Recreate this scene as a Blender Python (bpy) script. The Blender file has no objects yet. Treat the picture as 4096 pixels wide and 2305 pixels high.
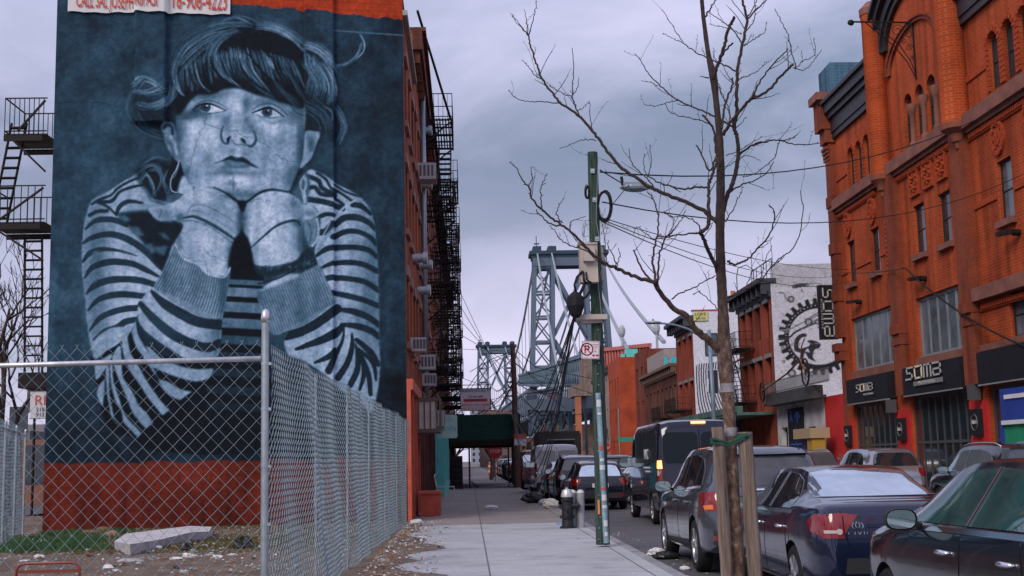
import bpy,bmesh,math,random
import numpy as np
from mathutils import Vector,Matrix
from mathutils.bvhtree import BVHTree
S=bpy.context.scene
COL=S.collection
# ------------------------------------------------------------------ camera
F=1257.0
_v=np.array([-43/F,-173/F,-1.]);_yc=_v/np.linalg.norm(_v)
_z=np.array([-.022,1,0.]);_z[2]=-(_z[0]*_v[0]+_z[1]*_v[1])/_v[2];_zc=_z/np.linalg.norm(_z)
_xc=np.cross(_yc,_zc)
M3=np.stack([_xc,_yc,_zc],1)
CAM=np.array([0,0,1.62])
cd=bpy.data.cameras.new("camera");cam=bpy.data.objects.new("camera",cd);COL.objects.link(cam)
cd.sensor_width=36;cd.lens=36*F/1024;cd.clip_end=9000;cd.clip_start=.1
mw=Matrix([list(r)for r in M3.T]).to_4x4();mw.translation=Vector(CAM);cam.matrix_world=mw
S.camera=cam
S.render.resolution_x=1024;S.render.resolution_y=576
def ray(x,y):return M3.T @ np.array([(x-512)/F,(288-y)/F,-1.])
def onX(x,y,X):r=ray(x,y);return CAM+r*(X/r[0])
def onY(x,y,Y):r=ray(x,y);return CAM+r*(Y/r[1])
def onZ(x,y,Z):r=ray(x,y);return CAM+r*((Z-1.62)/r[2])
def proj(P):
    c=(np.asarray(P,float)-CAM)@ M3.T
    return np.stack([512-F*c[:,0]/c[:,2],288+F*c[:,1]/c[:,2]],1)
# ------------------------------------------------------------------ light
SUN_EL,SUN_AZ=math.radians(38),math.radians(215)
w=bpy.data.worlds.new("World");S.world=w;w.use_nodes=True
nt=w.node_tree;nt.nodes.clear()
def N(nt,t,**k):
    n=nt.nodes.new(t)
    for a,b in k.items():
        if hasattr(n,a):setattr(n,a,b)
        else:n.inputs[a].default_value=b
    return n
def ramp(nt,stops,fac=None,interp='LINEAR'):
    n=nt.nodes.new('ShaderNodeValToRGB');n.color_ramp.interpolation=interp
    cr=n.color_ramp
    while len(cr.elements)<len(stops):cr.elements.new(.5)
    for e,(p,c)in zip(cr.elements,stops):
        e.position=p;e.color=(c[0],c[1],c[2],1)if hasattr(c,'__len__')else (c,c,c,1)
    if fac is not None:nt.links.new(fac,n.inputs[0])
    return n
def math_(nt,op,a,b=None,clamp=False):
    n=nt.nodes.new('ShaderNodeMath');n.operation=op;n.use_clamp=clamp
    for i,v in enumerate((a,b)):
        if v is None:continue
        if isinstance(v,(int,float)):n.inputs[i].default_value=v
        else:nt.links.new(v,n.inputs[i])
    return n.outputs[0]
def mixc(nt,fac,a,b,mode='MIX'):
    n=nt.nodes.new('ShaderNodeMix');n.data_type='RGBA';n.blend_type=mode
    for i,v in ((0,fac),(6,a),(7,b)):
        if isinstance(v,(int,float)):n.inputs[i].default_value=v
        elif isinstance(v,(tuple,list)):n.inputs[i].default_value=(v[0],v[1],v[2],1)
        else:nt.links.new(v,n.inputs[i])
    return n.outputs[2]
sky=N(nt,'ShaderNodeTexSky',sky_type='NISHITA',sun_disc=False,sun_elevation=SUN_EL,sun_rotation=SUN_AZ,air_density=2.0,dust_density=3.0)
tc=N(nt,'ShaderNodeTexCoord')
sep=N(nt,'ShaderNodeSeparateXYZ');nt.links.new(tc.outputs['Generated'],sep.inputs[0])
zz=math_(nt,'ADD',math_(nt,'ABSOLUTE',sep.outputs[2]),.30)
cx=math_(nt,'DIVIDE',sep.outputs[0],zz);cy=math_(nt,'DIVIDE',sep.outputs[1],zz)
cmb=N(nt,'ShaderNodeCombineXYZ');nt.links.new(cx,cmb.inputs[0]);nt.links.new(cy,cmb.inputs[1])
n1=N(nt,'ShaderNodeTexNoise',Scale=1.9,Detail=9.0,Roughness=.56,Distortion=.5);nt.links.new(cmb.outputs[0],n1.inputs['Vector'])
mp=N(nt,'ShaderNodeMapping');mp.inputs['Location'].default_value=(3.3,1.2,0);mp.inputs['Scale'].default_value=(.55,.62,1)
nt.links.new(cmb.outputs[0],mp.inputs[0])
n2=N(nt,'ShaderNodeTexNoise',Scale=1.7,Detail=2.0,Roughness=.45);nt.links.new(mp.outputs[0],n2.inputs['Vector'])
mixf=math_(nt,'ADD',math_(nt,'MULTIPLY',n1.outputs[0],.5),math_(nt,'MULTIPLY',n2.outputs[0],.5))
rc=ramp(nt,[(.34,(.25,.29,.42)),(.45,(.40,.41,.58)),(.52,(.52,.50,.70)),(.62,(.63,.60,.80))],mixf)
# a heavy slate blue bank of cloud part way up
dz=math_(nt,'DIVIDE',math_(nt,'SUBTRACT',math_(nt,'ADD',sep.outputs[2],math_(nt,'MULTIPLY',math_(nt,'SUBTRACT',n1.outputs[0],.5),.30)),.215),.075)
bank=math_(nt,'POWER',2.718,math_(nt,'MULTIPLY',math_(nt,'MULTIPLY',dz,dz),-1.0))
bank=math_(nt,'MULTIPLY',math_(nt,'MULTIPLY',bank,.95),math_(nt,'SUBTRACT',1.35,math_(nt,'MULTIPLY',n2.outputs[0],1.1)),clamp=True)
deck0=mixc(nt,bank,rc.outputs[0],(.125,.165,.265))
hz=math_(nt,'MULTIPLY',math_(nt,'ABSOLUTE',sep.outputs[2]),9.0,clamp=True)
hzr=ramp(nt,[(0,.15),(.9,1)],hz)
deck=mixc(nt,hzr.outputs[0],(.56,.52,.66),deck0)
skyc=mixc(nt,1.0,sky.outputs[0],(.10,.10,.10),'MULTIPLY')
allc=mixc(nt,.92,skyc,deck)
bg=N(nt,'ShaderNodeBackground',Strength=1.0);nt.links.new(allc,bg.inputs[0])
wo=N(nt,'ShaderNodeOutputWorld');nt.links.new(bg.outputs[0],wo.inputs[0])
sl=bpy.data.lights.new("sun",'SUN');sl.energy=1.5;sl.angle=math.radians(25);sl.color=(1,.90,.76)
so=bpy.data.objects.new("sun",sl);COL.objects.link(so)
_sd=Vector((math.sin(SUN_AZ)*math.cos(SUN_EL),math.cos(SUN_AZ)*math.cos(SUN_EL),math.sin(SUN_EL)))
so.rotation_euler=_sd.to_track_quat('Z','Y').to_euler()
S.view_settings.view_transform='Standard';S.view_settings.look='None'
S.view_settings.exposure=.5;S.view_settings.gamma=1
S.render.engine='CYCLES'
# ------------------------------------------------------------------ object helpers
def tag(o,label=None,cat=None,group=None,kind=None):
    if label:o['label']=label
    if cat:o['category']=cat
    if group:o['group']=group
    if kind:o['kind']=kind
    return o
def thing(name,label,cat,loc=(0,0,0),group=None,rz=0):
    o=bpy.data.objects.new(name,None);COL.objects.link(o);o.location=loc;o.rotation_euler[2]=rz
    o.empty_display_size=.2
    return tag(o,label,cat,group)
def root_of(o):
    while o.parent:o=o.parent
    return o
def clone(root,loc=None,rz=None,label=None,group=None):
    def rec(o,par):
        c=o.copy();COL.objects.link(c);c.parent=par
        for ch in KIDS.get(o.name,[]):
            k=rec(ch,c);KIDS.setdefault(c.name,[]).append(k)
        return c
    r=rec(root,None)
    if loc is not None:r.location=loc
    if rz is not None:r.rotation_euler[2]=rz
    if label:r['label']=label
    if group:r['group']=group
    return r
KIDS={}
def vx(*a):return Vector(a)
class MB:
    def __init__(s):s.v=[];s.f=[];s.m=[];s.mi=0
    def add(s,vs,fs):
        o=len(s.v);s.v+=[tuple(p)for p in vs]
        for f in fs:s.f.append(tuple(i+o for i in f));s.m.append(s.mi)
        return s
    def box(s,x0,x1,y0,y1,z0,z1):
        x0,x1=min(x0,x1),max(x0,x1);y0,y1=min(y0,y1),max(y0,y1);z0,z1=min(z0,z1),max(z0,z1)
        return s.add([(x0,y0,z0),(x1,y0,z0),(x1,y1,z0),(x0,y1,z0),(x0,y0,z1),(x1,y0,z1),(x1,y1,z1),(x0,y1,z1)],
              [(0,3,2,1),(4,5,6,7),(0,1,5,4),(1,2,6,5),(2,3,7,6),(3,0,4,7)])
    def pbox(s,P,u0,u1,v0,v1,w0,w1):
        c=[P(u,v,w_)for w_ in (w0,w1)for v in (v0,v1)for u in (u0,u1)]
        return s.add(c,[(0,2,3,1),(4,5,7,6),(0,1,5,4),(2,6,7,3),(0,4,6,2),(1,3,7,5)])
    def beam(s,a,b,wd,ht=None,up=(0,0,1)):
        a,b=Vector(a),Vector(b);ht=ht or wd;d=(b-a)
        if d.length<1e-6:return s
        d.normalize();u=Vector(up)
        if abs(d.dot(u))>.98:u=Vector((0,1,0))if abs(d.y)<.9 else Vector((1,0,0))
        r=d.cross(u).normalized()*wd/2;q=r.cross(d).normalized()*ht/2
        return s.add([a-r-q,a+r-q,a+r+q,a-r+q,b-r-q,b+r-q,b+r+q,b-r+q],[(0,1,2,3),(7,6,5,4),(0,4,5,1),(1,5,6,2),(2,6,7,3),(3,7,4,0)])
    def tube(s,pts,r,n=6,cap=True):
        pts=[Vector(p)for p in pts];m=len(pts)
        rr=[r]*m if isinstance(r,(int,float))else list(r)
        prev=None;rings=[]
        for i,p in enumerate(pts):
            d=(pts[min(i+1,m-1)]-pts[max(i-1,0)])
            if d.length<1e-9:d=Vector((0,0,1))
            d.normalize()
            if prev is None:u=d.orthogonal().normalized()
            else:
                u=prev-d*prev.dot(d)
                u=u.normalized()if u.length>1e-6 else d.orthogonal().normalized()
            prev=u;q=d.cross(u)
            rings.append([p+(u*math.cos(2*math.pi*k/n)+q*math.sin(2*math.pi*k/n))*rr[i]for k in range(n)])
        vs=[x for g in rings for x in g];fs=[]
        for i in range(m-1):
            for k in range(n):
                a=i*n+k;b=i*n+(k+1)%n;fs.append((a,b,b+n,a+n))
        if cap:fs+=[tuple(reversed(range(n))),tuple(range((m-1)*n,m*n))]
        return s.add(vs,fs)
    def lathe(s,c,prof,n=16,ax='z',cap=True):
        vs=[];fs=[];m=len(prof)
        for r,h in prof:
            for k in range(n):
                a=2*math.pi*k/n;x,y=r*math.cos(a),r*math.sin(a)
                q=(x,y,h)if ax=='z' else ((h,x,y)if ax=='x' else (y,h,x))
                vs.append((c[0]+q[0],c[1]+q[1],c[2]+q[2]))
        for i in range(m-1):
            for k in range(n):
                a=i*n+k;b=i*n+(k+1)%n;fs.append((a,b,b+n,a+n))
        if cap and prof[0][0]>1e-5:fs.append(tuple(reversed(range(n))))
        if cap and prof[-1][0]>1e-5:fs.append(tuple(range((m-1)*n,m*n)))
        return s.add(vs,fs)
    def prism(s,P,poly,w0,w1):
        n=len(poly);vs=[P(u,v,w0)for u,v in poly]+[P(u,v,w1)for u,v in poly]
        fs=[tuple(reversed(range(n))),tuple(range(n,2*n))]+[(i,(i+1)%n,n+(i+1)%n,n+i)for i in range(n)]
        return s.add(vs,fs)
    def blob(s,c,rx,ry,rz,seed=0,n=8,m=6,amp=.2):
        rnd=random.Random(seed);vs=[];fs=[]
        for i in range(m+1):
            t=math.pi*i/m
            for k in range(n):
                a=2*math.pi*k/n;q=1+rnd.uniform(-amp,amp)
                vs.append((c[0]+rx*q*math.sin(t)*math.cos(a),c[1]+ry*q*math.sin(t)*math.sin(a),c[2]+rz*q*math.cos(t)))
        for i in range(m):
            for k in range(n):
                a=i*n+k;b=i*n+(k+1)%n;fs.append((a,a+n,b+n,b))
        return s.add(vs,fs)
    def build(s,name,mat,parent=None,smooth=False,fix=True,**t):
        if name in SPLIT:return s.each(name,mat,parent)
        me=bpy.data.meshes.new(name)
        off=Vector(root_of(parent).location)if parent else Vector((0,0,0))
        me.from_pydata([tuple(Vector(p)-off)for p in s.v],[],s.f)
        mats=mat if isinstance(mat,(list,tuple))else [mat]
        for m_ in mats:me.materials.append(m_)
        if len(mats)>1:me.polygons.foreach_set('material_index',s.m)
        if fix:
            b=bmesh.new();b.from_mesh(me);bmesh.ops.recalc_face_normals(b,faces=b.faces);b.to_mesh(me);b.free()
        if smooth:
            me.polygons.foreach_set('use_smooth',[True]*len(me.polygons))
            if smooth=='auto':
                try:me.set_sharp_from_angle(angle=math.radians(38))
                except Exception:pass
        me.update()
        return link(name,me,parent,**t)
SPLIT={'sills':'sill','painted_pier':'painted_pier','stone_trim':'stone_trim','lintels':'lintel','windows':'window','ledge':'ledge','relief_strip':'relief','shutters':'shutter'}
def _each(s,name,mat,parent):
    o=None
    for k in range(0,len(s.v),8):
        b=MB();b.v=s.v[k:k+8];b.f=[tuple(i-k for i in f)for f in s.f if k<=f[0]<k+8];b.m=[0]*len(b.f);o=b.build(SPLIT[name]+('' if SPLIT[name]not in SPLIT else ' '),mat,parent)
        o.name=SPLIT[name]
    return o
MB.each=_each
def link(name,me,parent=None,**t):
    o=bpy.data.objects.new(name,me);COL.objects.link(o)
    if parent is not None:
        o.parent=parent;KIDS.setdefault(parent.name,[]).append(o)
    return tag(o,**t)
# ------------------------------------------------------------------ materials
MATS={}
def mat(name,col,rough=.7,metal=0.,var=.0,vscale=3.,bump=0.,bscale=40.,coat=0.,emis=0.,spec=.5,stretch=None,var2=None,alpha=1.):
    if name in MATS:return MATS[name]
    m=bpy.data.materials.new(name);m.use_nodes=True;t=m.node_tree;b=t.nodes['Principled BSDF']
    b.inputs['Roughness'].default_value=rough;b.inputs['Metallic'].default_value=metal
    b.inputs['Base Color'].default_value=(*col,1);b.inputs['Coat Weight'].default_value=coat
    b.inputs['Coat Roughness'].default_value=.03;b.inputs['Specular IOR Level'].default_value=spec if rough<.6 else min(spec,.2)
    g=N(t,'ShaderNodeNewGeometry');vec=g.outputs['Position']
    if stretch:
        q=N(t,'ShaderNodeMapping');q.inputs['Scale'].default_value=stretch;t.links.new(vec,q.inputs[0]);vec=q.outputs[0]
    if var:
        n=N(t,'ShaderNodeTexNoise',Scale=vscale,Detail=6.0,Roughness=.62);t.links.new(vec,n.inputs['Vector'])
        lo=tuple(c*(1-var)for c in col);hi=var2 or tuple(min(1,c*(1+var))for c in col)
        r=ramp(t,[(.3,lo),(.7,hi)],n.outputs[0]);t.links.new(r.outputs[0],b.inputs['Base Color'])
    if bump:
        n=N(t,'ShaderNodeTexNoise',Scale=bscale,Detail=4.0);t.links.new(vec,n.inputs['Vector'])
        bp=N(t,'ShaderNodeBump',Strength=bump,Distance=.02);t.links.new(n.outputs[0],bp.inputs['Height']);t.links.new(bp.outputs[0],b.inputs['Normal'])
    if emis:
        b.inputs['Emission Color'].default_value=(*col,1);b.inputs['Emission Strength'].default_value=emis
    MATS[name]=m;return m
def brick(name,c1,c2,mortar,bw=.22,bh=.075,ms=.012,var=.25,rough=.85,bump=.25):
    if name in MATS:return MATS[name]
    m=bpy.data.materials.new(name);m.use_nodes=True;t=m.node_tree;b=t.nodes['Principled BSDF']
    b.inputs['Roughness'].default_value=rough;b.inputs['Specular IOR Level'].default_value=.12
    g=N(t,'ShaderNodeNewGeometry');s=N(t,'ShaderNodeSeparateXYZ');t.links.new(g.outputs['Position'],s.inputs[0])
    c=N(t,'ShaderNodeCombineXYZ');t.links.new(math_(t,'ADD',s.outputs[0],s.outputs[1]),c.inputs[0]);t.links.new(s.outputs[2],c.inputs[1])
    k=N(t,'ShaderNodeTexBrick',Scale=1.0);k.inputs['Brick Width'].default_value=bw;k.inputs['Row Height'].default_value=bh
    k.inputs['Mortar Size'].default_value=ms;k.inputs['Color1'].default_value=(*c1,1);k.inputs['Color2'].default_value=(*c2,1);k.inputs['Mortar'].default_value=(*mortar,1)
    t.links.new(c.outputs[0],k.inputs['Vector'])
    n=N(t,'ShaderNodeTexNoise',Scale=.5,Detail=8.0,Roughness=.65);t.links.new(g.outputs['Position'],n.inputs['Vector'])
    r=ramp(t,[(.3,1-var*1.3),(.5,1.),(.7,1+var*.7)],n.outputs[0])
    mp_=N(t,'ShaderNodeMapping');mp_.inputs['Scale'].default_value=(2.2,2.2,.15);t.links.new(g.outputs['Position'],mp_.inputs[0])
    n3=N(t,'ShaderNodeTexNoise',Scale=1.0,Detail=4.0);t.links.new(mp_.outputs[0],n3.inputs['Vector'])
    r3=ramp(t,[(.33,.62),(.5,.95),(.62,1.08)],n3.outputs[0])
    x1=mixc(t,1.,k.outputs[0],r.outputs[0],'MULTIPLY');x2=mixc(t,1.,x1,r3.outputs[0],'MULTIPLY')
    t.links.new(x2,b.inputs['Base Color'])
    if bump:
        bp=N(t,'ShaderNodeBump',Strength=bump,Distance=.01);t.links.new(k.outputs[1],bp.inputs['Height']);bp.invert=True
        t.links.new(bp.outputs[0],b.inputs['Normal'])
    MATS[name]=m;return m
galv=mat('galvanised',(.36,.42,.45),.42,.75,.18,9.)
galvd=mat('fence_wire',(.27,.37,.41),.45,.55,.15,5.)
iron=mat('black_iron',(.014,.011,.012),.6,0,.3,4.)
concrete=mat('concrete_light',(.36,.37,.39),.85,0,.2,2.,.25,60)
stone=mat('stone_pink',(.30,.17,.14),.85,0,.3,1.5,.3,30)
white=mat('white_paint',(.62,.63,.68),.6,0,.08,2.)
blackm=mat('black_matte',(.012,.013,.018),.7)
glass=mat('window_glass',(.018,.028,.036),.06,0,.5,.7,spec=.8)
glassl=mat('window_glass_pale',(.10,.13,.16),.12,0,.6,.8,spec=.8)
frame_dark=mat('window_frame_dark',(.022,.018,.018),.5)
frame_grey=mat('window_frame_grey',(.20,.22,.24),.5,0,.2,2.)
# ------------------------------------------------------------------ facade tools
def wallgrid(mb,P,u0,u1,v0,v1,holes=(),depth=.18):
    us=sorted({u0,u1,*[h[0]for h in holes],*[h[1]for h in holes]});vs=sorted({v0,v1,*[h[2]for h in holes],*[h[3]for h in holes]})
    for i in range(len(us)-1):
        for j in range(len(vs)-1):
            a,b,c,d=us[i],us[i+1],vs[j],vs[j+1];mu,mv=(a+b)/2,(c+d)/2
            if any(h[0]<mu<h[1]and h[2]<mv<h[3]for h in holes):continue
            mb.add([P(a,c,0),P(b,c,0),P(b,d,0),P(a,d,0)],[(0,1,2,3)])
    for h in holes:
        a,b,c,d=h[:4];q=[(a,c),(b,c),(b,d),(a,d)]
        for k in range(4):
            p,r=q[k],q[(k+1)%4]
            mb.add([P(*p,0),P(*r,0),P(*r,-depth),P(*p,-depth)],[(0,1,2,3)])
def window(P,h,parent,fm,gm,depth=.18,cols=1,rows=2,fw=.06,bar=.035,label=None):
    a,b,c,d=h[:4];m=MB();w0,w1=-depth-.01,-depth+.05
    m.pbox(P,a+.002,a+fw,c+.002,d-.002,w0,w1);m.pbox(P,b-fw,b-.002,c+.002,d-.002,w0,w1)
    m.pbox(P,a+fw,b-fw,c+.002,c+fw,w0,w1);m.pbox(P,a+fw,b-fw,d-fw,d-.002,w0,w1)
    for i in range(1,cols):u=a+(b-a)*i/cols;m.pbox(P,u-bar/2,u+bar/2,c+fw,d-fw,w0+.004,w1-.012)
    for j in range(1,rows):v=c+(d-c)*j/rows;m.pbox(P,a+fw,b-fw,v-bar/2,v+bar/2,w0+.002,w1-.006)
    o=m.build('window',fm,parent)
    if label:o['label']=label
    g=MB();g.add([P(a+.01,c+.01,-depth+.012),P(b-.01,c+.01,-depth+.012),P(b-.01,d-.01,-depth+.012),P(a+.01,d-.01,-depth+.012)],[(0,1,2,3)])
    g.build('pane',gm,o,fix=False)
    return o
FONT={}
def text_mesh(txt,size,depth=.0,font=None,spacing=1.0,align='CENTER'):
    c=bpy.data.curves.new('t','FONT');c.body=txt;c.size=size;c.extrude=depth;c.align_x=align;c.align_y='CENTER';c.space_character=spacing;c.resolution_u=3
    o=bpy.data.objects.new('t',c);COL.objects.link(o)
    dg=bpy.context.evaluated_depsgraph_get();me=bpy.data.meshes.new_from_object(o.evaluated_get(dg))
    bpy.data.objects.remove(o);return me
def put_text(txt,size,P,u,v,w_,parent,m,sx=1.,name='lettering',rot=0.,depth=.006,spacing=1.,flip=False,align='CENTER',bold=0.,**t):
    me=text_mesh(txt,size,depth,spacing=spacing,align=align)
    off=Vector(root_of(parent).location)if parent else Vector((0,0,0));cr,sr=math.cos(rot),math.sin(rot)
    for vt in me.vertices:
        x,y,z=vt.co;x*=sx
        x,y=x*cr-y*sr,x*sr+y*cr
        if flip:x=-x
        vt.co=Vector(P(u+x,v+y,w_+z))-off
    me.name=name;me.materials.clear();me.materials.append(m)
    return link(name,me,parent,**t)
def strokes(segs,wd,P,w_,name,parent,m,depth=.01):
    b=MB()
    for pl in segs:
        for (a,c)in zip(pl[:-1],pl[1:]):
            d=Vector((c[0]-a[0],c[1]-a[1]));L=d.length
            if L<1e-6:continue
            d /= L;nx,ny=-d.y*wd/2,d.x*wd/2;ex,ey=d.x*wd/2,d.y*wd/2
            q=[(a[0]-ex-nx,a[1]-ey-ny),(c[0]+ex-nx,c[1]+ey-ny),(c[0]+ex+nx,c[1]+ey+ny),(a[0]-ex+nx,a[1]-ey+ny)]
            b.prism(P,q,w_,w_+depth)
    return b.build(name,m,parent)
def PX(X,s=-1):return lambda u,v,w_:(X+s*w_,u,v)
def PY(Y):return lambda u,v,w_:(u,Y-w_,v)
def n4(x,y):return x/4.,y/4.
# ------------------------------------------------------------------ the painted wall (mural as vertex colours of real paint)
CW,CH=780,1070
yy,xx=np.mgrid[0:CH,0:CW].astype(np.float32)
def c_(p):return [((x-140)/2.,(y+20)/2.)for x,y in p]
zA=lambda q:[(160+x/1.611,y/1.611)for x,y in q]
zB=lambda q:[(160+x/1.611,900+y/1.611)for x,y in q]
zC=lambda q:[(700+x/2.2314,200+y/2.2314)for x,y in q]
zD=lambda q:[(300+x/2.2314,700+y/2.2314)for x,y in q]
zE=lambda q:[(900+x/2.2314,700+y/2.2314)for x,y in q]
zF=lambda q:[(500+x/2.417,50+y/2.417)for x,y in q]
zG=lambda q:[(350+x/2.4169,1250+y/2.4169)for x,y in q]
RES=2.
def spline(p,closed=False,k=6):
    p=[np.array(a,float)for a in p];n=len(p);out=[]
    if n<3:return np.array(p)
    for i in range(n if closed else n-1):
        if closed:a,b,c,d=p[i-1],p[i],p[(i+1)%n],p[(i+2)%n]
        else:a,b,c,d=p[max(i-1,0)],p[i],p[i+1],p[min(i+2,n-1)]
        for t in np.arange(k)/k:
            out.append(.5*((2*b)+(c-a)*t+(2*a-5*b+4*c-d)*t*t+(3*b-a-3*c+d)*t**3))
    if not closed:out.append(p[-1])
    return np.array(out)
def blur(m,r):
    r=int(max(0,round(r)))
    if r<1:return m
    for _ in range(2):
        for ax in (0,1):
            pad=[(0,0),(0,0)];pad[ax]=(r+1,r);c=np.cumsum(np.pad(m,pad,mode='edge'),axis=ax)
            m=(c[2*r+1:]-c[:-2*r-1])/(2*r+1)if ax==0 else (c[:,2*r+1:]-c[:,:-2*r-1])/(2*r+1)
    return m
def pmask(pts,soft=1,smooth=True,k=6):
    q=np.array(c_(pts));q=spline(q,True,k)if smooth else q
    pd=int(soft*3+4);x0=max(0,int(q[:,0].min())-pd);x1=min(CW,int(q[:,0].max())+pd);y0=max(0,int(q[:,1].min())-pd);y1=min(CH,int(q[:,1].max())+pd)
    if x1<=x0 or y1<=y0:return None
    X=xx[y0:y1,x0:x1];Y=yy[y0:y1,x0:x1];ins=np.zeros(X.shape,bool)
    for i in range(len(q)):
        ax,ay=q[i];bx,by=q[(i+1)%len(q)]
        if ay==by:continue
        c=((ay>Y)!=(by>Y))& (X<(bx-ax)*(Y-ay)/(by-ay)+ax);ins ^= c
    return (y0,y1,x0,x1,blur(ins.astype(np.float32),soft))
def full(mk):
    f=np.zeros((CH,CW),np.float32);y0,y1,x0,x1,m=mk;f[y0:y1,x0:x1]=m;return f
def paint(mk,val,a=1.,clip=None):
    if mk is None:return
    y0,y1,x0,x1,m=mk;m=m*a
    if clip is not None:m=m*clip[y0:y1,x0:x1]
    V[y0:y1,x0:x1]=V[y0:y1,x0:x1]*(1-m)+val*m
def poly(pts,val,a=1.,soft=1,smooth=True,clip=None):paint(pmask(pts,soft,smooth),val,a,clip)
def smask(pts,wds,soft=1.):
    q=spline(c_(pts),False,7);n=len(q)
    wd=np.interp(np.linspace(0,1,n),np.linspace(0,1,len(wds)),wds)if hasattr(wds,'__len__')else np.full(n,wds)
    wd=wd/2/RES
    pd=int(wd.max()+soft*2+3);x0=max(0,int(q[:,0].min())-pd);x1=min(CW,int(q[:,0].max())+pd);y0=max(0,int(q[:,1].min())-pd);y1=min(CH,int(q[:,1].max())+pd)
    if x1<=x0 or y1<=y0:return None
    X=xx[y0:y1,x0:x1];Y=yy[y0:y1,x0:x1];best=np.full(X.shape,-99.,np.float32)
    for i in range(n-1):
        a=q[i];d=q[i+1]-a;L=max(1e-6,float(d@d));t=np.clip(((X-a[0])*d[0]+(Y-a[1])*d[1])/L,0,1)
        dist=np.hypot(X-a[0]-t*d[0],Y-a[1]-t*d[1]);best=np.maximum(best,(wd[i]+(wd[i+1]-wd[i])*t)-dist)
    return (y0,y1,x0,x1,np.clip(best/max(.6,soft)+.5,0,1))
def line(pts,wds,val,a=1.,soft=1.,clip=None):paint(smask(pts,wds,soft),val,a,clip)
def shade(x,y,rx,ry,dv,rot=0.,clip=None):
    (cx,cy),=c_([(x,y)]);rx /= 2;ry /= 2
    X=(xx-cx)*math.cos(rot)+(yy-cy)*math.sin(rot);Y=-(xx-cx)*math.sin(rot)+(yy-cy)*math.cos(rot)
    g=np.exp(-((X/rx)**2+(Y/ry)**2)).astype(np.float32)
    if clip is not None:g=g*clip
    if dv<0:V[:]=V*(1-g*(-dv))
    else:V[:]=V+(1-V)*g*dv
rng=np.random.RandomState(4)
def fnoise(sc,oct=4,sx=1.,sy=1.):
    out=np.zeros((CH,CW),np.float32);amp=1.;tot=0
    for o in range(oct):
        s=sc/2**o;gh,gw=int(CH/(s*sy))+3,int(CW/(s*sx))+3;g=rng.rand(gh,gw).astype(np.float32)
        gy=yy/(s*sy);gx=xx/(s*sx);iy=gy.astype(int);ix=gx.astype(int);fy=gy-iy;fx=gx-ix;fy=fy*fy*(3-2*fy);fx=fx*fx*(3-2*fx)
        out+=amp*((g[iy,ix]*(1-fx)+g[iy,ix+1]*fx)*(1-fy)+(g[iy+1,ix]*(1-fx)+g[iy+1,ix+1]*fx)*fy);tot+=amp;amp*=.55
    return out/tot
nzw=fnoise(26,5,1.6,1.);nz=fnoise(60,5);nz2=fnoise(14,3);nzv=fnoise(30,3,.4,4.)
V=np.full((CH,CW),.27,np.float32)+(nz-.5)*.25+(nz2-.5)*.07
V-=.10*np.clip((xx-480)/300,0,1);V+=.05*np.exp(-((xx-150)/150)**2-((yy-560)/300)**2)
V-=.11*np.clip((yy-700)/160,0,1);V=np.clip(V,.05,1)
LT,DK,SK,BK=.74,.20,.72,.06
# --- shoulders and sleeves
armL=pmask(zD([(600,-30),(480,30),(380,90),(290,150),(170,210),(120,290),(85,420),(68,560),(60,700),(65,900),(85,1050),(95,1200),(112,1350),(125,1450),(150,1560),(190,1700),(260,1830),(520,1860),(800,1750),(1150,1700),(1290,1500),(1310,1350),(1330,1240),(1400,900),(900,480),(860,200),(700,60)]),1)
fL=full(armL);paint(armL,LT)
for x,y,w_ in ((0,0,0),):
    shade(380,1100,60,420,-.35,clip=fL);shade(560,1010,110,300,.15,clip=fL);shade(600,900,120,120,-.25,clip=fL)
for pts,wd in (([(130,360),(200,325),(285,320)],34),([(95,480),(180,410),(290,395),(380,410),(460,450)],[20,52,55,40]),
    ([(70,610),(150,560),(280,530),(400,545),(520,600),(640,690),(740,800),(790,860)],[20,45,55,62,62,60,50,20]),([(70,775),(130,700),(220,665),(330,665),(450,690),(560,725)],[20,50,45,30,20,6]),
    ([(85,920),(150,830),(260,785),(380,775),(520,795),(640,850),(755,910)],[14,50,60,60,55,50,20]),([(100,1060),(180,985),(300,940),(450,930),(600,945),(715,980)],[14,60,65,60,60,50]),
    ([(115,1210),(200,1120),(320,1075),(450,1065),(600,1080),(650,1080)],[14,45,60,60,55,50]),([(130,1390),(220,1280),(330,1225),(450,1195),(565,1185)],[14,50,55,58,55]),
    ([(170,1470),(270,1400),(380,1360),(450,1310),(560,1290)],[20,60,60,60,50]),([(240,240),(330,230),(400,150),(500,110),(600,90)],[30,34,26,30,20]),([(150,260),(230,215),(320,180),(380,120),(480,60),(560,30)],[24,28,20,26,24,20]),([(200,240),(300,290),(370,360)],[30,26,20]),([(370,350),(400,280),(480,235),(600,250)],[30,40,40,20])):
    line(zD(pts),[q/2.23 for q in wd]if hasattr(wd,'__len__')else wd/2.23,DK,.95,1.5,fL)
poly(zD([(380,350),(480,330),(600,320),(680,330),(740,400),(940,440),(930,560),(880,620),(840,740),(800,850),(720,760),(620,620),(540,520),(450,430)]),BK+.02,.93,3)
for pts in ([(480,460),(560,460),(620,540),(560,550)],[(630,620),(690,610),(720,690),(680,700)],[(700,640),(830,630),(800,720),(740,700)],[(740,520),(800,510),(860,590),(800,570)],[(390,360),(440,360),(500,400),(450,420)]):
    poly(zD(pts),.5,.8,2,False)
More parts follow.
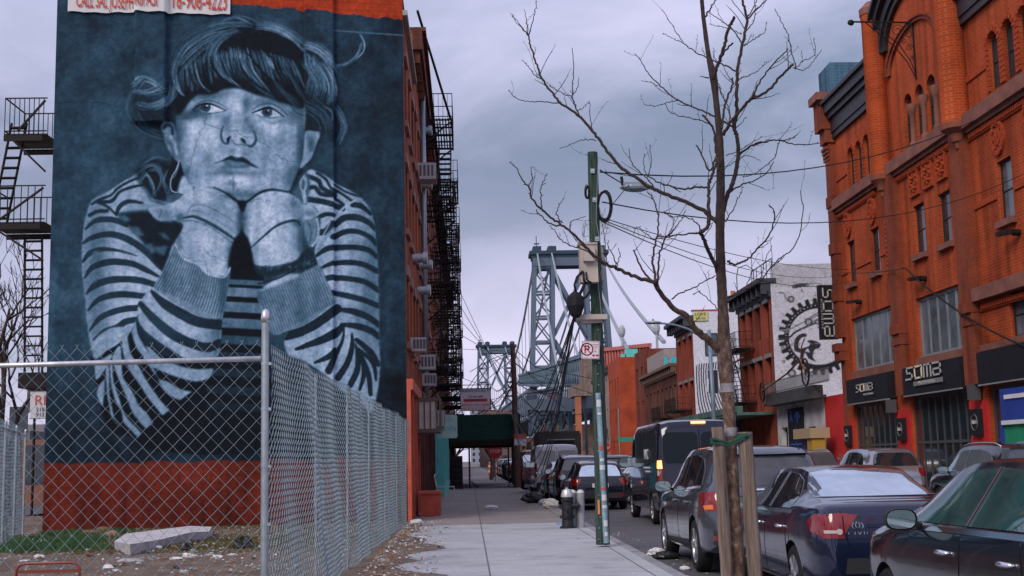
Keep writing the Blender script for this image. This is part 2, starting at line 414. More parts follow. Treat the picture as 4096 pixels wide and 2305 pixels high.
# forearm and elbow of the left arm
fore=pmask(zG([(540,-60),(830,-40),(1000,20),(1310,30),(1290,180),(1270,330),(1250,450),(1215,600),(1160,740),(1080,850),(960,1040),(830,1230),(720,1250),(560,1260),(420,1200),(220,1150),(120,900),(60,560),(30,420),(80,420),(300,300),(440,150),(490,20)]),1)
ff=full(fore)
base=pmask(zG([(20,380),(330,250),(480,40),(700,250),(1000,430),(1270,400),(1240,560),(1100,860),(860,1230),(560,1260),(230,1160),(100,860),(60,620)]),1)
paint(base,BK+.01,1.,ff)
lights=[[(590,500),(700,560),(850,620),(1000,660),(1080,665),(1180,630),(1215,545),(1100,550),(960,535),(820,490),(700,430),(620,350),(560,300),(600,420)],
 [(560,340),(610,480),(650,560),(690,640),(780,670),(900,740),(1020,765),(1120,755),(1150,730),(1080,820),(1010,865),(900,850),(780,790),(710,710),(680,640),(610,540),(540,440)],
 [(330,290),(370,200),(430,160),(390,230),(400,320),(430,420),(500,530),(560,640),(640,760),(740,890),(830,960),(930,965),(1020,930),(1100,850),(1060,950),(980,1030),(880,1085),(780,1050),(680,940),(590,830),(500,690),(420,580),(360,450)],
 [(430,170),(480,60),(490,140),(510,240),(560,340),(620,430),(600,460),(540,420),(480,350),(445,260)],
 [(240,430),(310,320),(330,440),(330,520),(350,640),(430,760),(500,900),(570,970),(640,1070),(740,1160),(830,1190),(845,1220),(800,1240),(720,1240),(640,1190),(540,1100),(450,990),(400,880),(350,760),(300,640),(265,540)],
 [(215,480),(240,500),(250,650),(290,780),(340,940),(400,1040),(490,1130),(560,1230),(585,1245),(520,1240),(440,1160),(350,1060),(330,960),(270,850),(230,700)],
 [(175,560),(205,500),(210,700),(215,800),(240,940),(270,1040),(330,1110),(290,1080),(230,1000),(210,900),(190,800),(180,680)],
 [(90,760),(160,650),(165,750),(155,830),(150,905),(110,850)],[(60,470),(140,450),(240,400),(190,520),(90,650),(70,560)],
 [(50,430),(100,350),(190,290),(300,240),(350,240),(300,290),(200,350),(110,440)],[(40,330),(90,240),(200,160),(290,140),(430,140),(330,200),(210,220),(110,290),(50,370)]]
for i,q in enumerate(lights):poly(zG(q),.66 if i else .7,1,1)
for pts,wd in (([(490,20),(500,120),(560,240),(700,330),(860,400),(1000,440)],[10,60,110,120,110,90]),):
    line(zG(pts),[q/2.417 for q in wd],DK-.02,1,1.2)
lf=pmask(zD([(560,1200),(600,1100),(700,1000),(800,1080),(950,1180),(1130,1270),(1320,1270),(1305,1400),(1290,1560),(1240,1640),(1000,1640),(860,1560),(700,1450),(580,1330)]),1);paint(lf,LT-.02)
for pts,wd in (([(685,1040),(800,1150),(950,1240),(1100,1310),(1315,1335)],[30,85,95,95,100]),([(585,1150),(680,1260),(800,1370),(900,1440),(1030,1500),(1180,1540),(1290,1500)],[50,75,90,90,85,85,75])):
    line(zD(pts),[q/2.23 for q in wd],DK,1,1.2)
shade(870,1330,40,160,-.3,clip=ff);shade(640,1290,90,60,.12,clip=ff)
# --- torso between the arms
tor=pmask([(890,1050),(1040,1040),(1060,1350),(1100,1500),(1100,1790),(560,1790),(700,1620),(860,1480),(890,1250)],1);paint(tor,BK+.02)
ft=full(tor)
for i,(y,h)in enumerate(((1125,30),(1165,36),(1225,40),(1290,38),(1357,34),(1425,38),(1490,30),(1560,32),(1625,30))):
    line([(840,y-2),(960,y+4),(1110,y+12)],h if i else 20,(.46,.58,.55,.52,.34,.22,.2,.19,.15)[i],.95,2,ft)
# --- right sleeve
armR=pmask(zE([(730,-20),(860,0),(980,70),(1150,160),(1240,230),(1300,320),(1335,450),(1350,600),(1365,800),(1370,1000),(1378,1300),(1378,1500),(1385,1700),(1370,1880),(1330,2080),(1290,2120),(1190,2020),(1000,1900),(880,1780),(700,1660),(560,1600),(560,1400),(900,1180),(860,900),(800,700),(850,400),(730,300)]),1)
fR=full(armR);paint(armR,LT-.03)
shade(1480,1100,70,420,-.3,clip=fR);shade(1395,1000,80,300,.1,clip=fR)
for pts,wd in (([(975,455),(1050,390),(1120,375),(1200,385),(1290,430),(1340,490)],[50,60,60,60,50,30]),([(960,560),(1080,505),(1200,510),(1300,560),(1350,620)],[50,50,45,45,40]),([(800,740),(900,670),(1000,650),(1150,645),(1280,670),(1355,730)],[20,50,55,50,50,40]),
    ([(830,850),(960,795),(1100,780),(1240,800),(1360,860)],[14,45,50,50,50]),([(880,935),(960,920),(1100,925),(1250,955),(1370,1030)],[50,55,50,50,50]),([(945,1050),(1100,1080),(1250,1120),(1370,1170)],[40,55,50,50]),
    ([(1010,1200),(1150,1220),(1280,1270),(1375,1340)],[30,60,60,50]),([(1040,1335),(1180,1350),(1300,1390),(1378,1450)],[30,60,60,50]),([(1140,265),(1220,280),(1300,350)],[50,50,30]),
    ([(735,20),(830,60),(870,130),(980,180)],42),([(820,-10),(900,50),(940,120),(1000,150)],26),([(735,130),(800,120),(860,180),(980,190)],40),([(735,225),(860,245),(980,275),(1050,300)],52),([(980,90),(1060,140),(1130,170),(1200,190)],22),([(980,130),(1060,180),(1130,230)],26),([(980,210),(1050,260),(1060,290)],30),([(820,390),(900,360),(975,365)],40),([(850,520),(900,510),(960,440)],60)):
    line(zE(pts),[q/2.23 for q in wd]if hasattr(wd,'__len__')else wd/2.23,DK-.03,.95,1.4,fR)
line(zE([(975,400),(1050,300),(1160,225)],12),9,.75,.9,1.5)if False else line(zE([(975,400),(1050,300),(1160,225)]),9,.75,.9,1.5)
for pts,wd in (([(1490,735),(1660,695),(1780,640),(1915,540)],[60,60,60,60]),([(1650,800),(1800,750),(1900,700),(1950,650)],[20,50,60,30]),([(1770,890),(1870,845),(1900,800)],[14,44,24]),
    ([(1860,940),(1900,850),(1950,740),(1960,650)],[50,34,20,8]),([(1920,985),(1980,890),(2010,790),(2010,700)],[44,40,34,14]),([(2000,1030),(2045,930),(2045,820),(2030,760)],[40,40,26,6]),([(2060,1060),(2085,970),(2075,880),(2045,800)],[20,30,20,6]),([(2130,1090),(2120,980),(2090,880),(2050,790)],[30,36,24,8]),([(2165,1000),(2150,900),(2090,830),(2050,790)],[16,30,24,6]),([(2180,900),(2130,820),(2040,740)],[30,44,30])):
    line(zB(pts),[q/1.61 for q in wd],DK-.06,.95,1.2,fR)
# --- neck, shirt opening
poly(zE([(560,60),(740,0),(735,260),(640,220),(600,160)]),.42,1,2)
poly(zE([(640,-60),(560,150),(640,100),(700,-60)]),.12,.8,4)
line(zE([(700,150),(715,245)]),14,.72,.9,2)
poly(zC([(-10,900),(90,1130),(20,1330),(-40,1260)]),.06,1,3)
poly(zC([(75,1120),(165,1225),(90,1290),(20,1280)]),.8,.9,2)
# --- hair behind
hair=[(470,520),(480,400),(560,290),(700,190),(850,140),(1000,130),(1180,110),(1330,150),(1480,180),(1600,240),(1720,320),(1850,330),(2000,420),(2030,560),(2020,720),(2100,900),(2140,1100),(2110,1270),(2040,1300),(1950,1150),(1900,1180),(1870,1300),(1780,1480),(1700,1440),(1720,900),(1500,850),(1200,750),(1000,700),(760,780),(500,960),(500,1100),(400,1180),(300,1200),(150,1130),(80,1040),(80,950),(90,800),(90,690),(200,650),(320,700),(420,680),(450,590)]
hm=pmask(zF(hair),7);fh=full(hm);paint(hm,.13,.95)
poly(zF([(320,1180),(500,1100),(520,1250),(560,1480),(420,1300)]),.07,.9,4)
tail=pmask(zA([(620,1100),(700,1030),(830,1050),(900,1090),(870,1200),(830,1290),(740,1300),(690,1230),(640,1180)]),4);paint(tail,.1,.95)
# --- ears
earL=pmask(zF([(345,1090),(400,1060),(470,1080),(500,1180),(530,1330),(540,1440),(480,1420),(400,1290),(370,1180)]),1);paint(earL,.55)
line(zF([(375,1120),(410,1085),(455,1110),(460,1170)]),12,.15,.8,3);line(zF([(400,1230),(450,1300),(470,1400)]),8,.35,.7,3);line(zF([(440,1200),(480,1270),(500,1370)]),9,.78,.6,3)
earR=pmask(zF([(1740,1170),(1830,1160),(1885,1180),(1850,1290),(1800,1420),(1740,1480),(1690,1500),(1720,1350)]),1);paint(earR,.62)
shade(500+1800/2.417,50+1290/2.417,14,30,-.45)
# --- face
face=pmask(zC([(15,560),(15,700),(22,850),(50,1000),(95,1130),(165,1225),(330,1225),(450,1290),(560,1350),(640,1352),(760,1270),(870,1240),(1005,1262),(1060,1160),(1100,1060),(1140,950),(1152,780),(1155,500),(1050,420),(900,380),(750,300),(600,260),(480,250),(300,330),(150,400),(50,480)]),1);fc=full(face);paint(face,SK)
def sh(x,y,rx,ry,dv,rot=0.):shade(700+x/2.2314,200+y/2.2314,rx/2.2314,ry/2.2314,dv,rot,fc)
for a in ((520,480,120,90,.3),(260,760,140,120,.25),(860,700,120,70,.3),(560,1200,150,60,.25),(10,750,70,330,-.5),(100,1120,90,120,-.28),(1140,900,60,330,-.55),(1080,560,120,90,-.3),(1050,1150,100,160,-.35),(300,400,260,60,-.35),(180,570,150,45,-.4),(120,600,60,30,-.35),
          (830,460,220,50,-.28),(640,480,40,90,-.3),(450,640,50,80,-.25),(600,640,130,60,-.18),(690,700,40,60,-.3),(600,760,110,30,.15),(545,560,50,140,.35),(560,420,140,60,.25),(600,1290,260,50,-.3),(560,1170,180,60,.18),(540,1100,200,26,-.3),(250,820,160,130,.14),(820,680,130,60,.22),
          (570,900,22,60,.4),(520,900,25,50,-.15),(650,920,60,40,-.12),(300,960,50,70,-.15),(820,960,60,90,-.12),(960,800,110,120,-.12),(360,1090,120,80,-.1),(440,1050,60,30,-.2),(760,740,60,60,-.25),(420,870,60,40,-.1),(1000,640,80,30,-.15),(180,1000,60,100,.12)):sh(*a)
# nose
line(zC([(430,680),(412,740),(415,790),(440,830),(475,838)]),[4,8,10,10,6],.22,.75,3);line(zC([(700,720),(722,780),(712,830),(680,858),(640,848)]),[4,8,12,12,5],.2,.8,3)
poly(zC([(466,830),(462,795),(480,772),(502,772),(488,800),(482,830)]),.05,.95,1);poly(zC([(580,790),(600,785),(625,805),(632,840),(600,815)]),.05,.95,1)
line(zC([(505,800),(545,845),(600,845),(640,850)]),[6,8,8,6],.38,.6,4);line(zC([(520,780),(560,800),(590,780)]),10,.8,.4,5)
line(zC([(500,690),(470,640),(490,580)]),12,.5,.35,8);line(zC([(610,720),(650,690),(640,620)]),14,.42,.35,9)
# mouth
poly(zC([(340,1015),(420,985),(470,955),(505,943),(550,962),(595,955),(640,975),(690,1015),(745,1055),(680,1035),(610,1005),(545,1000),(480,985),(420,995)]),.10,.95,1)
poly(zC([(430,1000),(480,988),(550,1002),(620,1008),(680,1038),(620,1060),(560,1066),(490,1050),(450,1025)]),.42,.9,2)
line(zC([(480,1012),(540,1025),(610,1020)]),8,.6,.5,4);line(zC([(520,965),(555,975),(590,968)]),5,.3,.6,3)
line(zC([(440,1040),(540,1085),(650,1070)]),10,.45,.5,7)
# eyes
def eye(outl,ix,iy,ir,up,low,crease):
    poly(zC(outl),.86,1,1);e=full(pmask(zC(outl),1))
    th=[(ix+ir*math.cos(a),iy+ir*math.sin(a))for a in np.linspace(0,2*math.pi,14)[:-1]]
    poly(zC(th),.2,1,1,clip=e);th=[(ix+ir*.75*math.cos(a),iy+ir*.75*math.sin(a))for a in np.linspace(0,2*math.pi,14)[:-1]]
    poly(zC(th),.36,.9,1,clip=e);th=[(ix+ir*.4*math.cos(a),iy+ir*.4*math.sin(a))for a in np.linspace(0,2*math.pi,12)[:-1]]
    poly(zC(th),.04,1,1,clip=e);line(zC([(ix+ir*.15,iy-ir*.3),(ix+ir*.3,iy-ir*.25)]),6,.9,.9,1)
    line(zC(up),[4,7,8,7,4],.05,.95,1.5);line(zC(low),[3,4,4,3],.3,.7,2);line(zC(crease),[3,5,5,3],.28,.7,3)
eye([(175,530),(220,495),(270,478),(330,485),(390,515),(455,540),(400,552),(330,560),(260,555),(215,540)],275,510,44,[(160,535),(210,497),(270,478),(340,488),(455,540)],[(200,540),(270,565),(360,560),(450,545)],[(180,500),(240,460),(320,455),(400,480),(475,530)])
eye([(700,565),(750,540),(800,518),(850,515),(900,540),(960,590),(900,598),(830,600),(760,590)],822,552,46,[(690,562),(760,535),(830,512),(890,535),(975,598)],[(720,575),(790,600),(870,604),(950,592)],[(695,530),(760,490),(840,478),(920,505),(1005,580)])
poly(zC([(130,560),(170,520),(230,495),(240,540),(190,550)]),.08,.8,4)
line(zC([(470,600),(400,600),(300,600),(200,590)]),8,.5,.3,8);line(zC([(760,610),(830,640),(900,650),(980,620)]),8,.42,.45,6)
# plaster cracks across the face
def crack(pts,v=.14,wd=2.,a=.6):
    r=random.Random(len(pts)*7+int(pts[0][0]));q=[]
    for (p,s)in zip(pts[:-1],pts[1:]):
        for k in range(5):t=k/5;q.append((p[0]+(s[0]-p[0])*t+r.uniform(-4,4),p[1]+(s[1]-p[1])*t+r.uniform(-4,4)))
    line(q+[pts[-1]],wd,v,a,1)
crack(zC([(270,560),(270,650),(410,710),(540,720),(600,770),(720,790),(850,880)]));crack(zC([(270,650),(210,780),(170,900),(110,1120)]),.3,2);crack(zC([(900,930),(1000,985),(1080,1000)]));crack(zC([(650,1350),(760,1340),(850,1340)]),.2)
crack(zA([(105,665),(250,660),(470,668),(560,600)]),.08);crack(zA([(280,270),(400,230),(500,260)]),.1,2);crack(zA([(860,1290),(900,1400)]),.1,2);crack(zA([(2060,1300),(2120,1370),(2200,1380)]),.08)
line(zC([(500,1190),(520,1200)]),26,.3,.5,8);line(zC([(520,1130),(522,1250)]),4,.25,.5,3)
# --- fringe over the brow
fr=pmask(zF([(480,960),(480,700),(560,520),(700,300),(900,180),(1180,120),(1400,170),(1600,260),(1730,330),(1735,600),(1735,900),(1640,905),(1500,870),(1400,830),(1250,790),(1100,735),(950,745),(850,790),(700,800),(620,870),(540,980)]),2);ffr=full(fr);paint(fr,.09)
rr=random.Random(11)
def lock(pts,n,spread,v0,v1,wd,a=.72,clip=None,soft=1.5):
    for i in range(n):
        k=rr.uniform(-1,1);ox,oy=k*spread[0],k*spread[1]
        sp=rr.uniform(.75,1.25)
        q=[(x+ox*(1+.35*j*(sp-1))+rr.uniform(-3,3),y+oy*(1+.2*j*(sp-1))+rr.uniform(-3,3))for j,(x,y)in enumerate(pts)]
        line(zF(q),[.4,wd*rr.uniform(.5,1.2),wd*rr.uniform(.4,1),.3],rr.uniform(v0,v1),a,soft,clip)
for i in range(26):
    x=560+i*44;top=470-120*math.sin(math.pi*i/26)+rr.uniform(-20,20);dx=(x-1000)*.05
    lock([(x-dx-20,top),(x-14,top+70),(x+dx*.6,top+150),(x+25+dx*1.4,top+250+rr.uniform(-10,60))],7,(16,8),.3,.68,5.5,.6,ffr)
for pts,sp in (([(480,480),(520,360),(640,240),(820,150)],20),([(540,520),(640,420),(800,290),(1000,200)],16),([(800,450),(850,320),(940,230),(1090,170)],18),([(480,700),(470,560),(520,420),(600,300)],20),([(860,480),(870,380),(920,290),(1000,230)],12)):
    lock(pts,9,(sp,sp*.8),.45,.78,4.5,.6)
lock([(1190,400),(1280,520),(1420,660),(1600,700)],8,(14,20),.05,.1,8,.8,ffr)
lock([(1480,640),(1560,740),(1640,850),(1700,900)],8,(30,14),.04,.08,8,.8,ffr)
lock([(1130,600),(1250,700),(1350,780),(1450,820)],10,(14,18),.05,.5,5,.6,ffr)
for pts,sp,c0,c1 in (([(1480,200),(1580,240),(1660,300),(1730,380)],22,.4,.65),([(1760,300),(1850,330),(1950,400),(2010,480)],16,.4,.7),([(1760,420),(1860,520),(1930,640),(1960,780)],26,.3,.6),([(1830,360),(1930,440),(1990,500),(2060,520)],14,.5,.8),([(2030,510),(2130,500),(2240,420),(2290,300)],10,.5,.8),([(2270,210),(2310,290),(2300,380),(2230,450)],6,.5,.75),
        ([(1900,920),(1960,940),(2000,980),(2010,1050)],12,.4,.6),([(2090,1000),(2130,1100),(2110,1200),(2080,1280)],10,.3,.6),([(1980,600),(2010,700),(2000,800),(1960,900)],14,.3,.6),([(100,750),(170,660),(260,680),(370,740)],24,.4,.72),([(110,800),(200,820),(300,800),(400,740)],14,.06,.2),([(140,840),(250,870),(370,860),(470,800)],14,.06,.3),([(120,900),(220,930),(340,900),(440,860)],16,.3,.55),([(400,860),(450,780),(480,700),(500,600)],16,.3,.6),
        ([(950,90),(1060,50),(1160,80),(1230,120)],18,.4,.65),([(700,170),(820,110),(960,100),(1100,130)],18,.25,.45),([(1250,120),(1350,90),(1480,120),(1600,180)],26,.3,.55),([(1000,60),(1100,30),(1220,60),(1330,120)],14,.3,.5),([(100,1100),(180,1160),(280,1200),(400,1230)],14,.3,.5),([(150,1500),(240,1430),(320,1400),(400,1420)],20,.3,.5),([(60,1050),(20,950),(30,850),(80,740)],12,.35,.5),([(1800,500),(1800,620),(1780,720),(1760,800)],20,.3,.6)):
    lock(pts,10,(sp,sp*.7),c0,c1,3.6,.5)
for q in ([(90,660),(180,640),(280,690),(380,740),(380,860),(250,850),(120,780)],[(820,460),(900,440),(1100,420),(1250,520),(1200,640),(1000,640),(860,600)],[(1340,470),(1560,470),(1680,560),(1600,640),(1440,600)],[(1760,300),(1880,310),(2000,400),(2000,500),(1860,440)],[(1460,680),(1520,700),(1530,800),(1480,780)],[(1230,100),(1400,60),(1560,110),(1680,240),(1560,200),(1380,150)]):poly(zF(q),.42,.45,5)
for pts,sp,c0,c1 in (([(900,420),(930,520),(980,620),(1060,690)],60,.45,.85),([(1150,400),(1170,500),(1230,600),(1330,720)],60,.4,.8),([(640,520),(660,600),(700,690),(760,740)],60,.35,.7),([(1400,440),(1430,520),(1500,570),(1580,590)],40,.4,.75),([(480,560),(490,650),(520,740),(560,800)],24,.4,.75),([(1780,420),(1800,540),(1860,640),(1900,760)],50,.35,.75)):lock(pts,26,(sp,sp*.5),c0,c1,4.5,.7)
for pts,sp in (([(1000,430),(1020,540),(1090,640),(1180,720)],200),([(700,480),(720,600),(760,700),(840,760)],120),([(1500,430),(1540,560),(1620,700),(1690,850)],90)):lock(pts,30,(sp,14),.03,.12,4.5,.8,ffr)
for pts,sp,n_,c0,c1 in (([(80,700),(150,660),(240,670),(330,730)],34,26,.3,.8),([(90,760),(180,790),(290,780),(400,720)],30,22,.25,.7),([(130,900),(240,920),(360,880),(470,800)],40,24,.2,.6),([(90,1000),(160,1090),(260,1150),(380,1180)],40,22,.12,.45),([(500,450),(600,320),(760,220),(960,170)],60,34,.2,.7),
        ([(700,260),(820,160),(1000,110),(1200,110)],36,26,.25,.6),([(1300,130),(1450,150),(1600,220),(1720,320)],50,36,.3,.7),([(1750,330),(1860,370),(1960,450),(2020,560)],50,40,.3,.8),([(1760,480),(1840,600),(1880,720),(1850,830)],70,44,.2,.7),([(1900,500),(1980,620),(2010,760),(1990,880)],46,30,.25,.7),([(1760,900),(1850,950),(1930,1030),(1960,1150)],70,34,.1,.5),([(2030,900),(2090,1000),(2120,1120),(2060,1260)],34,24,.2,.6),([(470,700),(450,820),(380,900),(280,940)],40,26,.2,.65)):
    for i in range(n_):
        k1,k2=rr.uniform(-1,1),rr.uniform(-1,1);q=[(x+k1*sp+rr.uniform(-8,8),y+k2*sp*.7+(j-1.5)*k1*10+rr.uniform(-8,8))for j,(x,y)in enumerate(pts)];line(zF(q),[.5,rr.uniform(2,6),rr.uniform(1.5,5),.4],rr.uniform(c0,c1),rr.uniform(.4,.85),1.2)
for pts,sp in (([(480,480),(520,360),(640,240),(820,150)],34),([(540,520),(640,420),(800,290),(1000,200)],30),([(800,450),(850,320),(940,230),(1090,170)],34),([(480,700),(470,560),(520,420),(600,300)],30),([(1480,200),(1580,240),(1660,300),(1730,380)],30),([(1760,300),(1850,330),(1950,400),(2010,480)],24),([(1830,360),(1930,440),(1990,500),(2060,520)],14),([(2030,510),(2130,500),(2240,420),(2290,300)],12),([(100,750),(170,660),(260,680),(370,740)],30),([(900,420),(930,520),(980,620),(1060,690)],60),([(1150,400),(1170,500),(1230,600),(1330,720)],60)):
    lock(pts,16,(sp,sp*.7),.06,.2,2.6,.6);lock(pts,14,(sp*1.2,sp*.9),.4,.8,1.5,.5)
lock([(1440,660),(1500,740),(1580,820),(1680,870)],30,(40,60),.12,.45,4,.6,ffr);lock([(1560,560),(1620,640),(1680,740),(1720,840)],26,(50,60),.12,.5,4,.6,ffr)
for i in range(60):
    a=rr.uniform(0,6.28);x,y=(1150+1000*math.cos(a)*rr.uniform(.75,1.05),750+640*math.sin(a)*rr.uniform(.8,1.1))
    if 520<x<1720 and y>200:continue
    b_=a+rr.uniform(.8,1.8);l=rr.uniform(60,160)
    line(zF([(x,y),(x+l*.5*math.cos(b_),y+l*.5*math.sin(b_)),(x+l*math.cos(b_+.6),y+l*math.sin(b_+.6))]),1.6,.45,.4,1)
for pts in ([(640,1120),(700,1060),(770,1080),(800,1150)],[(700,1100),(760,1090),(790,1160),(750,1240)],[(640,1180),(690,1120),(720,1190),(740,1260)],[(680,1240),(720,1280),(780,1310),(850,1330)],[(820,1090),(800,1160),(820,1230),(850,1290)]):
    for i in range(7):
        q=[(x+rr.uniform(-14,14),y+rr.uniform(-12,12))for x,y in pts];line(zA(q),[.5,3.5,3,.5],rr.uniform(.35,.7),.6,1.5)
poly(zC([(1050,500),(1145,490),(1150,520),(1080,530)]),.08,.7,3);line(zC([(1040,500),(1070,550),(1140,585)]),2.5,.05,.9,1)
# --- earrings
line(zA([(895,1040),(880,1090),(850,1140),(840,1190),(850,1230),(880,1240)]),4.5,.75,.95,1);line(zA([(895,1060),(870,1130),(850,1150)]),3,.6,.9,1)
for k in (22,14):line(zA([(1700,1130)]+[(1697+k*math.sin(t),1190-(k+22)*math.cos(t))for t in np.linspace(.3,6.,12)]+[(1700,1130)]),4,.75-.1*(k==14),.9,1)
# --- hands
hl=pmask(zD([(1060,120),(1150,100),(1270,130),(1400,190),(1470,260),(1495,380),(1482,520),(1415,600),(1392,750),(1372,880),(1330,905),(1170,870),(1100,800),(970,740),(890,620),(940,520),(965,440),(860,400),(760,410),(690,360),(660,300),(760,285),(860,240),(960,180)]),1);paint(hl,.74);fhl=full(hl)
def shD(x,y,rx,ry,dv,rot=0.,f=None,z=(300,700)):shade(z[0]+x/2.2314,z[1]+y/2.2314,rx/2.2314,ry/2.2314,dv,rot,f)
for a in ((1480,400,40,200,-.5),(1250,330,160,110,-.18),(800,360,120,60,-.25),(940,380,40,50,-.4),(1380,180,120,50,-.25),(1100,180,120,50,.15),(1150,600,160,80,.12),(930,600,40,90,-.3),(1380,700,30,200,-.3),(1280,830,80,60,.12)):shD(*a,f=fhl)
line(zD([(965,385),(1060,372),(1180,420),(1300,490),(1425,575)]),[8,12,14,14,8],.22,.85,2,fhl);line(zD([(965,410),(1060,410),(1180,450),(1290,520),(1410,610)]),5,.45,.8,2,fhl);line(zD([(980,360),(1060,320),(1180,350),(1320,440),(1440,520)]),8,.55,.6,3,fhl)
line(zD([(1000,330),(1060,270),(1180,280),(1350,370),(1460,450)]),5,.4,.5,2,fhl);line(zD([(860,400),(900,340),(900,290)]),6,.5,.6,4,fhl);line(zD([(770,320),(750,380)]),4,.4,.6,3,fhl)
crack(zD([(890,615),(960,720),(1070,765),(1160,765),(1180,870)]),.25);crack(zD([(1150,670),(1200,720),(1380,770)]),.25);crack(zD([(1290,190),(1370,195),(1420,210)]),.15)
hr=pmask(zE([(160,480),(158,300),(215,215),(320,165),(430,142),(560,160),(650,210),(700,262),(790,290),(860,268),(880,305),(840,360),(780,400),(700,430),(690,560),(690,680),(650,750),(540,790),(400,815),(260,800),(235,660),(200,560)]),1);paint(hr,.77);fhr=full(hr)
for a in ((170,400,40,180,-.35),(620,260,70,90,-.25),(760,350,70,40,-.3),(400,330,160,70,.18),(430,600,160,110,.2),(680,560,40,170,-.45),(260,700,40,120,-.15),(640,420,50,60,-.3),(640,620,50,120,-.15)):shD(*a,f=fhr,z=(900,700))
line(zE([(232,650),(330,560),(450,460),(560,415),(640,410),(670,450)]),[4,8,10,11,11,7],.18,.85,2,fhr);line(zE([(215,590),(300,510),(430,420),(560,385),(640,385)]),6,.85,.5,3,fhr);line(zE([(790,290),(830,340)]),5,.4,.7,2,fhr)
crack(zE([(230,240),(300,215),(350,235),(400,230)]),.2)
poly(zE([(700,430),(820,390),(840,480),(820,600),(760,650),(720,560)]),.55,1,2);line(zE([(820,400),(835,490),(820,580),(780,640)]),8,.8,.8,2);line(zE([(740,430),(770,520),(750,620)]),5,.3,.6,3);line(zE([(980,480),(900,560),(830,680)]),12,.6,.9,3);line(zE([(940,420),(900,500),(860,580)]),7,.7,.8,2)
# gap between the hands
poly(zE([(20,150),(90,235),(170,240),(160,330),(160,500),(205,570),(235,680),(262,820),(260,870),(60,850),(30,780),(75,590),(140,500),(152,380),(130,270)]),BK-.01,1,2)
poly(zC([(560,1350),(640,1352),(620,1420),(600,1450),(580,1410)]),.04,1,2)
line(zC([(350,1225),(450,1275),(530,1330),(590,1365),(650,1350),(760,1272),(870,1245),(1000,1265)]),[4,8,10,12,10,9,8,5],.07,.85,3)
# --- ribbed cuffs
cl=pmask(zD([(885,615),(970,745),(1100,800),(1180,880),(1330,910),(1385,820),(1368,1000),(1320,1262),(1280,1285),(1130,1270),(950,1180),(800,1080),(705,1000),(770,880),(830,740)]),1);paint(cl,.62);fcl=full(cl)
for i in range(26):
    t=i/25.;line(zD([(895+480*t,640+230*t),(800+560*t,860+230*t),(715+600*t,1010+290*t-90*t*(1-t))]),4.5,.36,.75,1.5,fcl)
shD(1330,1050,60,260,-.35,f=fcl);shD(800,950,50,150,-.2,f=fcl)
line(zD([(895,620),(970,745),(1100,800),(1180,880),(1330,912),(1385,830)]),6,.85,.7,2)
cr=pmask(zE([(285,1040),(380,1005),(550,955),(650,895),(830,810),(885,900),(975,1140),(900,1200),(740,1325),(600,1375),(425,1425),(350,1250),(305,1150)]),1);paint(cr,.60);fcr=full(cr)
for i in range(26):
    t=i/25.;line(zE([(300+540*t,1060-250*t),(370+560*t,1250-240*t),(430+550*t,1430-290*t)]),5,.36,.72,1.5,fcr)
shD(700,1300,60,300,-.12,f=fcr,z=(900,700));shD(300,1100,60,120,-.2,f=fcr,z=(900,700))
poly(zE([(340,1000),(500,900),(650,880),(640,910),(520,970),(380,1010)]),.82,.9,2)
poly(zE([(262,805),(400,830),(560,800),(640,760),(700,680),(760,655),(800,740),(820,800),(740,850),(640,860),(520,870),(400,900),(290,880)]),.16,.9,2)
for i in range(90):
    x=270+rr.random()*540;yb=835-max(0,x-600)*.35
    line(zE([(x,yb+rr.uniform(-30,30)),(x+rr.uniform(-16,16),yb+rr.uniform(-30,30))]),3,rr.uniform(.05,.6),.7,1)
line(zE([(300,970),(450,930),(560,880),(640,830)]),7,.12,.8,2)
# small bird motif by the thumb
poly(zD([(820,175),(900,165),(960,175),(920,220),(860,250),(830,240)]),.4,.95,1);line(zD([(822,180),(900,163),(960,175)]),3,.08,.9,1);line(zD([(874,210),(880,210)]),4,.05,1,1)
# --- stripes of wear and rain streaks, peeled plaster
V*=1+(nzv-.5)*.18+(nz2-.5)*.16+(nzw-.5)*.2
for x in (255,300,1000,1100):line([(x,620),(x+6,900)],10,.45,.12,8)
line([(1335,122),(1450,130),(1625,142)],5,.55,.8,2)
for q in ([(165,1180),(200,1170),(205,1210),(185,1260),(175,1300),(160,1290)],[(160,1320),(185,1330),(180,1350),(160,1345)],[(372,1008),(395,1000),(398,1030),(380,1050),(368,1030)],[(372,1110),(390,1102),(392,1120),(378,1130)]):poly(q,.5,.7,1,False)
V=np.clip(V,0,1)
# colour: one tone ramp, teal dark to pale blue
st=np.array([0,.08,.2,.32,.5,.7,.85,1.])
def s2l(c):c=np.asarray(c,float)/255.;return np.where(c<=.04045,c/12.92,((c+.055)/1.055)**2.4)
colr=s2l([[5,7,11],[11,18,27],[24,43,58],[40,70,90],[72,106,130],[136,164,192],[186,206,230],[224,234,246]])
RGB=np.stack([np.interp(V,st,colr[:,k])for k in range(3)],-1).astype(np.float32)
# dark base and red dado
red=s2l([112,40,28]);
A_=np.array([-1.55,32.0]);wd_=np.array([math.cos(math.radians(7.9)),math.sin(math.radians(7.9))])
def on_wall(x,y):
    r=ray(x,y);n=np.array([-wd_[1],wd_[0],0]);p0=np.array([A_[0],A_[1],0]);return CAM+r*(((p0-CAM)@n)/(r@n))
def wall_uv(p):return (np.asarray(p)[:2]-A_)@wd_,p[2]
UL=wall_uv(on_wall(46,400))[0]
def PW(u,v,w_):return (A_[0]+wd_[0]*u+wd_[1]*w_,A_[1]+wd_[1]*u-wd_[0]*w_,v)
WALL_H=13.9
def mural_relief(px,py):
    d=np.zeros_like(px)
    d=np.where((px>540)& (px<663)& (py<492),.16,d)
    d=np.where((px>1219)& (px<1335)& (py<1830),.13,d)
    return d
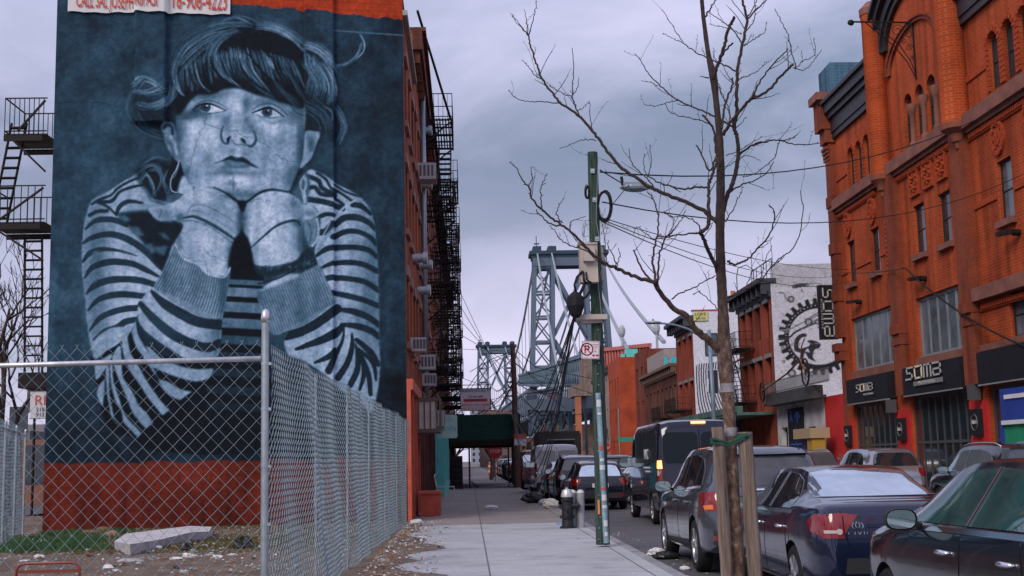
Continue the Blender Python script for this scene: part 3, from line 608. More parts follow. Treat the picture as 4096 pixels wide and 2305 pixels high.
# ------------------------------------------------------------------ ground sheets
GZ,SZ,RZ=.15,.15,.05
def sheet(name,x0,x1,y0,y1,z,m,nx=1,ny=1,rough=0.,seed=0,edge=None):
    rnd=random.Random(seed);b=MB();vs=[];fs=[]
    for j in range(ny+1):
        for i in range(nx+1):
            X=x0+(x1-x0)*i/nx;Y=y0+(y1-y0)*j/ny;vs.append((X,Y,z+(rnd.uniform(-1,1)*rough if rough else 0)))
    for j in range(ny):
        for i in range(nx):a=j*(nx+1)+i;fs.append((a,a+1,a+nx+2,a+nx+1))
    b.add(vs,fs);return b.build(name,m,None,fix=False,smooth=bool(rough),kind='structure')
def groundmat(name,stops,sc,sc2,bump=.4,rough=.95):
    m=bpy.data.materials.new(name);m.use_nodes=True;t=m.node_tree;b=t.nodes['Principled BSDF'];b.inputs['Roughness'].default_value=rough
    g=N(t,'ShaderNodeNewGeometry')
    a=N(t,'ShaderNodeTexNoise',Scale=sc,Detail=8.0,Roughness=.7);t.links.new(g.outputs['Position'],a.inputs['Vector'])
    c=N(t,'ShaderNodeTexNoise',Scale=sc2,Detail=6.0,Roughness=.75);t.links.new(g.outputs['Position'],c.inputs['Vector'])
    f=math_(t,'ADD',math_(t,'MULTIPLY',a.outputs[0],.55),math_(t,'MULTIPLY',c.outputs[0],.45))
    r=ramp(t,stops,f);t.links.new(r.outputs[0],b.inputs['Base Color'])
    bp=N(t,'ShaderNodeBump',Strength=bump,Distance=.03);t.links.new(c.outputs[0],bp.inputs['Height']);t.links.new(bp.outputs[0],b.inputs['Normal'])
    return m
def slabmat(name,c1,c2,joint,sx,sy,ox=0.,oy=0.):
    m=bpy.data.materials.new(name);m.use_nodes=True;t=m.node_tree;b=t.nodes['Principled BSDF'];b.inputs['Roughness'].default_value=.85
    g=N(t,'ShaderNodeNewGeometry');mp_=N(t,'ShaderNodeMapping');mp_.inputs['Location'].default_value=(ox,oy,0);t.links.new(g.outputs['Position'],mp_.inputs[0])
    k=N(t,'ShaderNodeTexBrick',Scale=1.0,offset=0.0);k.inputs['Brick Width'].default_value=sx;k.inputs['Row Height'].default_value=sy;k.inputs['Mortar Size'].default_value=.014
    k.inputs['Mortar Smooth'].default_value=.3
    k.inputs['Color1'].default_value=(*c1,1);k.inputs['Color2'].default_value=(*c2,1);k.inputs['Mortar'].default_value=(*joint,1);t.links.new(mp_.outputs[0],k.inputs['Vector'])
    n=N(t,'ShaderNodeTexNoise',Scale=.9,Detail=9.0,Roughness=.7);t.links.new(g.outputs['Position'],n.inputs['Vector']);r=ramp(t,[(.3,.55),(.45,.9),(.6,1.02),(.75,1.12)],n.outputs[0])
    v=N(t,'ShaderNodeTexNoise',Scale=55.,Detail=2.0);t.links.new(g.outputs['Position'],v.inputs['Vector']);r2=ramp(t,[(.35,.86),(.65,1.1)],v.outputs[0])
    sp=N(t,'ShaderNodeTexVoronoi',Scale=4.5);t.links.new(g.outputs['Position'],sp.inputs['Vector']);r3=ramp(t,[(.07,.5),(.11,1)],sp.outputs['Distance'])
    x=mixc(t,1.,k.outputs[0],r.outputs[0],'MULTIPLY');x=mixc(t,1.,x,r2.outputs[0],'MULTIPLY');x=mixc(t,1.,x,r3.outputs[0],'MULTIPLY')
    t.links.new(x,b.inputs['Base Color'])
    bp=N(t,'ShaderNodeBump',Strength=.3,Distance=.01);bp.invert=True;t.links.new(k.outputs[1],bp.inputs['Height']);t.links.new(bp.outputs[0],b.inputs['Normal'])
    return m
far_ground=groundmat('far_ground',[(.3,(.10,.10,.10)),(.7,(.18,.17,.17))],.05,.6)
sheet('ground',-1500,1500,-60,3000,-.06,far_ground)
dirt=groundmat('dirt',[(.34,(.05,.034,.024)),(.47,(.12,.085,.062)),(.6,(.19,.15,.12)),(.72,(.30,.27,.25))],1.3,14.,.8)
sheet('lot_ground',-16,-1.42,1,42,GZ,dirt,90,180,.02,3)
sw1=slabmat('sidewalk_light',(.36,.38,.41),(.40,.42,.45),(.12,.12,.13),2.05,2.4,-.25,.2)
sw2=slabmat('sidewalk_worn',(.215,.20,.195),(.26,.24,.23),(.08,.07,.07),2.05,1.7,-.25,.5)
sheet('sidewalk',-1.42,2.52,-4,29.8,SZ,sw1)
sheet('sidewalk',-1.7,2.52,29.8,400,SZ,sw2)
asph=groundmat('asphalt',[(.3,(.045,.045,.052)),(.5,(.075,.075,.085)),(.7,(.12,.12,.135))],.6,30.,.3,.8)
sheet('road',2.66,13.4,-10,420,RZ,asph)
sheet('sidewalk',13.55,22,-10,420,SZ,sw2)
sheet('street',-60,-16.0,1,200,.02,asph)
k=MB()
for X0,X1 in ((2.52,2.67),(13.4,13.55)):
    y=-4
    while y<300:k.box(X0,X1,y,y+2.985,-.05,SZ+.006);y+=3
k.build('kerb',mat('kerb_stone',(.25,.25,.27),.8,0,.3,3.,.3,30),kind='structure')
mk=MB();y=20
while y<200:mk.add([(8.0,y,RZ+.004),(8.12,y,RZ+.004),(8.12,y+3,RZ+.004),(8.0,y+3,RZ+.004)],[(0,1,2,3)]);y+=9
mk.build('lane_marking',mat('marking',(.5,.5,.5),.8,0,.3,4.),fix=False,kind='structure')
# ragged dirt creeping over the sidewalk along the fence
b=MB();rnd=random.Random(5);ys=np.arange(3,31.5,.12);L=[]
for y in ys:
    wv=.55+.25*math.sin(y*.9)+.16*math.sin(y*2.3+1)+rnd.uniform(-.06,.06)
    wv*=1.25 if y<20 else max(.25,1.25-(y-20)*.09)
    L.append((-1.42+max(.08,wv),y))
b.add([(-1.44,y,GZ+.004)for y in ys]+[(x,y,SZ+.006)for x,y in L],[(i,len(ys)+i,len(ys)+i+1,i+1)for i in range(len(ys)-1)])
b.build('dirt_strip',dirt,fix=False,kind='structure')
# ------------------------------------------------------------------ mural building
WALL_H=13.95;FAC_H=13.35
mb_root=thing('painted_building','tall building whose blue side wall carries the mural of a woman','building',(-6,32,0))
du=.0225;nu=int(-UL/du);nv=int(WALL_H/du)
U,Vv=np.meshgrid(np.linspace(UL,0,nu+1),np.linspace(.0,WALL_H,nv+1))
P0=np.stack([A_[0]+wd_[0]*U,A_[1]+wd_[1]*U,Vv],-1).reshape(-1,3)
pp=proj(P0)*4;px_,py_=pp[:,0],pp[:,1]
gx=np.clip((px_-140)/2,0,CW-1.01);gy=np.clip((py_+20)/2,0,CH-1.01);ix=gx.astype(int);iy=gy.astype(int);fx=(gx-ix)[:,None];fy=(gy-iy)[:,None]
C=(RGB[iy,ix]*(1-fx)+RGB[iy,ix+1]*fx)*(1-fy)+(RGB[iy+1,ix]*(1-fx)+RGB[iy+1,ix+1]*fx)*fy
nn=nz[iy,ix][:,None]
jj=((np.mod(P0[:,2],.2)<.02)|(np.mod(U.reshape(-1)+.2*(np.floor(P0[:,2]/.2)%2),.4)<.018)).astype(float)[:,None];drip=np.clip(nzv[iy,ix][:,None]*2.2-.9,0,1)*np.clip(1.6-P0[:,2:3]/1.5,0,1)
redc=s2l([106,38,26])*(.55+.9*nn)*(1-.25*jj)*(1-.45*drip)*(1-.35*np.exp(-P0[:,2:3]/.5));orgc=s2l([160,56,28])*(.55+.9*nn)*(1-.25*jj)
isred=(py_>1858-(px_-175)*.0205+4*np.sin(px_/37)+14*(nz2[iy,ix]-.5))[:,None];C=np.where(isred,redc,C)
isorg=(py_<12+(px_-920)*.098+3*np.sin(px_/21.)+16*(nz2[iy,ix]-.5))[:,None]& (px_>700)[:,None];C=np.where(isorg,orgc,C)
isgry=(py_<-4)[:,None]& (px_<=700)[:,None];C=np.where(isgry,orgc,C)
D=mural_relief(px_,py_)
P1=P0.copy();P1[:,0]+=wd_[1]*D;P1[:,1]-=wd_[0]*D
me=bpy.data.meshes.new('mural_wall');nx1=nu+1
ii=(np.arange(nv)[:,None]*nx1+np.arange(nu)[None,:]).reshape(-1);F4=np.stack([ii,ii+1,ii+nx1+1,ii+nx1],1).astype(np.int32)
me.vertices.add(len(P1));me.vertices.foreach_set('co',P1.reshape(-1)-np.tile(np.array([-6,32,0]),len(P1)))
me.loops.add(F4.size);me.loops.foreach_set('vertex_index',F4.reshape(-1));me.polygons.add(len(F4));me.polygons.foreach_set('loop_start',np.arange(0,F4.size,4,dtype=np.int32))
me.update(calc_edges=True)
ca=me.color_attributes.new('paint','FLOAT_COLOR','POINT');ca.data.foreach_set('color',np.concatenate([C,np.ones((len(C),1))],1).astype(np.float32).reshape(-1))
m=bpy.data.materials.new('mural_paint');m.use_nodes=True;t=m.node_tree;bs=t.nodes['Principled BSDF'];bs.inputs['Roughness'].default_value=.75;bs.inputs['Specular IOR Level'].default_value=.15
at=N(t,'ShaderNodeAttribute',attribute_name='paint');g=N(t,'ShaderNodeNewGeometry')
n_=N(t,'ShaderNodeTexNoise',Scale=9.,Detail=8.0,Roughness=.7);t.links.new(g.outputs['Position'],n_.inputs['Vector']);r=ramp(t,[(.3,.62),(.7,1.34)],n_.outputs[0])
t.links.new(mixc(t,1.,at.outputs['Color'],r.outputs[0],'MULTIPLY'),bs.inputs['Base Color'])
n5=N(t,'ShaderNodeTexNoise',Scale=2.5,Detail=10.0,Roughness=.65);t.links.new(g.outputs['Position'],n5.inputs['Vector'])
bp=N(t,'ShaderNodeBump',Strength=.6,Distance=.04);t.links.new(n5.outputs[0],bp.inputs['Height']);t.links.new(bp.outputs[0],bs.inputs['Normal'])
me.materials.append(m);link('mural_wall',me,mb_root,label='blue wall with a mural of a young woman resting her chin on her hands, in a striped sweater')
stucco=mat('stucco_side',(.16,.10,.085),.9,0,.3,1.2,.3,20)
org_brick=brick('brick_rust',(.42,.095,.04),(.32,.07,.03),(.16,.085,.06),var=.35)
org_brick2=brick('brick_brown',(.17,.055,.032),(.12,.04,.026),(.09,.055,.045),var=.4)
LX=-1.55
PL=PX(LX,1)
XL_=A_[0]+wd_[0]*UL;YL_=A_[1]+wd_[1]*UL
b=MB();b.add([(XL_,YL_,0),(XL_+1.2,44,0),(XL_+1.2,44,WALL_H),(XL_,YL_,WALL_H)],[(0,1,2,3)])
b.add([(XL_,YL_,WALL_H),(LX,32,WALL_H),(LX,38.2,FAC_H),(XL_+1.2,44,WALL_H)],[(0,1,2,3)]);b.build('side_wall',stucco,mb_root,fix=False)
def leftfacade(root,y0,y1,h,wm,zs,step,ww=1.0,wh=1.75,base=3.7,org=LX,thick=8.):
    P=PX(org,1);holes=[];n=max(1,int((y1-y0)/step));
    for i in range(n):
        c=y0+(i+.5)*(y1-y0)/n
        for z in zs:holes.append((c-ww/2,c+ww/2,z,z+wh))
    b=MB();wallgrid(b,P,y0,y1,base,h,holes,.16)
    b.add([(org,y0,h),(org,y1,h),(org-thick,y1,h),(org-thick,y0,h)],[(0,1,2,3)])
    b.add([(org,y0,0),(org,y0,h),(org-thick,y0,h),(org-thick,y0,0)],[(0,1,2,3)]);b.add([(org,y1,0),(org,y1,h),(org-thick,y1,h),(org-thick,y1,0)],[(0,1,2,3)])
    b.build('wall',wm,root,fix=False)
    for hh in holes:window(P,hh,root,frame_grey,glass,.16)
    s=MB()
    for hh in holes:s.pbox(P,hh[0]-.12,hh[1]+.12,hh[2]-.16,hh[2]-.003,.0,.09);s.pbox(P,hh[0]-.12,hh[1]+.12,hh[3]+.003,hh[3]+.28,.0,.06)
    s.build('stone_trim',stone,root)
    return P
P=leftfacade(mb_root,32.03,38.2,FAC_H,org_brick,(4.7,7.7,10.6),2.0)
redwood=mat('red_painted_wood',(.42,.075,.04),.55,0,.25,2.5,.15,20)
b=MB();b.pbox(P,32.03,38.2,.15,3.7,-.3,.0);b.pbox(P,32.0,38.2,3.45,3.72,.0,.16);b.pbox(P,32.0,32.25,.15,3.45,.0,.1)
for y in (33.9,36.0,37.9):b.pbox(P,y,y+.22,.15,3.45,.0,.1)
for y0,y1 in ((32.35,33.8),(34.2,35.9),(36.3,37.8)):b.pbox(P,y0,y1,.25,.9,.0,.05);b.pbox(P,y0+.1,y1-.1,1.1,3.2,.0,.03)
b.build('storefront',redwood,mb_root)
b=MB()
for y0,y1 in ((34.4,35.7),(36.5,37.6)):b.pbox(P,y0,y1,1.3,3.0,.03,.04)
b.build('shop_window',glass,mb_root)
b=MB();b.pbox(P,32.0,38.2,FAC_H-.02,FAC_H+.12,-.1,.12);b.build('parapet_cap',mat('pale_cap',(.3,.29,.29),.8,0,.2),mb_root)
b=MB();b.pbox(P,34.9,35.9,.15,.75,.2,.75);b.pbox(P,34.85,35.95,.75,.82,.15,.8);b.pbox(P,34.5,34.9,.15,.4,.2,.6);bo=b.build('planter_box',redwood);tag(bo,'red painted wooden box bench against the red storefront','box bench')
# the second, taller brick building down the street
b2=thing('brick_tenement','tall orange brick tenement with iron fire escapes past the mural wall','building',(LX,38.3,0))
P=leftfacade(b2,38.25,62,15.1,org_brick,(4.9,7.9,10.9,13.0)[:3],2.3)
b=MB();b.pbox(P,38.25,62,.15,3.7,-.3,.02)
for i in range(10):b.pbox(P,38.6+i*2.35,38.8+i*2.35,.15,3.5,.02,.12)
b.pbox(P,38.25,62,3.4,3.75,.02,.2);b.build('storefront',mat('dark_wood_front',(.10,.035,.03),.6,0,.3,2.),b2)
b=MB();b.pbox(P,38.25,62,14.5,15.1,.0,.3);b.pbox(P,38.25,62,15.1,15.22,-.2,.42)
for i in range(24):b.pbox(P,38.4+i,38.6+i,14.1,14.5,.0,.22)
b.build('cornice',org_brick2,b2)
b3=thing('dark_tenement','dark brown tenement behind the stacked fire escapes and the green sidewalk shed','building',(LX,62.1,0))
P=leftfacade(b3,62.1,105,14.6,org_brick2,(4.9,7.9,10.9),2.6)
b=MB();b.pbox(P,62.1,105,.15,3.7,-.3,.02);b.build('storefront',mat('dark_front',(.04,.02,.02),.6),b3)
b=MB();b.pbox(P,62.1,105,14.2,14.75,.0,.45);b.build('cornice',blackm,b3)
# turquoise shop front
cy=mat('turquoise_paint',(.10,.52,.50),.5,0,.15,2.)
sh=thing('turquoise_storefront','turquoise painted shop front beside the green sidewalk shed','storefront',(LX,57,0))
P=PL;b=MB();b.pbox(P,54,66.5,.15,.7,.12,.5);b.pbox(P,54,66.5,3.1,3.7,.12,.55)
for y in np.arange(54,66.6,2.05):b.pbox(P,y,y+.28,.7,3.1,.12,.5)
b.build('frame',cy,sh);b=MB();b.pbox(P,54.1,66.4,.7,3.1,.12,.3);b.build('shop_window',glassl,sh)
# fire escapes over the street
def fire_escape(root,P,y0,ln,zs,d=1.15,rail=.95,stair=True,dirn=1):
    fe=MB();fe.pbox(P,y0+.1,y0+.14,zs[0],zs[0]+.05,.02,.06);top=fe.build('fire_escape',iron,root)
    for j,z in enumerate(zs):
        b=MB();n=int(d/.1)
        for i in range(n):b.pbox(P,y0,y0+ln,z,z+.035,.05+i*d/n,.05+i*d/n+.045)
        for yy_ in np.arange(y0,y0+ln+.01,ln/4):b.pbox(P,yy_-.02,yy_+.02,z-.06,z-.002,.02,d)
        b.pbox(P,y0,y0+ln,z-.12,z-.062,d-.05,d+.01)
        for yy_ in (y0+.1,y0+ln-.1):b.beam(P(yy_,z-.08,d-.05),P(yy_,z-.95,.02),.05)
        b.build('platform',iron,top)
        b=MB()
        for zz_ in (z+rail,z+rail*.5,z+.1):
            for (a,c)in (((y0,.03),(y0,d)),((y0,d),(y0+ln,d)),((y0+ln,d),(y0+ln,.03))):b.beam(P(a[0],zz_,a[1]),P(c[0],zz_,c[1]),.028)
        m=int(ln/.16)
        for i in range(m+1):b.beam(P(y0+ln*i/m,z,d),P(y0+ln*i/m,z+rail,d),.016)
        for i in range(1,7):
            for yy_ in (y0,y0+ln):b.beam(P(yy_,z,d*i/7),P(yy_,z+rail,d*i/7),.016)
        b.build('railing',iron,top)
        if stair and j+1<len(zs):
            z2=zs[j+1];b=MB();ya,yb=(y0+.5,y0+ln-.6);
            if (j%2)^ (dirn<0):ya,yb=yb,ya
            for wq in (d-.55,d-.1):b.beam(P(ya,z,wq),P(yb,z2,wq),.05,.09);b.beam(P(ya,z+.85,wq),P(yb,z2+.85,wq),.03)
            ns=int((z2-z)/.25)if z2>z else int((z-z2)/.25)
            for i in range(1,ns):t_=i/ns;yy_=ya+(yb-ya)*t_;zz_=z+(z2-z)*t_;b.pbox(P,yy_-.11,yy_+.11,zz_-.012,zz_+.012,d-.55,d-.1)
            b.build('stair',iron,top)
    return top
zs4=(4.95,7.95,10.95,13.9)
fire_escape(b2,PL,44.3,4.2,zs4,1.15);fire_escape(b2,PL,54.5,4.6,zs4,1.25)
fire_escape(b3,PL,65,4.6,zs4,1.25);fire_escape(b3,PL,76,4.8,zs4[:4],1.25);fire_escape(b3,PL,90,5,zs4[:3],1.25)
b=MB();b.tube([PL(43.2,3.7,.12),PL(43.2,14.9,.12)],.1,8);b.build('drainpipe',mat('pipe_zinc',(.25,.30,.36),.4,.5),b2,smooth=True)
b=MB();b.tube([PL(47,14.6,1.0),PL(43.5,18.0,.2)],.03,5)if False else b.beam(PL(44.4,13.9,1.1),PL(40.0,16.4,.1),.07);b.build('roof_ladder',iron,b2)
# air conditioners hanging out of windows
acm=mat('ac_casing',(.38,.38,.39),.5,0,.1,3.);acg=mat('ac_grille',(.10,.10,.11),.6)
def ac(loc,label,P,y,z,sc=1.):
    t=thing('air_conditioner',label,'air conditioner',P(y,z,0),'window air conditioners on the tenement fronts')
    b=MB();b.pbox(P,y-.33*sc,y+.33*sc,z,z+.42*sc,-.05,.48*sc);b.build('casing',acm,t)
    b=MB()
    for i in range(7):b.pbox(P,y-.29*sc,y+.29*sc,z+.05+i*.052*sc,z+.075+i*.052*sc,.48*sc,.49*sc)
    for i in range(4):b.pbox(P,y-.335*sc,y-.33*sc,z+.08*sc,z+.36*sc,.08+i*.1*sc,.15+i*.1*sc)
    b.build('grille',acg,t);return t
ac(0,'largest air conditioner, high up beside the second fire escape platform',PL,41.0,10.85,1.3)
ac(0,'white air conditioner low on the orange facade above the red storefront',PL,34.6,4.62,.9)
ac(0,'white air conditioner just above the dark first floor balcony',PL,40.5,4.55,1.1)
ac(0,'dark grey air conditioner under the lowest fire escape next to the white one',PL,43.4,4.2,1.)
ac(0,'big boxed air conditioner above the turquoise shop sign',PL,46.8,2.9,1.4)
for i,(y,z)in enumerate(((44.0,13.4),(43.0,11.2),(42.0,8.2),(39.5,7.0),(36.5,7.55))):
    t=thing('vent_pipe',['round metal vent near the top of the tenement facade','round vent beside the top fire escape platform','round vent in the middle of the tenement facade','dented round vent under the middle platform','round dark vent on the near brick facade'][i],'vent',PL(y,z,0),'round vents on the tenement wall')
    b=MB();b.lathe(PL(y,z,0),[(.14,-.05),(.14,.3),(.19,.3),(.19,.42),(.12,.44)],12,'x');b.build('duct',galv,t,smooth='auto')
t=thing('caged_window_box','barred window guard box on the red storefront','window guard',PL(36.9,2.6,0))
b=MB();b.pbox(PL,36.2,37.8,2.45,2.55,.1,.75);b.pbox(PL,36.2,37.8,3.35,3.45,.1,.75)
for i in range(9):b.pbox(PL,36.2+i*.19,36.23+i*.19,2.55,3.35,.72,.75)
for i in range(4):b.pbox(PL,36.2,36.23,2.55,3.35,.12+i*.17,.15+i*.17)
b.build('bars',mat('guard_brown',(.12,.09,.07),.6),t);b=MB();b.pbox(PL,36.24,37.7,2.56,3.34,.1,.6);b.build('panel',mat('guard_panel',(.42,.38,.34),.7,0,.2),t)
# rear fire escape at the left edge of the mural building
rf=thing('rear_fire_escape','black iron fire escape on the left edge of the mural building','fire escape',(XL_,33,0))
def zx(x,y,Y=33.6):p=onY(x,y,Y);return p
for (xa,xb,yb_,k_)in ((12,50,141,0),(-6,48,228,1)):
    p=zx(xa,yb_);q=zx(xb,yb_);z=p[2];b=MB()
    for i in range(12):b.box(p[0],q[0]+.1,33+i*.13,33.06+i*.13,z,z+.04)
    b.box(p[0],q[0],32.98,33.03,z-.16,z-.01);b.box(p[0],q[0],34.5,34.55,z-.16,z-.01);b.beam((q[0]+.1,33,z-1.0),(p[0]+.2,33,z-.1),.05);b.build('platform',iron,rf)
    b=MB()
    for zz_ in (.1,1.0):
        b.box(p[0],q[0]+.1,33,33.03,z+zz_,z+zz_+.03);b.box(p[0],p[0]+.03,33,34.5,z+zz_,z+zz_+.03);b.box(p[0],q[0]+.1,34.5,34.53,z+zz_,z+zz_+.03)
    for i in range(9):x=p[0]+(q[0]-p[0])*i/8;b.box(x,x+.018,33,33.018,z,z+1.0);b.box(x,x+.018,34.5,34.518,z,z+1.0)
    b.beam((q[0]+.05,33,z+.95),(p[0]+.35,33,z+.1),.05);b.build('railing',iron,rf)
for (x0,y0,x1,y1,wpx,n_)in ((22,125,2,225,15,10),(36,238,36,380,17,15)):
    b=MB();a=zx(x0,y0);c=zx(x1,y1);wd2=wpx*33.6/F
    for s in (0,wd2):b.beam((a[0]+s-wd2/2,33.4,a[2]),(c[0]+s-wd2/2,33.4,c[2]),.035,.09)
    for i in range(n_):t_=(i+.5)/n_;x=a[0]+(c[0]-a[0])*t_;z=a[2]+(c[2]-a[2])*t_;b.box(x-wd2/2,x+wd2/2,33.3,33.5,z-.015,z+.015)
    b.build('stair',iron,rf)
p=zx(30,378);b=MB();b.box(p[0]-.1,XL_+.2,33,34.4,p[2]-.3,p[2]+.1);b.build('platform',iron,rf)
# banner at the top of the mural wall
bn=thing('banner','white vinyl banner with red lettering fixed across the top left of the mural wall','banner',PW(UL+2,12.5,0))
def wuv(nx_,ny_):return wall_uv(on_wall(nx_/4.,ny_/4.))
u0,v0=wuv(272,50);u1,v1=wuv(921,60);uA=wuv(540,50)[0];uB=wuv(663,50)[0]
bm_=MB();n_=60;vs=[];fs=[]
for j in range(7):
    for i in range(n_+1):
        u=u0+(u1-u0)*i/n_;dd=.21 if uA-.03<u<uB+.03 else .05
        wob=.012*math.sin(u*9+j)+.01*math.sin(u*23+j*2);vb=v0+(v1-v0)*i/n_+(.012*math.sin(i*.8)+.012*math.sin(i*.31+1)if j==0 else 0)
        vs.append(PW(u,vb+(13.9-vb)*j/6,dd+abs(wob)))
for j in range(6):
    for i in range(n_):a=j*(n_+1)+i;fs.append((a,a+1,a+n_+2,a+n_+1))
bm_.add(vs,fs);bm_.build('sheet',mat('vinyl',(.60,.60,.60),.5,0,.12,1.5,.3,3.),bn,fix=False,smooth=True)
bred=mat('banner_red',(.55,.06,.03),.6)
for txt,xa,xb in (('CALL SAL JOSEPH',307,535),('RIFASI',546,632),('718-908-4223',664,908)):
    ua,ub=wuv(xa,20)[0],wuv(xb,20)[0];vc=wuv((xa+xb)/2,13)[1];dd=.25 if txt=='RIFASI' else .09
    me_=text_mesh(txt,.62);wdt=max(v.co.x for v in me_.vertices)-min(v.co.x for v in me_.vertices)
    put_text(txt,.55 if txt[0]!='7' else .66,PW,(ua+ub)/2,vc+.02,dd,bn,bred,sx=(ub-ua)/wdt*.62/(.55 if txt[0]!='7' else .66),depth=.004)
# ------------------------------------------------------------------ fences of chain link
def chainlink(name,p0,p1,z0,z1,label,step=.066,r=.0026,rail=True,posts=2.9,wav=.0,n=4,gfirst=True,lean=0.,pr=.03,po=-.045):
    p0,p1=Vector((*p0,0)),Vector((*p1,0));d=p1-p0;Ln=d.length;d.normalize();nrm=Vector((-d.y,d.x,0))
    rt=thing(name,label,'fence',(p0.x,p0.y,z0));b=MB();rnd=random.Random(3)
    cols=int(Ln/step);rows=int((z1-z0)/step)*1
    def W(u,z):return nrm*(wav*(math.sin(u*1.3+z*1.1)+.6*math.sin(u*3.1+z*2.)+.3*math.sin(z*5+u)))
    for c in range(cols):
        pts=[];u=c*step;ph=c%2
        for k_ in range(rows+1):
            z=z0+k_*(z1-z0)/rows;uu=u+(step*.5 if (k_+ph)%2 else-step*.5)+.0
            pts.append(p0+d*uu+Vector((0,0,z))+W(uu,z)+nrm*(.0035 if (k_%2)else-.0035))
        pts.append(pts[-1]+Vector((0,0,.03))+d*(.012 if c%2 else-.012))
        b.tube(pts,r,3,cap=False)
    b.build('mesh',galvd,rt,fix=False)
    if rail:
        b=MB();b.tube([p0+Vector((0,0,z1-.14))+nrm*.0,p1+Vector((0,0,z1-.14))],.024,10);b.build('top_rail',mat('rail_pipe',(.50,.52,.56),.4,.6,.25,9.),rt,smooth=True)
    if posts:
        k_=int(Ln/posts)
        for i in range(k_+1):
            q=p0+d*(i*Ln/max(1,k_));b=MB();off=nrm*po
            b.tube([q+off+Vector((0,0,z0-.1)),q+off+Vector((0,0,z1-.06))],pr,10);b.lathe(q+off+Vector((0,0,z1-.06)),[(pr*1.1,0),(pr,.03),(.018,.055),(0,.062)],10)
            b.build('post',galv,rt,smooth='auto')
    return rt
fr_=chainlink('chain_link_fence',(-1.83,11.2),(-6.4,11.62),.15,2.70,'chain link fence panel with a silver top rail in front of the mural',.068,.0028,True,0)
sd=chainlink('chain_link_fence',(-1.75,11.28),(-1.52,31.6),.16,2.66,'long wavy chain link fence running beside the sidewalk to the mural wall',.060,.0042,False,3.0,.035,pr=.017,po=.05)
lf_=chainlink('chain_link_fence',(-7.0,17.3),(-10.55,30.4),.15,2.6,'chain link fence at the far left edge of the empty lot',.075,.0042,True,2.6,.02)
cp=thing('corner_fence_post','thick silver corner post with a domed cap where the two near fences meet','post',(-1.79,11.2,.1))
b=MB();b.tube([(-1.79,11.2,.05),(-1.79,11.2,2.93)],.034,16);b.build('pole',galv,cp,smooth='auto')
b=MB();b.lathe((-1.79,11.2,2.93),[(.040,-.05),(.040,0),(.036,.035),(.02,.065),(0,.075)],16);b.build('cap',mat('cap_silver',(.6,.6,.64),.3,.8),cp,smooth=True)
b=MB()
for z in (.6,1.1,1.6,2.1,2.5):b.lathe((-1.79,11.2,z),[(.037,0),(.037,.025)],16);b.box(-1.76,-1.735,11.18,11.2,z,z+.025)
b.build('bands',galv,cp)
# ------------------------------------------------------------------ things on the lot
def rubble(name,x,y,s,m,label,cat,group=None,z=GZ,flat=.4,seed=0,amp=.35,rot=0):
    t=MB();t.blob((x,y,z+s*flat*.35),s,s*.7,s*flat,seed,9,6,amp);return tag(t.build(name,m,smooth=False),label,cat,group)
slab=MB();rnd=random.Random(8);pa=onZ(186,541,.2);pb=onZ(214,527,.2)
px0=[(114,541),(126,535),(160,530),(190,526.5),(212,526),(209,531),(190,534),(160,539),(130,545)]
q=[onZ(x,y,.33)for x,y in px0];n_=len(q)
slab.add([(p[0],p[1],.33+rnd.uniform(-.02,.03))for p in q]+[(p[0]+rnd.uniform(-.04,.04),p[1]+.12,.10)for p in q],[tuple(range(n_))]+[(i,(i+1)%n_,n_+(i+1)%n_,n_+i)for i in range(n_)])
tag(slab.build('concrete_slab',mat('broken_concrete',(.46,.45,.47),.85,0,.25,4.,.5,20)),'large broken pale concrete slab lying at the foot of the mural wall','slab')
wht=mat('litter_white',(.6,.6,.62),.6,0,.15,20.);blk=mat('litter_black',(.01,.01,.012),.45);brn=mat('litter_brown',(.20,.11,.07),.8,0,.4,20.)
grn_=mat('litter_green',(.04,.22,.12),.4)
def litter(x,y,s,m,label,cat='litter',fl=.45,seed=1,amp=.4,group='litter scattered in the empty lot'):
    p=onZ(x,y,.17);return rubble('litter',p[0],p[1],s,m,label,cat,group,.15,fl,seed,amp)
litter(187,550,.11,blk,'torn black plastic bag standing left of centre in the lot','plastic bag',1.1,3,.6);litter(243,548,.15,blk,'crumpled black bag nearest the corner post, right of the other black bag','plastic bag',.9,5,.6)
litter(194,551.5,.09,grn_,'green and white bottle lying beside the black bag','bottle',.4,2,.15);litter(157,549,.09,wht,'crumpled white paper just below the concrete slab','litter',.6,6,.5)
litter(188,556,.10,wht,'scrunched white wrapper below the green bottle','litter',.5,7,.5);litter(44,541.5,.10,wht,'white paper lying on the grass by the left fence','litter',.4,8,.3)
litter(39,557,.09,wht,'white crumpled paper above the red chair back','litter',.5,9,.4);litter(24,561,.08,wht,'white paper scrap left of the red chair back','litter',.35,10,.3)
litter(130,560.5,.22,concrete,'flat grey plank of rubble near the bottom of the lot','rubble',.18,11,.25);litter(114,566,.2,blk,'flat black scrap near the bottom of the lot','litter',.12,12,.3)
litter(91,535,.2,brn,'brown lump of rubble left of the concrete slab','rubble',.5,13,.3);litter(104,532,.2,brn,'small reddish stone against the wall base','rubble',.5,14,.3)
litter(110,536,.18,stone,'pinkish brick piece beside the slab end','rubble',.5,15,.3);litter(176,558,.1,wht,'tiny white scrap on the bare dirt','litter',.3,16,.3)
for i in range(34):
    rx,ry=rnd.uniform(20,255),rnd.uniform(534,574);litter(rx,ry,rnd.uniform(.03,.09),rnd.choice([wht,wht,brn,brn,concrete,blk,stone]),['small scrap lying in the empty lot behind the fence','bit of rubble on the bare soil of the lot'][i%2],'litter',rnd.uniform(.2,.6),40+i,.45)
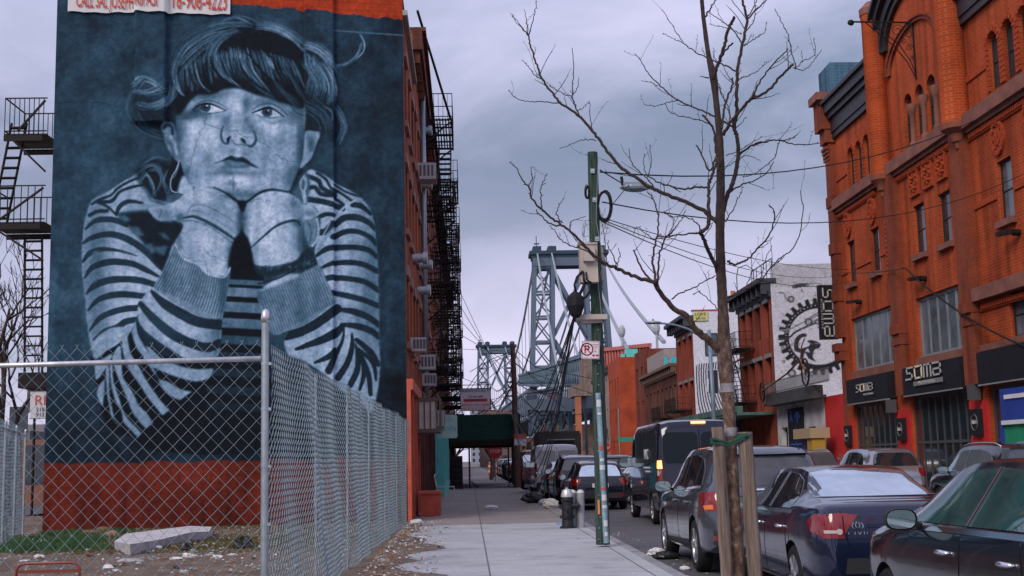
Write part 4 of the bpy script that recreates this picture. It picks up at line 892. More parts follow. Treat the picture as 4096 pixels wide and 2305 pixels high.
# small scattered debris that nobody could count
b=MB();rnd=random.Random(21);sm=[wht,brn,blk,concrete,mat('leaf_tan',(.30,.18,.10),.8),mat('litter_teal',(.15,.35,.38),.6)]
for i in range(5200):
    if rnd.random()<.3:x,y=rnd.uniform(-1.5,-.65+max(-.6,min(.2,(19-rnd.uniform(11,31))*.06))),rnd.uniform(11,31.5);z=SZ+.015
    else:x,y=rnd.uniform(-12,-1.9),rnd.uniform(13,32);z=GZ+.03
    s=rnd.uniform(.012,.042)*(1.6 if rnd.random()<.06 else 1);a=rnd.uniform(0,3.14);b.mi=rnd.choice([0,1,1,1,2,3,3,4,4,5]if rnd.random()<.5 else [1,4,3])
    c_1,s_1=math.cos(a)*s,math.sin(a)*s;h=rnd.uniform(.2,.8)*s
    b.add([(x-c_1,y-s_1,z),(x+s_1*.7,y-c_1*.7,z+h*.3),(x+c_1,y+s_1,z),(x-s_1*.7,y+c_1*.7,z+h*.2),(x,y,z+h)],[(0,1,4),(1,2,4),(2,3,4),(3,0,4)])
tag(b.build('debris',sm,fix=False),'leaves and small scraps scattered over the dirt along the fence','debris',kind='stuff')
# grass
def grass_patch(regions,n,h,m,seed,label):
    b=MB();r_=random.Random(seed)
    for i in range(n):
        cx_,cy_,rx,ry=r_.choice(regions);a=r_.uniform(0,6.28);k_=math.sqrt(r_.random());x=cx_+rx*k_*math.cos(a);y=cy_+ry*k_*math.sin(a)
        if x>-1.6:continue
        hh=h*r_.uniform(.4,1.2);a=r_.uniform(0,3.14);w_=.012;lx,ly=r_.uniform(-.4,.4)*hh,r_.uniform(-.4,.4)*hh
        b.add([(x-w_*math.cos(a),y-w_*math.sin(a),GZ-.02),(x+w_*math.cos(a),y+w_*math.sin(a),GZ-.02),(x+lx,y+ly,GZ+hh)],[(0,1,2)])
    return tag(b.build('grass',m,fix=False),label,'grass',kind='stuff')
gm=mat('grass_green',(.05,.115,.045),.8,0,.6,3.);gm2=mat('grass_dry',(.11,.10,.04),.8,0,.5,1.)
L0=[tuple(onZ(x,y,.15)[:2])for x,y in ((60,540),(25,548),(90,534),(60,550),(130,549),(270,525),(330,524),(225,527),(170,545),(250,540))]
grass_patch([(*L0[0],1.2,1.3),(*L0[1],.8,1.5),(*L0[2],1.2,.6),(L0[0][0]+.8,L0[0][1]-1.5,.6,.8),(*L0[3],.9,.8)],9000,.12,gm,1,'bright green grass at the left foot of the mural wall')
grass_patch([(*p,2.2,1.3)for p in L0[4:]]+[(*L0[0],2.5,2.5),(-5,27,3.5,3.5),(-4,24,2,2)],30000,.06,gm2,2,'thin yellowish weeds over the bare dirt of the lot')
# red tube chair at the bottom left
ch=thing('metal_chair','red brown slatted metal chair standing in front of the fence at the bottom left','chair',(-3.5,10,.15))
rm=mat('chair_red',(.20,.045,.035),.4,.2,.1);cx0=onY(16.5,565,10.)[0];cx1=onY(80,565,10.)[0];zt=onY(48,563,10.)[2]
b=MB();b.tube([(cx0,10,.6),(cx0,10,zt-.05),(cx0+.02,10,zt-.015),(cx0+.06,10,zt),(cx1-.06,10,zt),(cx1-.02,10,zt-.015),(cx1,10,zt-.05),(cx1,10,.6)],.011,8)
b.build('back_frame',rm,ch,smooth=True)
for k_ in range(4):b=MB();b.box(cx0+.01,cx1-.01,9.995,10.007,zt-.075-k_*.062,zt-.05-k_*.062);b.build('slat',rm,ch)
b=MB();b.box(cx0,cx1,9.55,10,.58,.6);b.build('seat',rm,ch)
for x in (cx0,cx1-.02):
    for y in (9.57,10.):b=MB();b.tube([(x+.01,y,.15),(x+.01,y,.6)],.011,8);b.build('leg',rm,ch)
# ------------------------------------------------------------------ right hand side of the street
XR=16.5;PR=PX(XR,-1)
soma_brick=brick('brick_orange',(.42,.064,.016),(.33,.046,.012),(.36,.115,.055),bw=.26,bh=.095,ms=.012,var=.22)
soma_brick_d=brick('brick_orange_dark',(.28,.048,.018),(.22,.038,.014),(.16,.08,.06),var=.25)
terra=mat('terracotta',(.33,.055,.018),.8,0,.35,9.,.5,25);ledge_m=mat('brownstone_ledge',(.21,.09,.07),.85,0,.3,1.5,.3,25)
black_c=mat('black_cornice',(.018,.017,.022),.55,0,.3,2.);awn=mat('awning_black',(.012,.012,.017),.6,0,.3,3.)
som=thing('ornate_brick_building','large ornate orange brick building with round turrets and black cornice','building',(XR,45,0))
arches=[(51.8,.74),(50.7,.74),(49.65,.74),(44.8,.86),(43.62,.86),(42.45,.86),(41.28-.0,.6),(37.15,.74),(36.05,.74),(34.95,.74)]
AH=[(c-w_/2,c+w_/2,12.68,14.5+(.28 if 40<c<46 else 0))for c,w_ in arches]
sash=[(52.08,53.1,8.78,10.6),(48.88,49.92,8.78,10.58),(43.85,44.95,8.7,10.53),(41.42,42.5,8.66,10.45),(36.55,37.57,8.55,10.42),(34.4,35.4,8.55,10.42),(36.35,37.42,4.95,6.32),(34.5,35.5,4.95,6.32)]
big=[(47.8,53.15,5.02,7.28),(40.98,45.3,4.97,7.15)]
doors=[(48.05,53.5,.2,3.62),(40.95,46.5,.2,3.66),(30.5,39.4,.2,3.62)]
b=MB();wallgrid(b,PR,28,54.6,.15,15.6,AH+sash+big+doors,.17)
b.add([(XR,28,17),(XR,54.6,17),(XR+14,54.6,17),(XR+14,28,17)],[(0,1,2,3)]);b.pbox(PR,28,54.6,15.6,17.0,-.3,-.002)
b.add([(XR,54.6,.1),(XR+14,54.6,.1),(XR+14,54.6,17),(XR,54.6,17)],[(0,1,2,3)]);b.add([(XR,28,.1),(XR+14,28,.1),(XR+14,28,17),(XR,28,17)],[(0,1,2,3)])
arcT=[(46.9-i*.3,0)for i in range(22)];yc,hw=43.9,3.2
gab=[(46.9,15.6)]+[(yc+hw*math.cos(a),17.2+2.1*math.sin(a))for a in np.linspace(.0,math.pi,17)]+[(40.9,15.6)]
b.prism(PR,gab,-.3,-.004);b.build('wall',soma_brick,som,fix=False)
# arch heads: spandrels closing the rectangular openings into round arches
b=MB();rim=MB()
for (c,w_),h in zip(arches,AH):
    r_=w_/2;zt=h[3];zc=zt-r_;n_=10
    for s in (-1,1):
        b=MB();pts=[(c+s*r_,zt+.0)]+[(c+s*r_*math.cos(a),zc+r_*math.sin(a))for a in np.linspace(0,math.pi/2,n_)]
        b.prism(PR,pts,-.165,-.003);b.build('arch_head',soma_brick,som)
    rim=MB()
    if not 40<c<46:
        o,i_=r_+.2,r_+.02
        for k_ in range(16):
            a0,a1=math.pi*k_/16,math.pi*(k_+1)/16
            rim.prism(PR,[(c+i_*math.cos(a0),zc+i_*math.sin(a0)),(c+o*math.cos(a0),zc+o*math.sin(a0)),(c+o*math.cos(a1),zc+o*math.sin(a1)),(c+i_*math.cos(a1),zc+i_*math.sin(a1))],.0,.05+.02*(k_%2))
        for s in (-1,1):
            for j in range(9):rim.pbox(PR,c+s*i_,c+s*(o-.03),12.72+j*.165,12.86+j*.165,.0,.045)
        rim.build('arch_surround',terra,som)

for (c,w_),h in zip(arches,AH):window(PR,h,som,frame_dark,glass,.17,1,2,.07)
for h in sash:window(PR,h,som,frame_dark,glass if h[0]>40 else glassl,.17,1,2,.07)
for h in big:window(PR,h,som,frame_grey,glassl,.17,5,1,.12,.14)
for h in doors:
    window(PR,h,som,mat('door_grey',(.06,.062,.07),.45),glass,.17,8 if h[1]-h[0]<6 else 12,2,.12,.1)
b=MB()
for h in sash:b.pbox(PR,h[0]-.12,h[1]+.12,h[2]-.2,h[2]-.003,.0,.16)
for h in big:b.pbox(PR,h[0]-.1,h[1]+.1,h[2]-.3,h[2]-.003,.0,.1)
b.build('sills',ledge_m,som)
# ledges under the arched windows, string courses
b=MB()
for y0,y1,z in ((47.6,54.6,12.5),(40.1,46.9,12.42),(28,39.3,12.25)):b.pbox(PR,y0,y1,z-.28,z+.16,.0,.32);b.pbox(PR,y0,y1,z-.42,z-.28,.0,.18)
for y0,y1,z in ((28,39.5,6.62),):b.pbox(PR,y0,y1,z-.3,z+.12,.0,.3)
b.pbox(PR,28,39.5,4.72,4.92,.0,.15);b.build('ledge',ledge_m,som)
b=MB()
for y0,y1,z in ((48.9,54.6,12.02),(40.9,46.9,11.95),(28,39.5,11.78),(28,39.5,6.2)):
    n_=int((y1-y0)/.16)
    for i in range(n_):b.pbox(PR,y0+i*.16,y0+i*.16+.09,z-.14,z,.0,.12)
    b.pbox(PR,y0,y1,z-.2,z-.14,0,.06)
for y0,y1 in ((50,51.9),(47.9,48.8),(53.2,54.3),(37.7,39.4),(35.5,36.4)):b.pbox(PR,y0,y1,9.3,9.5,0,.05);
for y0,y1 in ((52.3,54.2),(37.7,39.3)):b.pbox(PR,y0,y1,13.5,13.72,0,.05)
b.build('string_course',terra,som)
# medallions and square panels
def disc(Y,Z,ry,rz,name='medallion'):
    b=MB()
    for (s0,s1,w_)in ((.78,1,.09),(.0,.45,.08),(.45,.6,.05)):
        n_=20
        for k_ in range(n_):
            a0,a1=2*math.pi*k_/n_,2*math.pi*(k_+1)/n_
            q=[(Y+ry*s1*math.cos(a0),Z+rz*s1*math.sin(a0)),(Y+ry*s1*math.cos(a1),Z+rz*s1*math.sin(a1)),(Y+ry*s0*math.cos(a1),Z+rz*s0*math.sin(a1)),(Y+ry*s0*math.cos(a0),Z+rz*s0*math.sin(a0))]
            b.prism(PR,q if s0 else q[:2]+[(Y,Z)],.0,w_+.012*(k_%2))
    for k_ in range(8):a=k_*math.pi/4;b.pbox(PR,Y+ry*.69*math.cos(a)-.05,Y+ry*.69*math.cos(a)+.05,Z+rz*.69*math.sin(a)-.05,Z+rz*.69*math.sin(a)+.05,.0,.08)
    b.build(name,terra,som)
for Y,Z in ((52.75,11.35),(49.5,11.3),(37.25,11.15),(35.0,11.15)):disc(Y,Z,.46,.56)
disc(46.75,6.25,.3,.42);disc(40.35,6.2,.3,.42)
for Y in (44.55,43.2,41.9):
    b=MB();b.pbox(PR,Y-.46,Y+.46,10.85,11.85,.0,.05)
    for s in (-.42,.42):b.pbox(PR,Y+s-.04,Y+s+.04,10.87,11.83,.05,.1)
    for z in (10.9,11.8):b.pbox(PR,Y-.38,Y+.38,z-.04,z+.03,.05,.1)
    r_=random.Random(int(Y*10))
    for k_ in range(16):a=k_*math.pi/8;rr_=.2 if k_%2 else .3;b.lathe((XR-.06,Y+rr_*math.cos(a),11.35+rr_*math.sin(a)),[(.07,0),(.05,-.06),(0,-.075)],7,'x')
    b.build('relief_panel',terra,som)
for Y in (47.9,40.75):
    b=MB();b.pbox(PR,Y-.14,Y+.14,8.35,10.6,.0,.05)
    for k_ in range(12):b.lathe((XR-.05,Y,8.5+k_*.18),[(.08,0),(.05,-.05),(0,-.06)],8,'x')
    b.build('relief_panel',terra,som)
# piers, corner pier with cap
b=MB()
for y0,y1,z0,z1,w_ in ((46.35,47.2,3.7,12.2,.3),(39.55,40.5,3.7,12.1,.3),(54.0,54.62,6.6,15.8,.3),(54.0,54.62,.2,6.0,.1)):b.pbox(PR,y0,y1,z0,z1,.0,w_)
for z in (12.4,10.3,8.2):b.pbox(PR,53.95,54.66,z,z+.5,.0,.36)
b.pbox(PR,53.9,54.75,15.3,15.9,-.3,.45);b.pbox(PR,53.85,54.9,15.9,17.2,-.5,.62)
for i in range(4):b.pbox(PR,53.95,54.72,15.0-i*.16,15.12-i*.16,.3,.44-i*.04)
for y0 in (46.3,39.5,53.95):b.pbox(PR,y0,y0+.85,6.0,6.35,.0,.42);b.pbox(PR,y0+.02,y0+.8,5.6,5.995,.0,.34)
b.build('pier',soma_brick_d,som)
b=MB();b.pbox(PR,53.7,55.05,17.2,17.55,-.6,.8);b.build('pier_cap',ledge_m,som)
for Y,R in ((47.25,.44),(39.72,.50)):
    t=MB();t.lathe((XR-.28,Y,0),[(R,12.25),(R,18.45),(R*1.05,18.5),(R*1.05,18.7)],28)
    tt=t.build('turret',soma_brick,som,smooth='auto')
    c=MB();c.lathe((XR-.28,Y,0),[(.0,11.4),(.09,11.42),(.12,11.6),(.2,11.65),(.27,11.9),(R*1.02,12.05),(R*1.04,12.25)],28);c.build('corbel',mat('corbel',(.20,.07,.045),.85,0,.3,3.),tt,smooth='auto')
    c=MB();c.lathe((XR-.28,Y,0),[(R*1.12,18.7),(R*1.15,18.95),(R*.5,19.25),(0,19.3)],28);c.build('turret_cap',ledge_m,tt,smooth='auto')
# black cornice: straight runs and the curved gable
b=MB()
for y0,y1 in ((47.6,54.1),(28,39.4)):
    b.pbox(PR,y0,y1,15.45,15.7,.0,.14);b.pbox(PR,y0,y1,15.7,16.3,.0,.2);b.pbox(PR,y0,y1,16.3,16.55,.0,.34);b.pbox(PR,y0,y1,16.55,16.95,.0,.48);b.pbox(PR,y0,y1,16.95,17.1,-.3,.62)
def band(s0,s1,w0,w1):
    A=np.linspace(0,math.pi,25)
    for a0,a1 in zip(A[:-1],A[1:]):
        q=[(yc+hw*s*math.cos(a),17.0+(2.1+(s-1)*3.2)*math.sin(a))for s,a in ((s0,a0),(s1,a0),(s1,a1),(s0,a1))];b.prism(PR,q,w0,w1)
band(.80,.88,.0,.16);band(.88,1.02,.0,.26);band(1.02,1.12,.0,.44);band(1.12,1.17,-.3,.6)
b.build('cornice',black_c,som)
b=MB();A=np.linspace(0.05,math.pi-.05,25)
for a0,a1 in zip(A[:-1],A[1:]):
    for s0,s1,w_ in ((.80,.88,.1),(.88,.92,.16)):b.prism(PR,[(43.9+3.0*s*math.cos(a),15.9+1.5*s*math.sin(a))for s,a in ((s0,a0),(s1,a0),(s1,a1),(s0,a1))],.0,w_)
b.build('relieving_arch',soma_brick_d,som)
# short columns between the four arched windows
for Y in (44.2,43.03,41.86):
    b=MB();b.lathe((XR-.06,Y,0),[(.17,12.55),(.17,12.75),(.11,12.82),(.10,13.75),(.13,13.82),(.18,13.95),(.2,14.1),(.2,14.2)],12);b.build('column',ledge_m,som,smooth='auto')
# painted red panels between the shop fronts
redp=mat('shop_red',(.50,.03,.03),.6,0,.15,2.);b=MB()
for y0,y1,z1 in ((46.55,48.0,3.2),(39.45,40.9,3.2),(53.55,54.6,3.1)):b.pbox(PR,y0,y1,.15,z1,.0,.06)
b.build('painted_pier',redp,som)
def glyph(ch):
    return {'s':[[(1,1),(.12,1),(.12,.52),(.88,.52),(.88,0),(-.05,0)]],'o':[[(0,.08),(0,.92),(.08,1),(.92,1),(1,.92),(1,.08),(.92,0),(.08,0),(0,.08)]],
            'm':[[(0,0),(0,1),(1,1),(1,0)],[(.5,1),(.5,0)]],'a':[[(0,1),(1,1),(1,0),(0,0),(0,.5),(1,.5)]]}[ch]
silver=mat('sign_silver',(.55,.57,.58),.35,.3);silver2=mat('sign_cream',(.75,.70,.50),.4)
def soma_letters(P,u0,v0,cw,ch,gap,wd,w_,parent,flip=1,vert=False):
    u=u0
    for i,c in enumerate('soma'):
        segs=[[(u+flip*(x*cw),v0+y*ch)if not vert else (v0+y*ch,u-(x*cw))for x,y in pl]for pl in glyph(c)]
        strokes(segs,wd,P,w_,'lettering',parent,silver2 if c=='o' and not vert else silver,.03)
        u=u+flip*(cw+gap)if not vert else u-(cw+gap)
for (y0,y1,lab,sc,yl,zl)in ((53.2,47.9,'a',.62,51.75,3.98),(46.2,40.7,'b',1.,45.7,4.0),(39.3,30,'c',0,0,0)):
    a=MB();Pq=PR;z0,z1=3.66,4.74
    q=[(0,z1),(.36,z1-.08),(.36,z0),(0,z0)]
    vs=[PR(y,z,w_)for y in (y0,y1)for (w_,z)in q];a.add(vs,[(0,1,2,3),(7,6,5,4),(0,4,5,1),(1,5,6,2),(2,6,7,3),(3,7,4,0)])
    ao=a.build('awning',awn,som)
    e=MB();e.pbox(PR,y1,y0,z0-.05,z0-.002,.30,.37);e.build('awning_rail',frame_grey,ao)
    if sc:
        soma_letters(PR,yl,zl+(.12 if sc<1 else .22),.68*sc,.36*sc+.05,.22*sc,.055*sc+.01,.38,ao,-1)
        if sc==1:
            p_=MB();p_.pbox(PR,yl-3.5,yl-.75,zl-.06,zl+.1,.37,.41);p_.build('name_plate',mat('name_plate',(.20,.20,.19),.4),ao)
        put_text('WILLIAMSBURG',.17 if sc==1 else .13,PR,yl-(2.05 if sc==1 else 1.6),zl+(.02 if sc==1 else-.04),.416,ao,silver,sx=1.,flip=True,spacing=1.5,depth=.004)
# hanging vertical sign
vs_=thing('vertical_sign','tall black vertical sign with silver letters on the corner of the brick building','sign',(16.1,54.95,7.8))
b=MB();b.box(15.62,16.42,54.86,55.06,6.6,9.03);b.box(16.42,16.6,54.94,54.98,8.6,8.7);b.box(16.42,16.6,54.94,54.98,6.9,7.0);b.build('panel',awn,vs_)
PV=PY(54.86);soma_letters(PV,8.85,15.83,.42,.42,.14,.06,.0,vs_,1,True)
put_text('WILLIAMSBURG',.13,PV,15.74,7.75,.01,vs_,silver,rot=-math.pi/2,spacing=1.6,depth=.004)
# iron sign bracket high on the facade
br=thing('iron_bracket','ornate wrought iron bracket with scrolls projecting from the top of the brick facade','bracket',(XR,43.7,16))
b=MB();b.beam((14.25,43.7,17.2),(XR,43.7,17.15),.05);b.beam((XR-.03,43.7,17.15),(XR-.03,43.7,15.0),.05)
b.tube([(14.7,43.7,17.2),(15.2,43.7,16.75),(15.75,43.7,16.25),(16.2,43.7,15.65),(XR-.03,43.7,15.05)],.02,5);b.tube([(15.0,43.7,17.1),(15.45,43.7,16.75),(15.95,43.7,16.3),(16.3,43.7,15.7),(XR-.03,43.7,15.25)],.018,5)
def scroll(cx_,cz_,r0,sgn=1):
    b.tube([(cx_+sgn*r0*(1-t*.75)*math.cos(t*9),43.7,cz_+r0*(1-t*.75)*math.sin(t*9))for t in np.linspace(0,1,18)],.014,4)
for q in ((15.9,16.85,.25,1),(16.3,16.7,.16,-1),(15.5,16.95,.18,1),(16.3,16.2,.14,1),(16.1,16.45,.12,-1),(16.37,15.8,.1,1),(15.15,17.07,.08,1),(16.3,16.98,.12,1)):scroll(*q)
b.build('ironwork',iron,br);b=MB();b.blob((14.2,43.7,17.17),.13,.1,.11,1,8,6,.1);b.build('finial',iron,br)
# flood lights, meter boxes, wall lamps
for i,(Y,Z,s)in enumerate(((51.6,7.85,1),(44.1,7.75,1),(36.3,8.0,1.1))):
    t=thing('flood_light',['black flood light on a bracket above the left large window','black flood light on a bracket above the middle large window','black flood light cut by the right edge of the picture'][i],'lamp',PR(Y,Z,0),'flood lights on the brick facade')
    b=MB();b.lathe(PR(Y,Z,.0),[(.1,0),(.1,-.22),(.05,-.24)],10,'x');b.build('mount',iron,t);b=MB();b.beam(PR(Y-.1,Z+.02,.22),PR(Y+.75,Z+.08,.35),.16,.12);b.build('lamp_head',iron,t)
for i,(Y,Z)in enumerate(((54.1,2.35),(47.3,2.45),(40.2,2.5))):
    t=thing('wall_plaque',['small black letter box on the red strip left of the first shop front','black plaque on the red pier between the two shop fronts','black plaque on the red pier right of the second shop front'][i],'plaque',PR(Y,Z,0),'black plaques on the red piers')
    b=MB();b.pbox(PR,Y-.36,Y+.36,Z-.42,Z+.42,.06,.2);b.build('board',blackm,t)
    b=MB();[b.beam(PR(Y+.26*math.cos(a0),Z+.26*math.sin(a0),.205),PR(Y+.26*math.cos(a0+.5),Z+.26*math.sin(a0+.5),.205),.03,.01)for a0 in np.arange(0,6.2,.45)]
    soma_letters(PR,Y+.2,Z-.04,.09,.1,.025,.02,.2,t,-1);b.build('ring',frame_grey,t)
for i,(Y,Z)in enumerate(((47.9,3.35),(39.9,3.45))):
    t=thing('wall_speaker',['small grey box speaker under the end of the left awning','small grey box speaker between the middle and right awnings'][i],'speaker',PR(Y,Z,.3),'box speakers under the awnings');b=MB();b.pbox(PR,Y-.12,Y+.12,Z-.25,Z+.25,.1,.45);b.build('body',mat('speaker_grey',(.07,.07,.08),.5),t)
ps=thing('painted_board','blue and green painted plywood board under the right hand awning','board',(15.9,37,0))
b=MB();b.box(15.55,15.75,33,36.2,.15,2.45);b.build('green_panel',mat('board_green',(.02,.24,.12),.6,0,.15,2.),ps);b=MB();b.box(15.5,15.8,33,36.25,2.45,3.35);b.box(15.5,15.55,36.2,36.4,.15,2.4);b.build('blue_top',mat('board_blue',(.015,.045,.28),.5,0,.15,2.),ps)
b=MB();b.box(15.46,15.5,33.2,36.2,2.32,2.44);b.box(15.46,15.5,33,35.9,3.05,3.17);b.build('trim',white,ps)
# blue brick bulkhead on the roof
bk=thing('roof_bulkhead','blue painted brick block on the roof behind the left cornice','rooftop block',(18.7,60,16))
b=MB();b.box(18.0,19.6,59,61,16,20.6);b.build('walls',brick('brick_blue',(.045,.12,.19),(.035,.09,.15),(.10,.2,.28),var=.3),bk)
b=MB();b.box(18.75,19.1,58.98,59,18.6,18.95);b.build('patch',mat('patch_teal',(.1,.35,.38),.7),bk)
# ------------------------------------------------------------------ low building with terrace
low=thing('low_corner_building','one storey white painted building with red side and roof terrace left of the ornate one','building',(XR,60,0))
wgr=mat('whitewash',(.48,.48,.50),.75,0,.3,1.2,.2,10)
b=MB();wallgrid(b,PR,57.9,66.95,.15,4.2,[(59.6,60.9,.2,2.9),(64.9,66.2,1.2,3.0)],.3);b.add([(XR,54.7,4.2),(XR,66.95,4.2),(XR+9,66.95,4.2),(XR+9,54.7,4.2)],[(0,1,2,3)]);b.build('wall',wgr,low,fix=False)
window(PR,(59.6,60.9,.2,2.9),low,frame_dark,glass,.3);window(PR,(64.9,66.2,1.2,3.0),low,frame_dark,glass,.3)
b=MB();b.pbox(PR,54.7,57.9,.15,4.2,-.3,.0);b.build('red_wall',redp,low)
b=MB();b.pbox(PR,57.5,66.9,4.15,4.3,.0,.7);b.pbox(PR,57.5,66.9,4.3,4.75,.15,.62);b.build('ledge',mat('ledge_dark',(.06,.06,.065),.8,0,.4,4.),low)
b=MB()
for z in (4.8,5.35):b.pbox(PR,54.8,66.9,z,z+.035,.6,.64)
for i in range(88):y=54.8+i*.1375;b.pbox(PR,y,y+.018,4.75,5.35,.61,.63)
b.build('railing',mat('railing_grey',(.10,.10,.11),.5),low)
b=MB();b.pbox(PR,55.2,60,4.2,7.0,-3.2,-3.0);b.build('terrace_wall',mat('terrace_wall',(.35,.42,.36),.8,0,.45,1.2,var2=(.6,.6,.5)),low)
b=MB();b.pbox(PR,56.2,56.9,5.0,6.6,-3.0,-2.96);b.pbox(PR,57.6,58.1,5.6,6.5,-3.0,-2.96);b.build('terrace_window',glass,low)
gf=mat('graffiti_dark',(.03,.03,.035),.7);r_=random.Random(3)
segs=[]
for k_ in range(34):
    y=62.2+r_.uniform(-1.0,1.2);z=r_.uniform(1.3,3.8);pl=[(y,z)]
    for j in range(5):y+=r_.uniform(-.28,.28);z+=r_.uniform(-.25,.25);pl.append((y,z))
    segs.append(pl)
strokes(segs,.05,PR,.004,'graffiti',low,gf,.004)
strokes([[(54.9+.55*k_+.3*math.cos(a),.9+.6*math.sin(a))for a in np.linspace(0,6.3,10)]for k_ in range(3)],.16,PR,.004,'graffiti',low,mat('graffiti_pink',(.7,.35,.42),.6),.004)
pz=thing('blue_poster','dark poster with blue lettering on the white building left of the red wall','poster',PR(63.9,2.4,0));b=MB();b.pbox(PR,61.6,64.6,1.6,3.9,.01,.05);b.build('board',blackm,pz)
bl=mat('poster_blue',(.02,.12,.6),.5,emis=0);put_text('X',.9,PR,63.9,3.5,.055,pz,bl,flip=True,bold=1);strokes([[(62.7,3.2),(62.7,3.75)],[(63.1,3.45),(62.7,3.78),(62.3,3.45)]],.12,PR,.052,'arrow',pz,bl,.006)
for k_ in range(6):put_text(['TATTOO','PIERCING','OPEN','STUDIO'][0]if False else '- - - -',.2,PR,63.1,2.95-k_*.15,.055,pz,bl,flip=True)
strokes([[(64.2,2.1),(62.0,2.1)],[(63.6,2.1),(63.6,1.75)],[(62.9,2.1),(62.9,1.7)]],.06,PR,.052,'lettering',pz,bl,.006)
yb_=thing('yellow_newsbox','yellow and blue street box with a tan lid by the white building','kiosk',(15.6,59,.15))
b=MB();b.box(15.3,15.9,56.0,56.8,.15,2.3);b.build('body',mat('yellow_paint',(.40,.25,.03),.5),yb_);b=MB();b.box(15.2,16.1,55.9,58.8,2.3,2.75);b.build('lid',mat('lid_tan',(.38,.29,.18),.5),yb_);b=MB();b.box(15.5,15.9,57.2,58.5,.15,2.28);b.build('panel',mat('deep_blue',(.03,.03,.2),.5),yb_)
# bicycle sculpture on the terrace railing
bc=thing('bicycle','old bicycle hung on the terrace railing below the gear mural','bicycle',(15.7,61,5.4));
def wheel3(c,r,name):
    b=MB();b.tube([(c[0],c[1]+r*math.cos(a),c[2]+r*math.sin(a))for a in np.linspace(0,2*math.pi,22)],.045,5);
    for a in np.linspace(0,math.pi,6)[:-1]:b.beam((c[0],c[1]-r*math.cos(a),c[2]-r*math.sin(a)),(c[0],c[1]+r*math.cos(a),c[2]+r*math.sin(a)),.012)
    b.build(name,iron,bc)
wheel3((15.6,57.6,5.35),.62,'wheel');wheel3((15.6,66.3,4.9),.5,'wheel')
b=MB();b.tube([(15.6,57.6,5.35),(15.6,58.3,6.0),(15.6,61,5.5),(15.6,66.3,4.95)],.05,5);b.tube([(15.6,58.3,6.0),(15.6,58.0,6.6),(15.6,57.4,6.9)],.03,5);b.build('frame',mat('rust',(.16,.08,.05),.8,0,.4,5.),bc)
# ------------------------------------------------------------------ painted side walls drawn on a fine mesh
def canvas(x0,y0,x1,y1,res,v0=.6,to=None):
    global CW,CH,yy,xx,V,c_,RES
    RES=res
    CW,CH=int((x1-x0)/res),int((y1-y0)/res);yy,xx=np.mgrid[0:CH,0:CW].astype(np.float32);V=np.full((CH,CW),v0,np.float32)
    c_=lambda p:[((x-x0)/res,(y-y0)/res)for x,y in p]
def sidewall(name,Y,Xa,Xb,Za,Zb,x0,y0,res,cols,stops,parent,step=.035,label=None):
    n_,m_=int((Xb-Xa)/step),int((Zb-Za)/step)
    U,W_=np.meshgrid(np.linspace(Xa,Xb,n_+1),np.linspace(Za,Zb,m_+1));P_=np.stack([U,np.full_like(U,Y),W_],-1).reshape(-1,3);q=proj(P_)*4
    gx=np.clip((q[:,0]-x0)/res,0,CW-1.01).astype(int);gy=np.clip((q[:,1]-y0)/res,0,CH-1.01).astype(int);v=V[gy,gx]
    C=np.stack([np.interp(v,stops,s2l(cols)[:,k])for k in range(3)]+[np.ones_like(v)],-1).astype(np.float32)
    ii=(np.arange(m_)[:,None]*(n_+1)+np.arange(n_)[None]).reshape(-1);F4=np.stack([ii,ii+1,ii+n_+2,ii+n_+1],1)
    off=np.array(root_of(parent).location);me=bpy.data.meshes.new(name);me.from_pydata((P_-off).tolist(),[],F4.tolist());ca=me.color_attributes.new('paint','FLOAT_COLOR','POINT');ca.data.foreach_set('color',C.reshape(-1))
    me.materials.append(bpy.data.materials['mural_paint']);return link(name,me,parent,label=label)
bikeb=thing('red_brick_house','red brick house with black cornice and a gear mural on its white side wall','building',(XR,67,0))
canvas(3080,1020,3400,1640,.8,.88)
V[:]=.86+(fnoise(30,4)-.5)*.25;V[:int(130/.8)]-=.12
g4=lambda q:[(2900+x/1.706,1000+y/1.706)for x,y in q]
cxg,cyg=640,590
pts=[]
for k_ in range(30):
    a=k_*2*math.pi/30
    for da,r_ in ((-.07,234),(-.045,272),(.045,272),(.07,234)):pts.append((cxg+r_*1.02*math.cos(a+da),cyg+r_*.97*math.sin(a+da)))
poly(g4(pts),.06,1,1,False);poly(g4([(cxg+205*math.cos(a),cyg+192*math.sin(a))for a in np.linspace(0,6.28,40)[:-1]]),.86,1,1)
for a in np.linspace(2.1,4.6,22):line(g4([(cxg+218*math.cos(a),cyg+208*math.sin(a)),(cxg+226*math.cos(a),cyg+216*math.sin(a))]),3,.8,.8,.8)
poly(g4([(470,660),(475,610),(510,575),(550,570),(555,590),(520,600),(500,640),(510,670),(560,660),(580,640),(560,620),(600,615),(650,640),(640,670),(610,680),(600,730),(620,760),(570,740),(545,700),(530,750),(510,740),(515,705),(480,690)]),.10,1,1)
poly(g4([(545,690),(565,670),(580,700)]),.85,1,1,False)
for q,w_ in (([(370,610),(430,600),(480,560),(560,520),(660,480)],9),([(370,545),(440,540),(500,510),(600,460),(670,430)],7),([(580,460),(660,410)],8),([(590,490),(680,450)],8),([(470,250),(520,240),(560,238)],16),([(520,270),(530,285)],8),([(560,235),(620,225),(660,235)],5),([(370,290),(400,295),(420,340),(450,350)],8)):line(g4(q),w_,.16 if w_>8 else .45,.9,1)
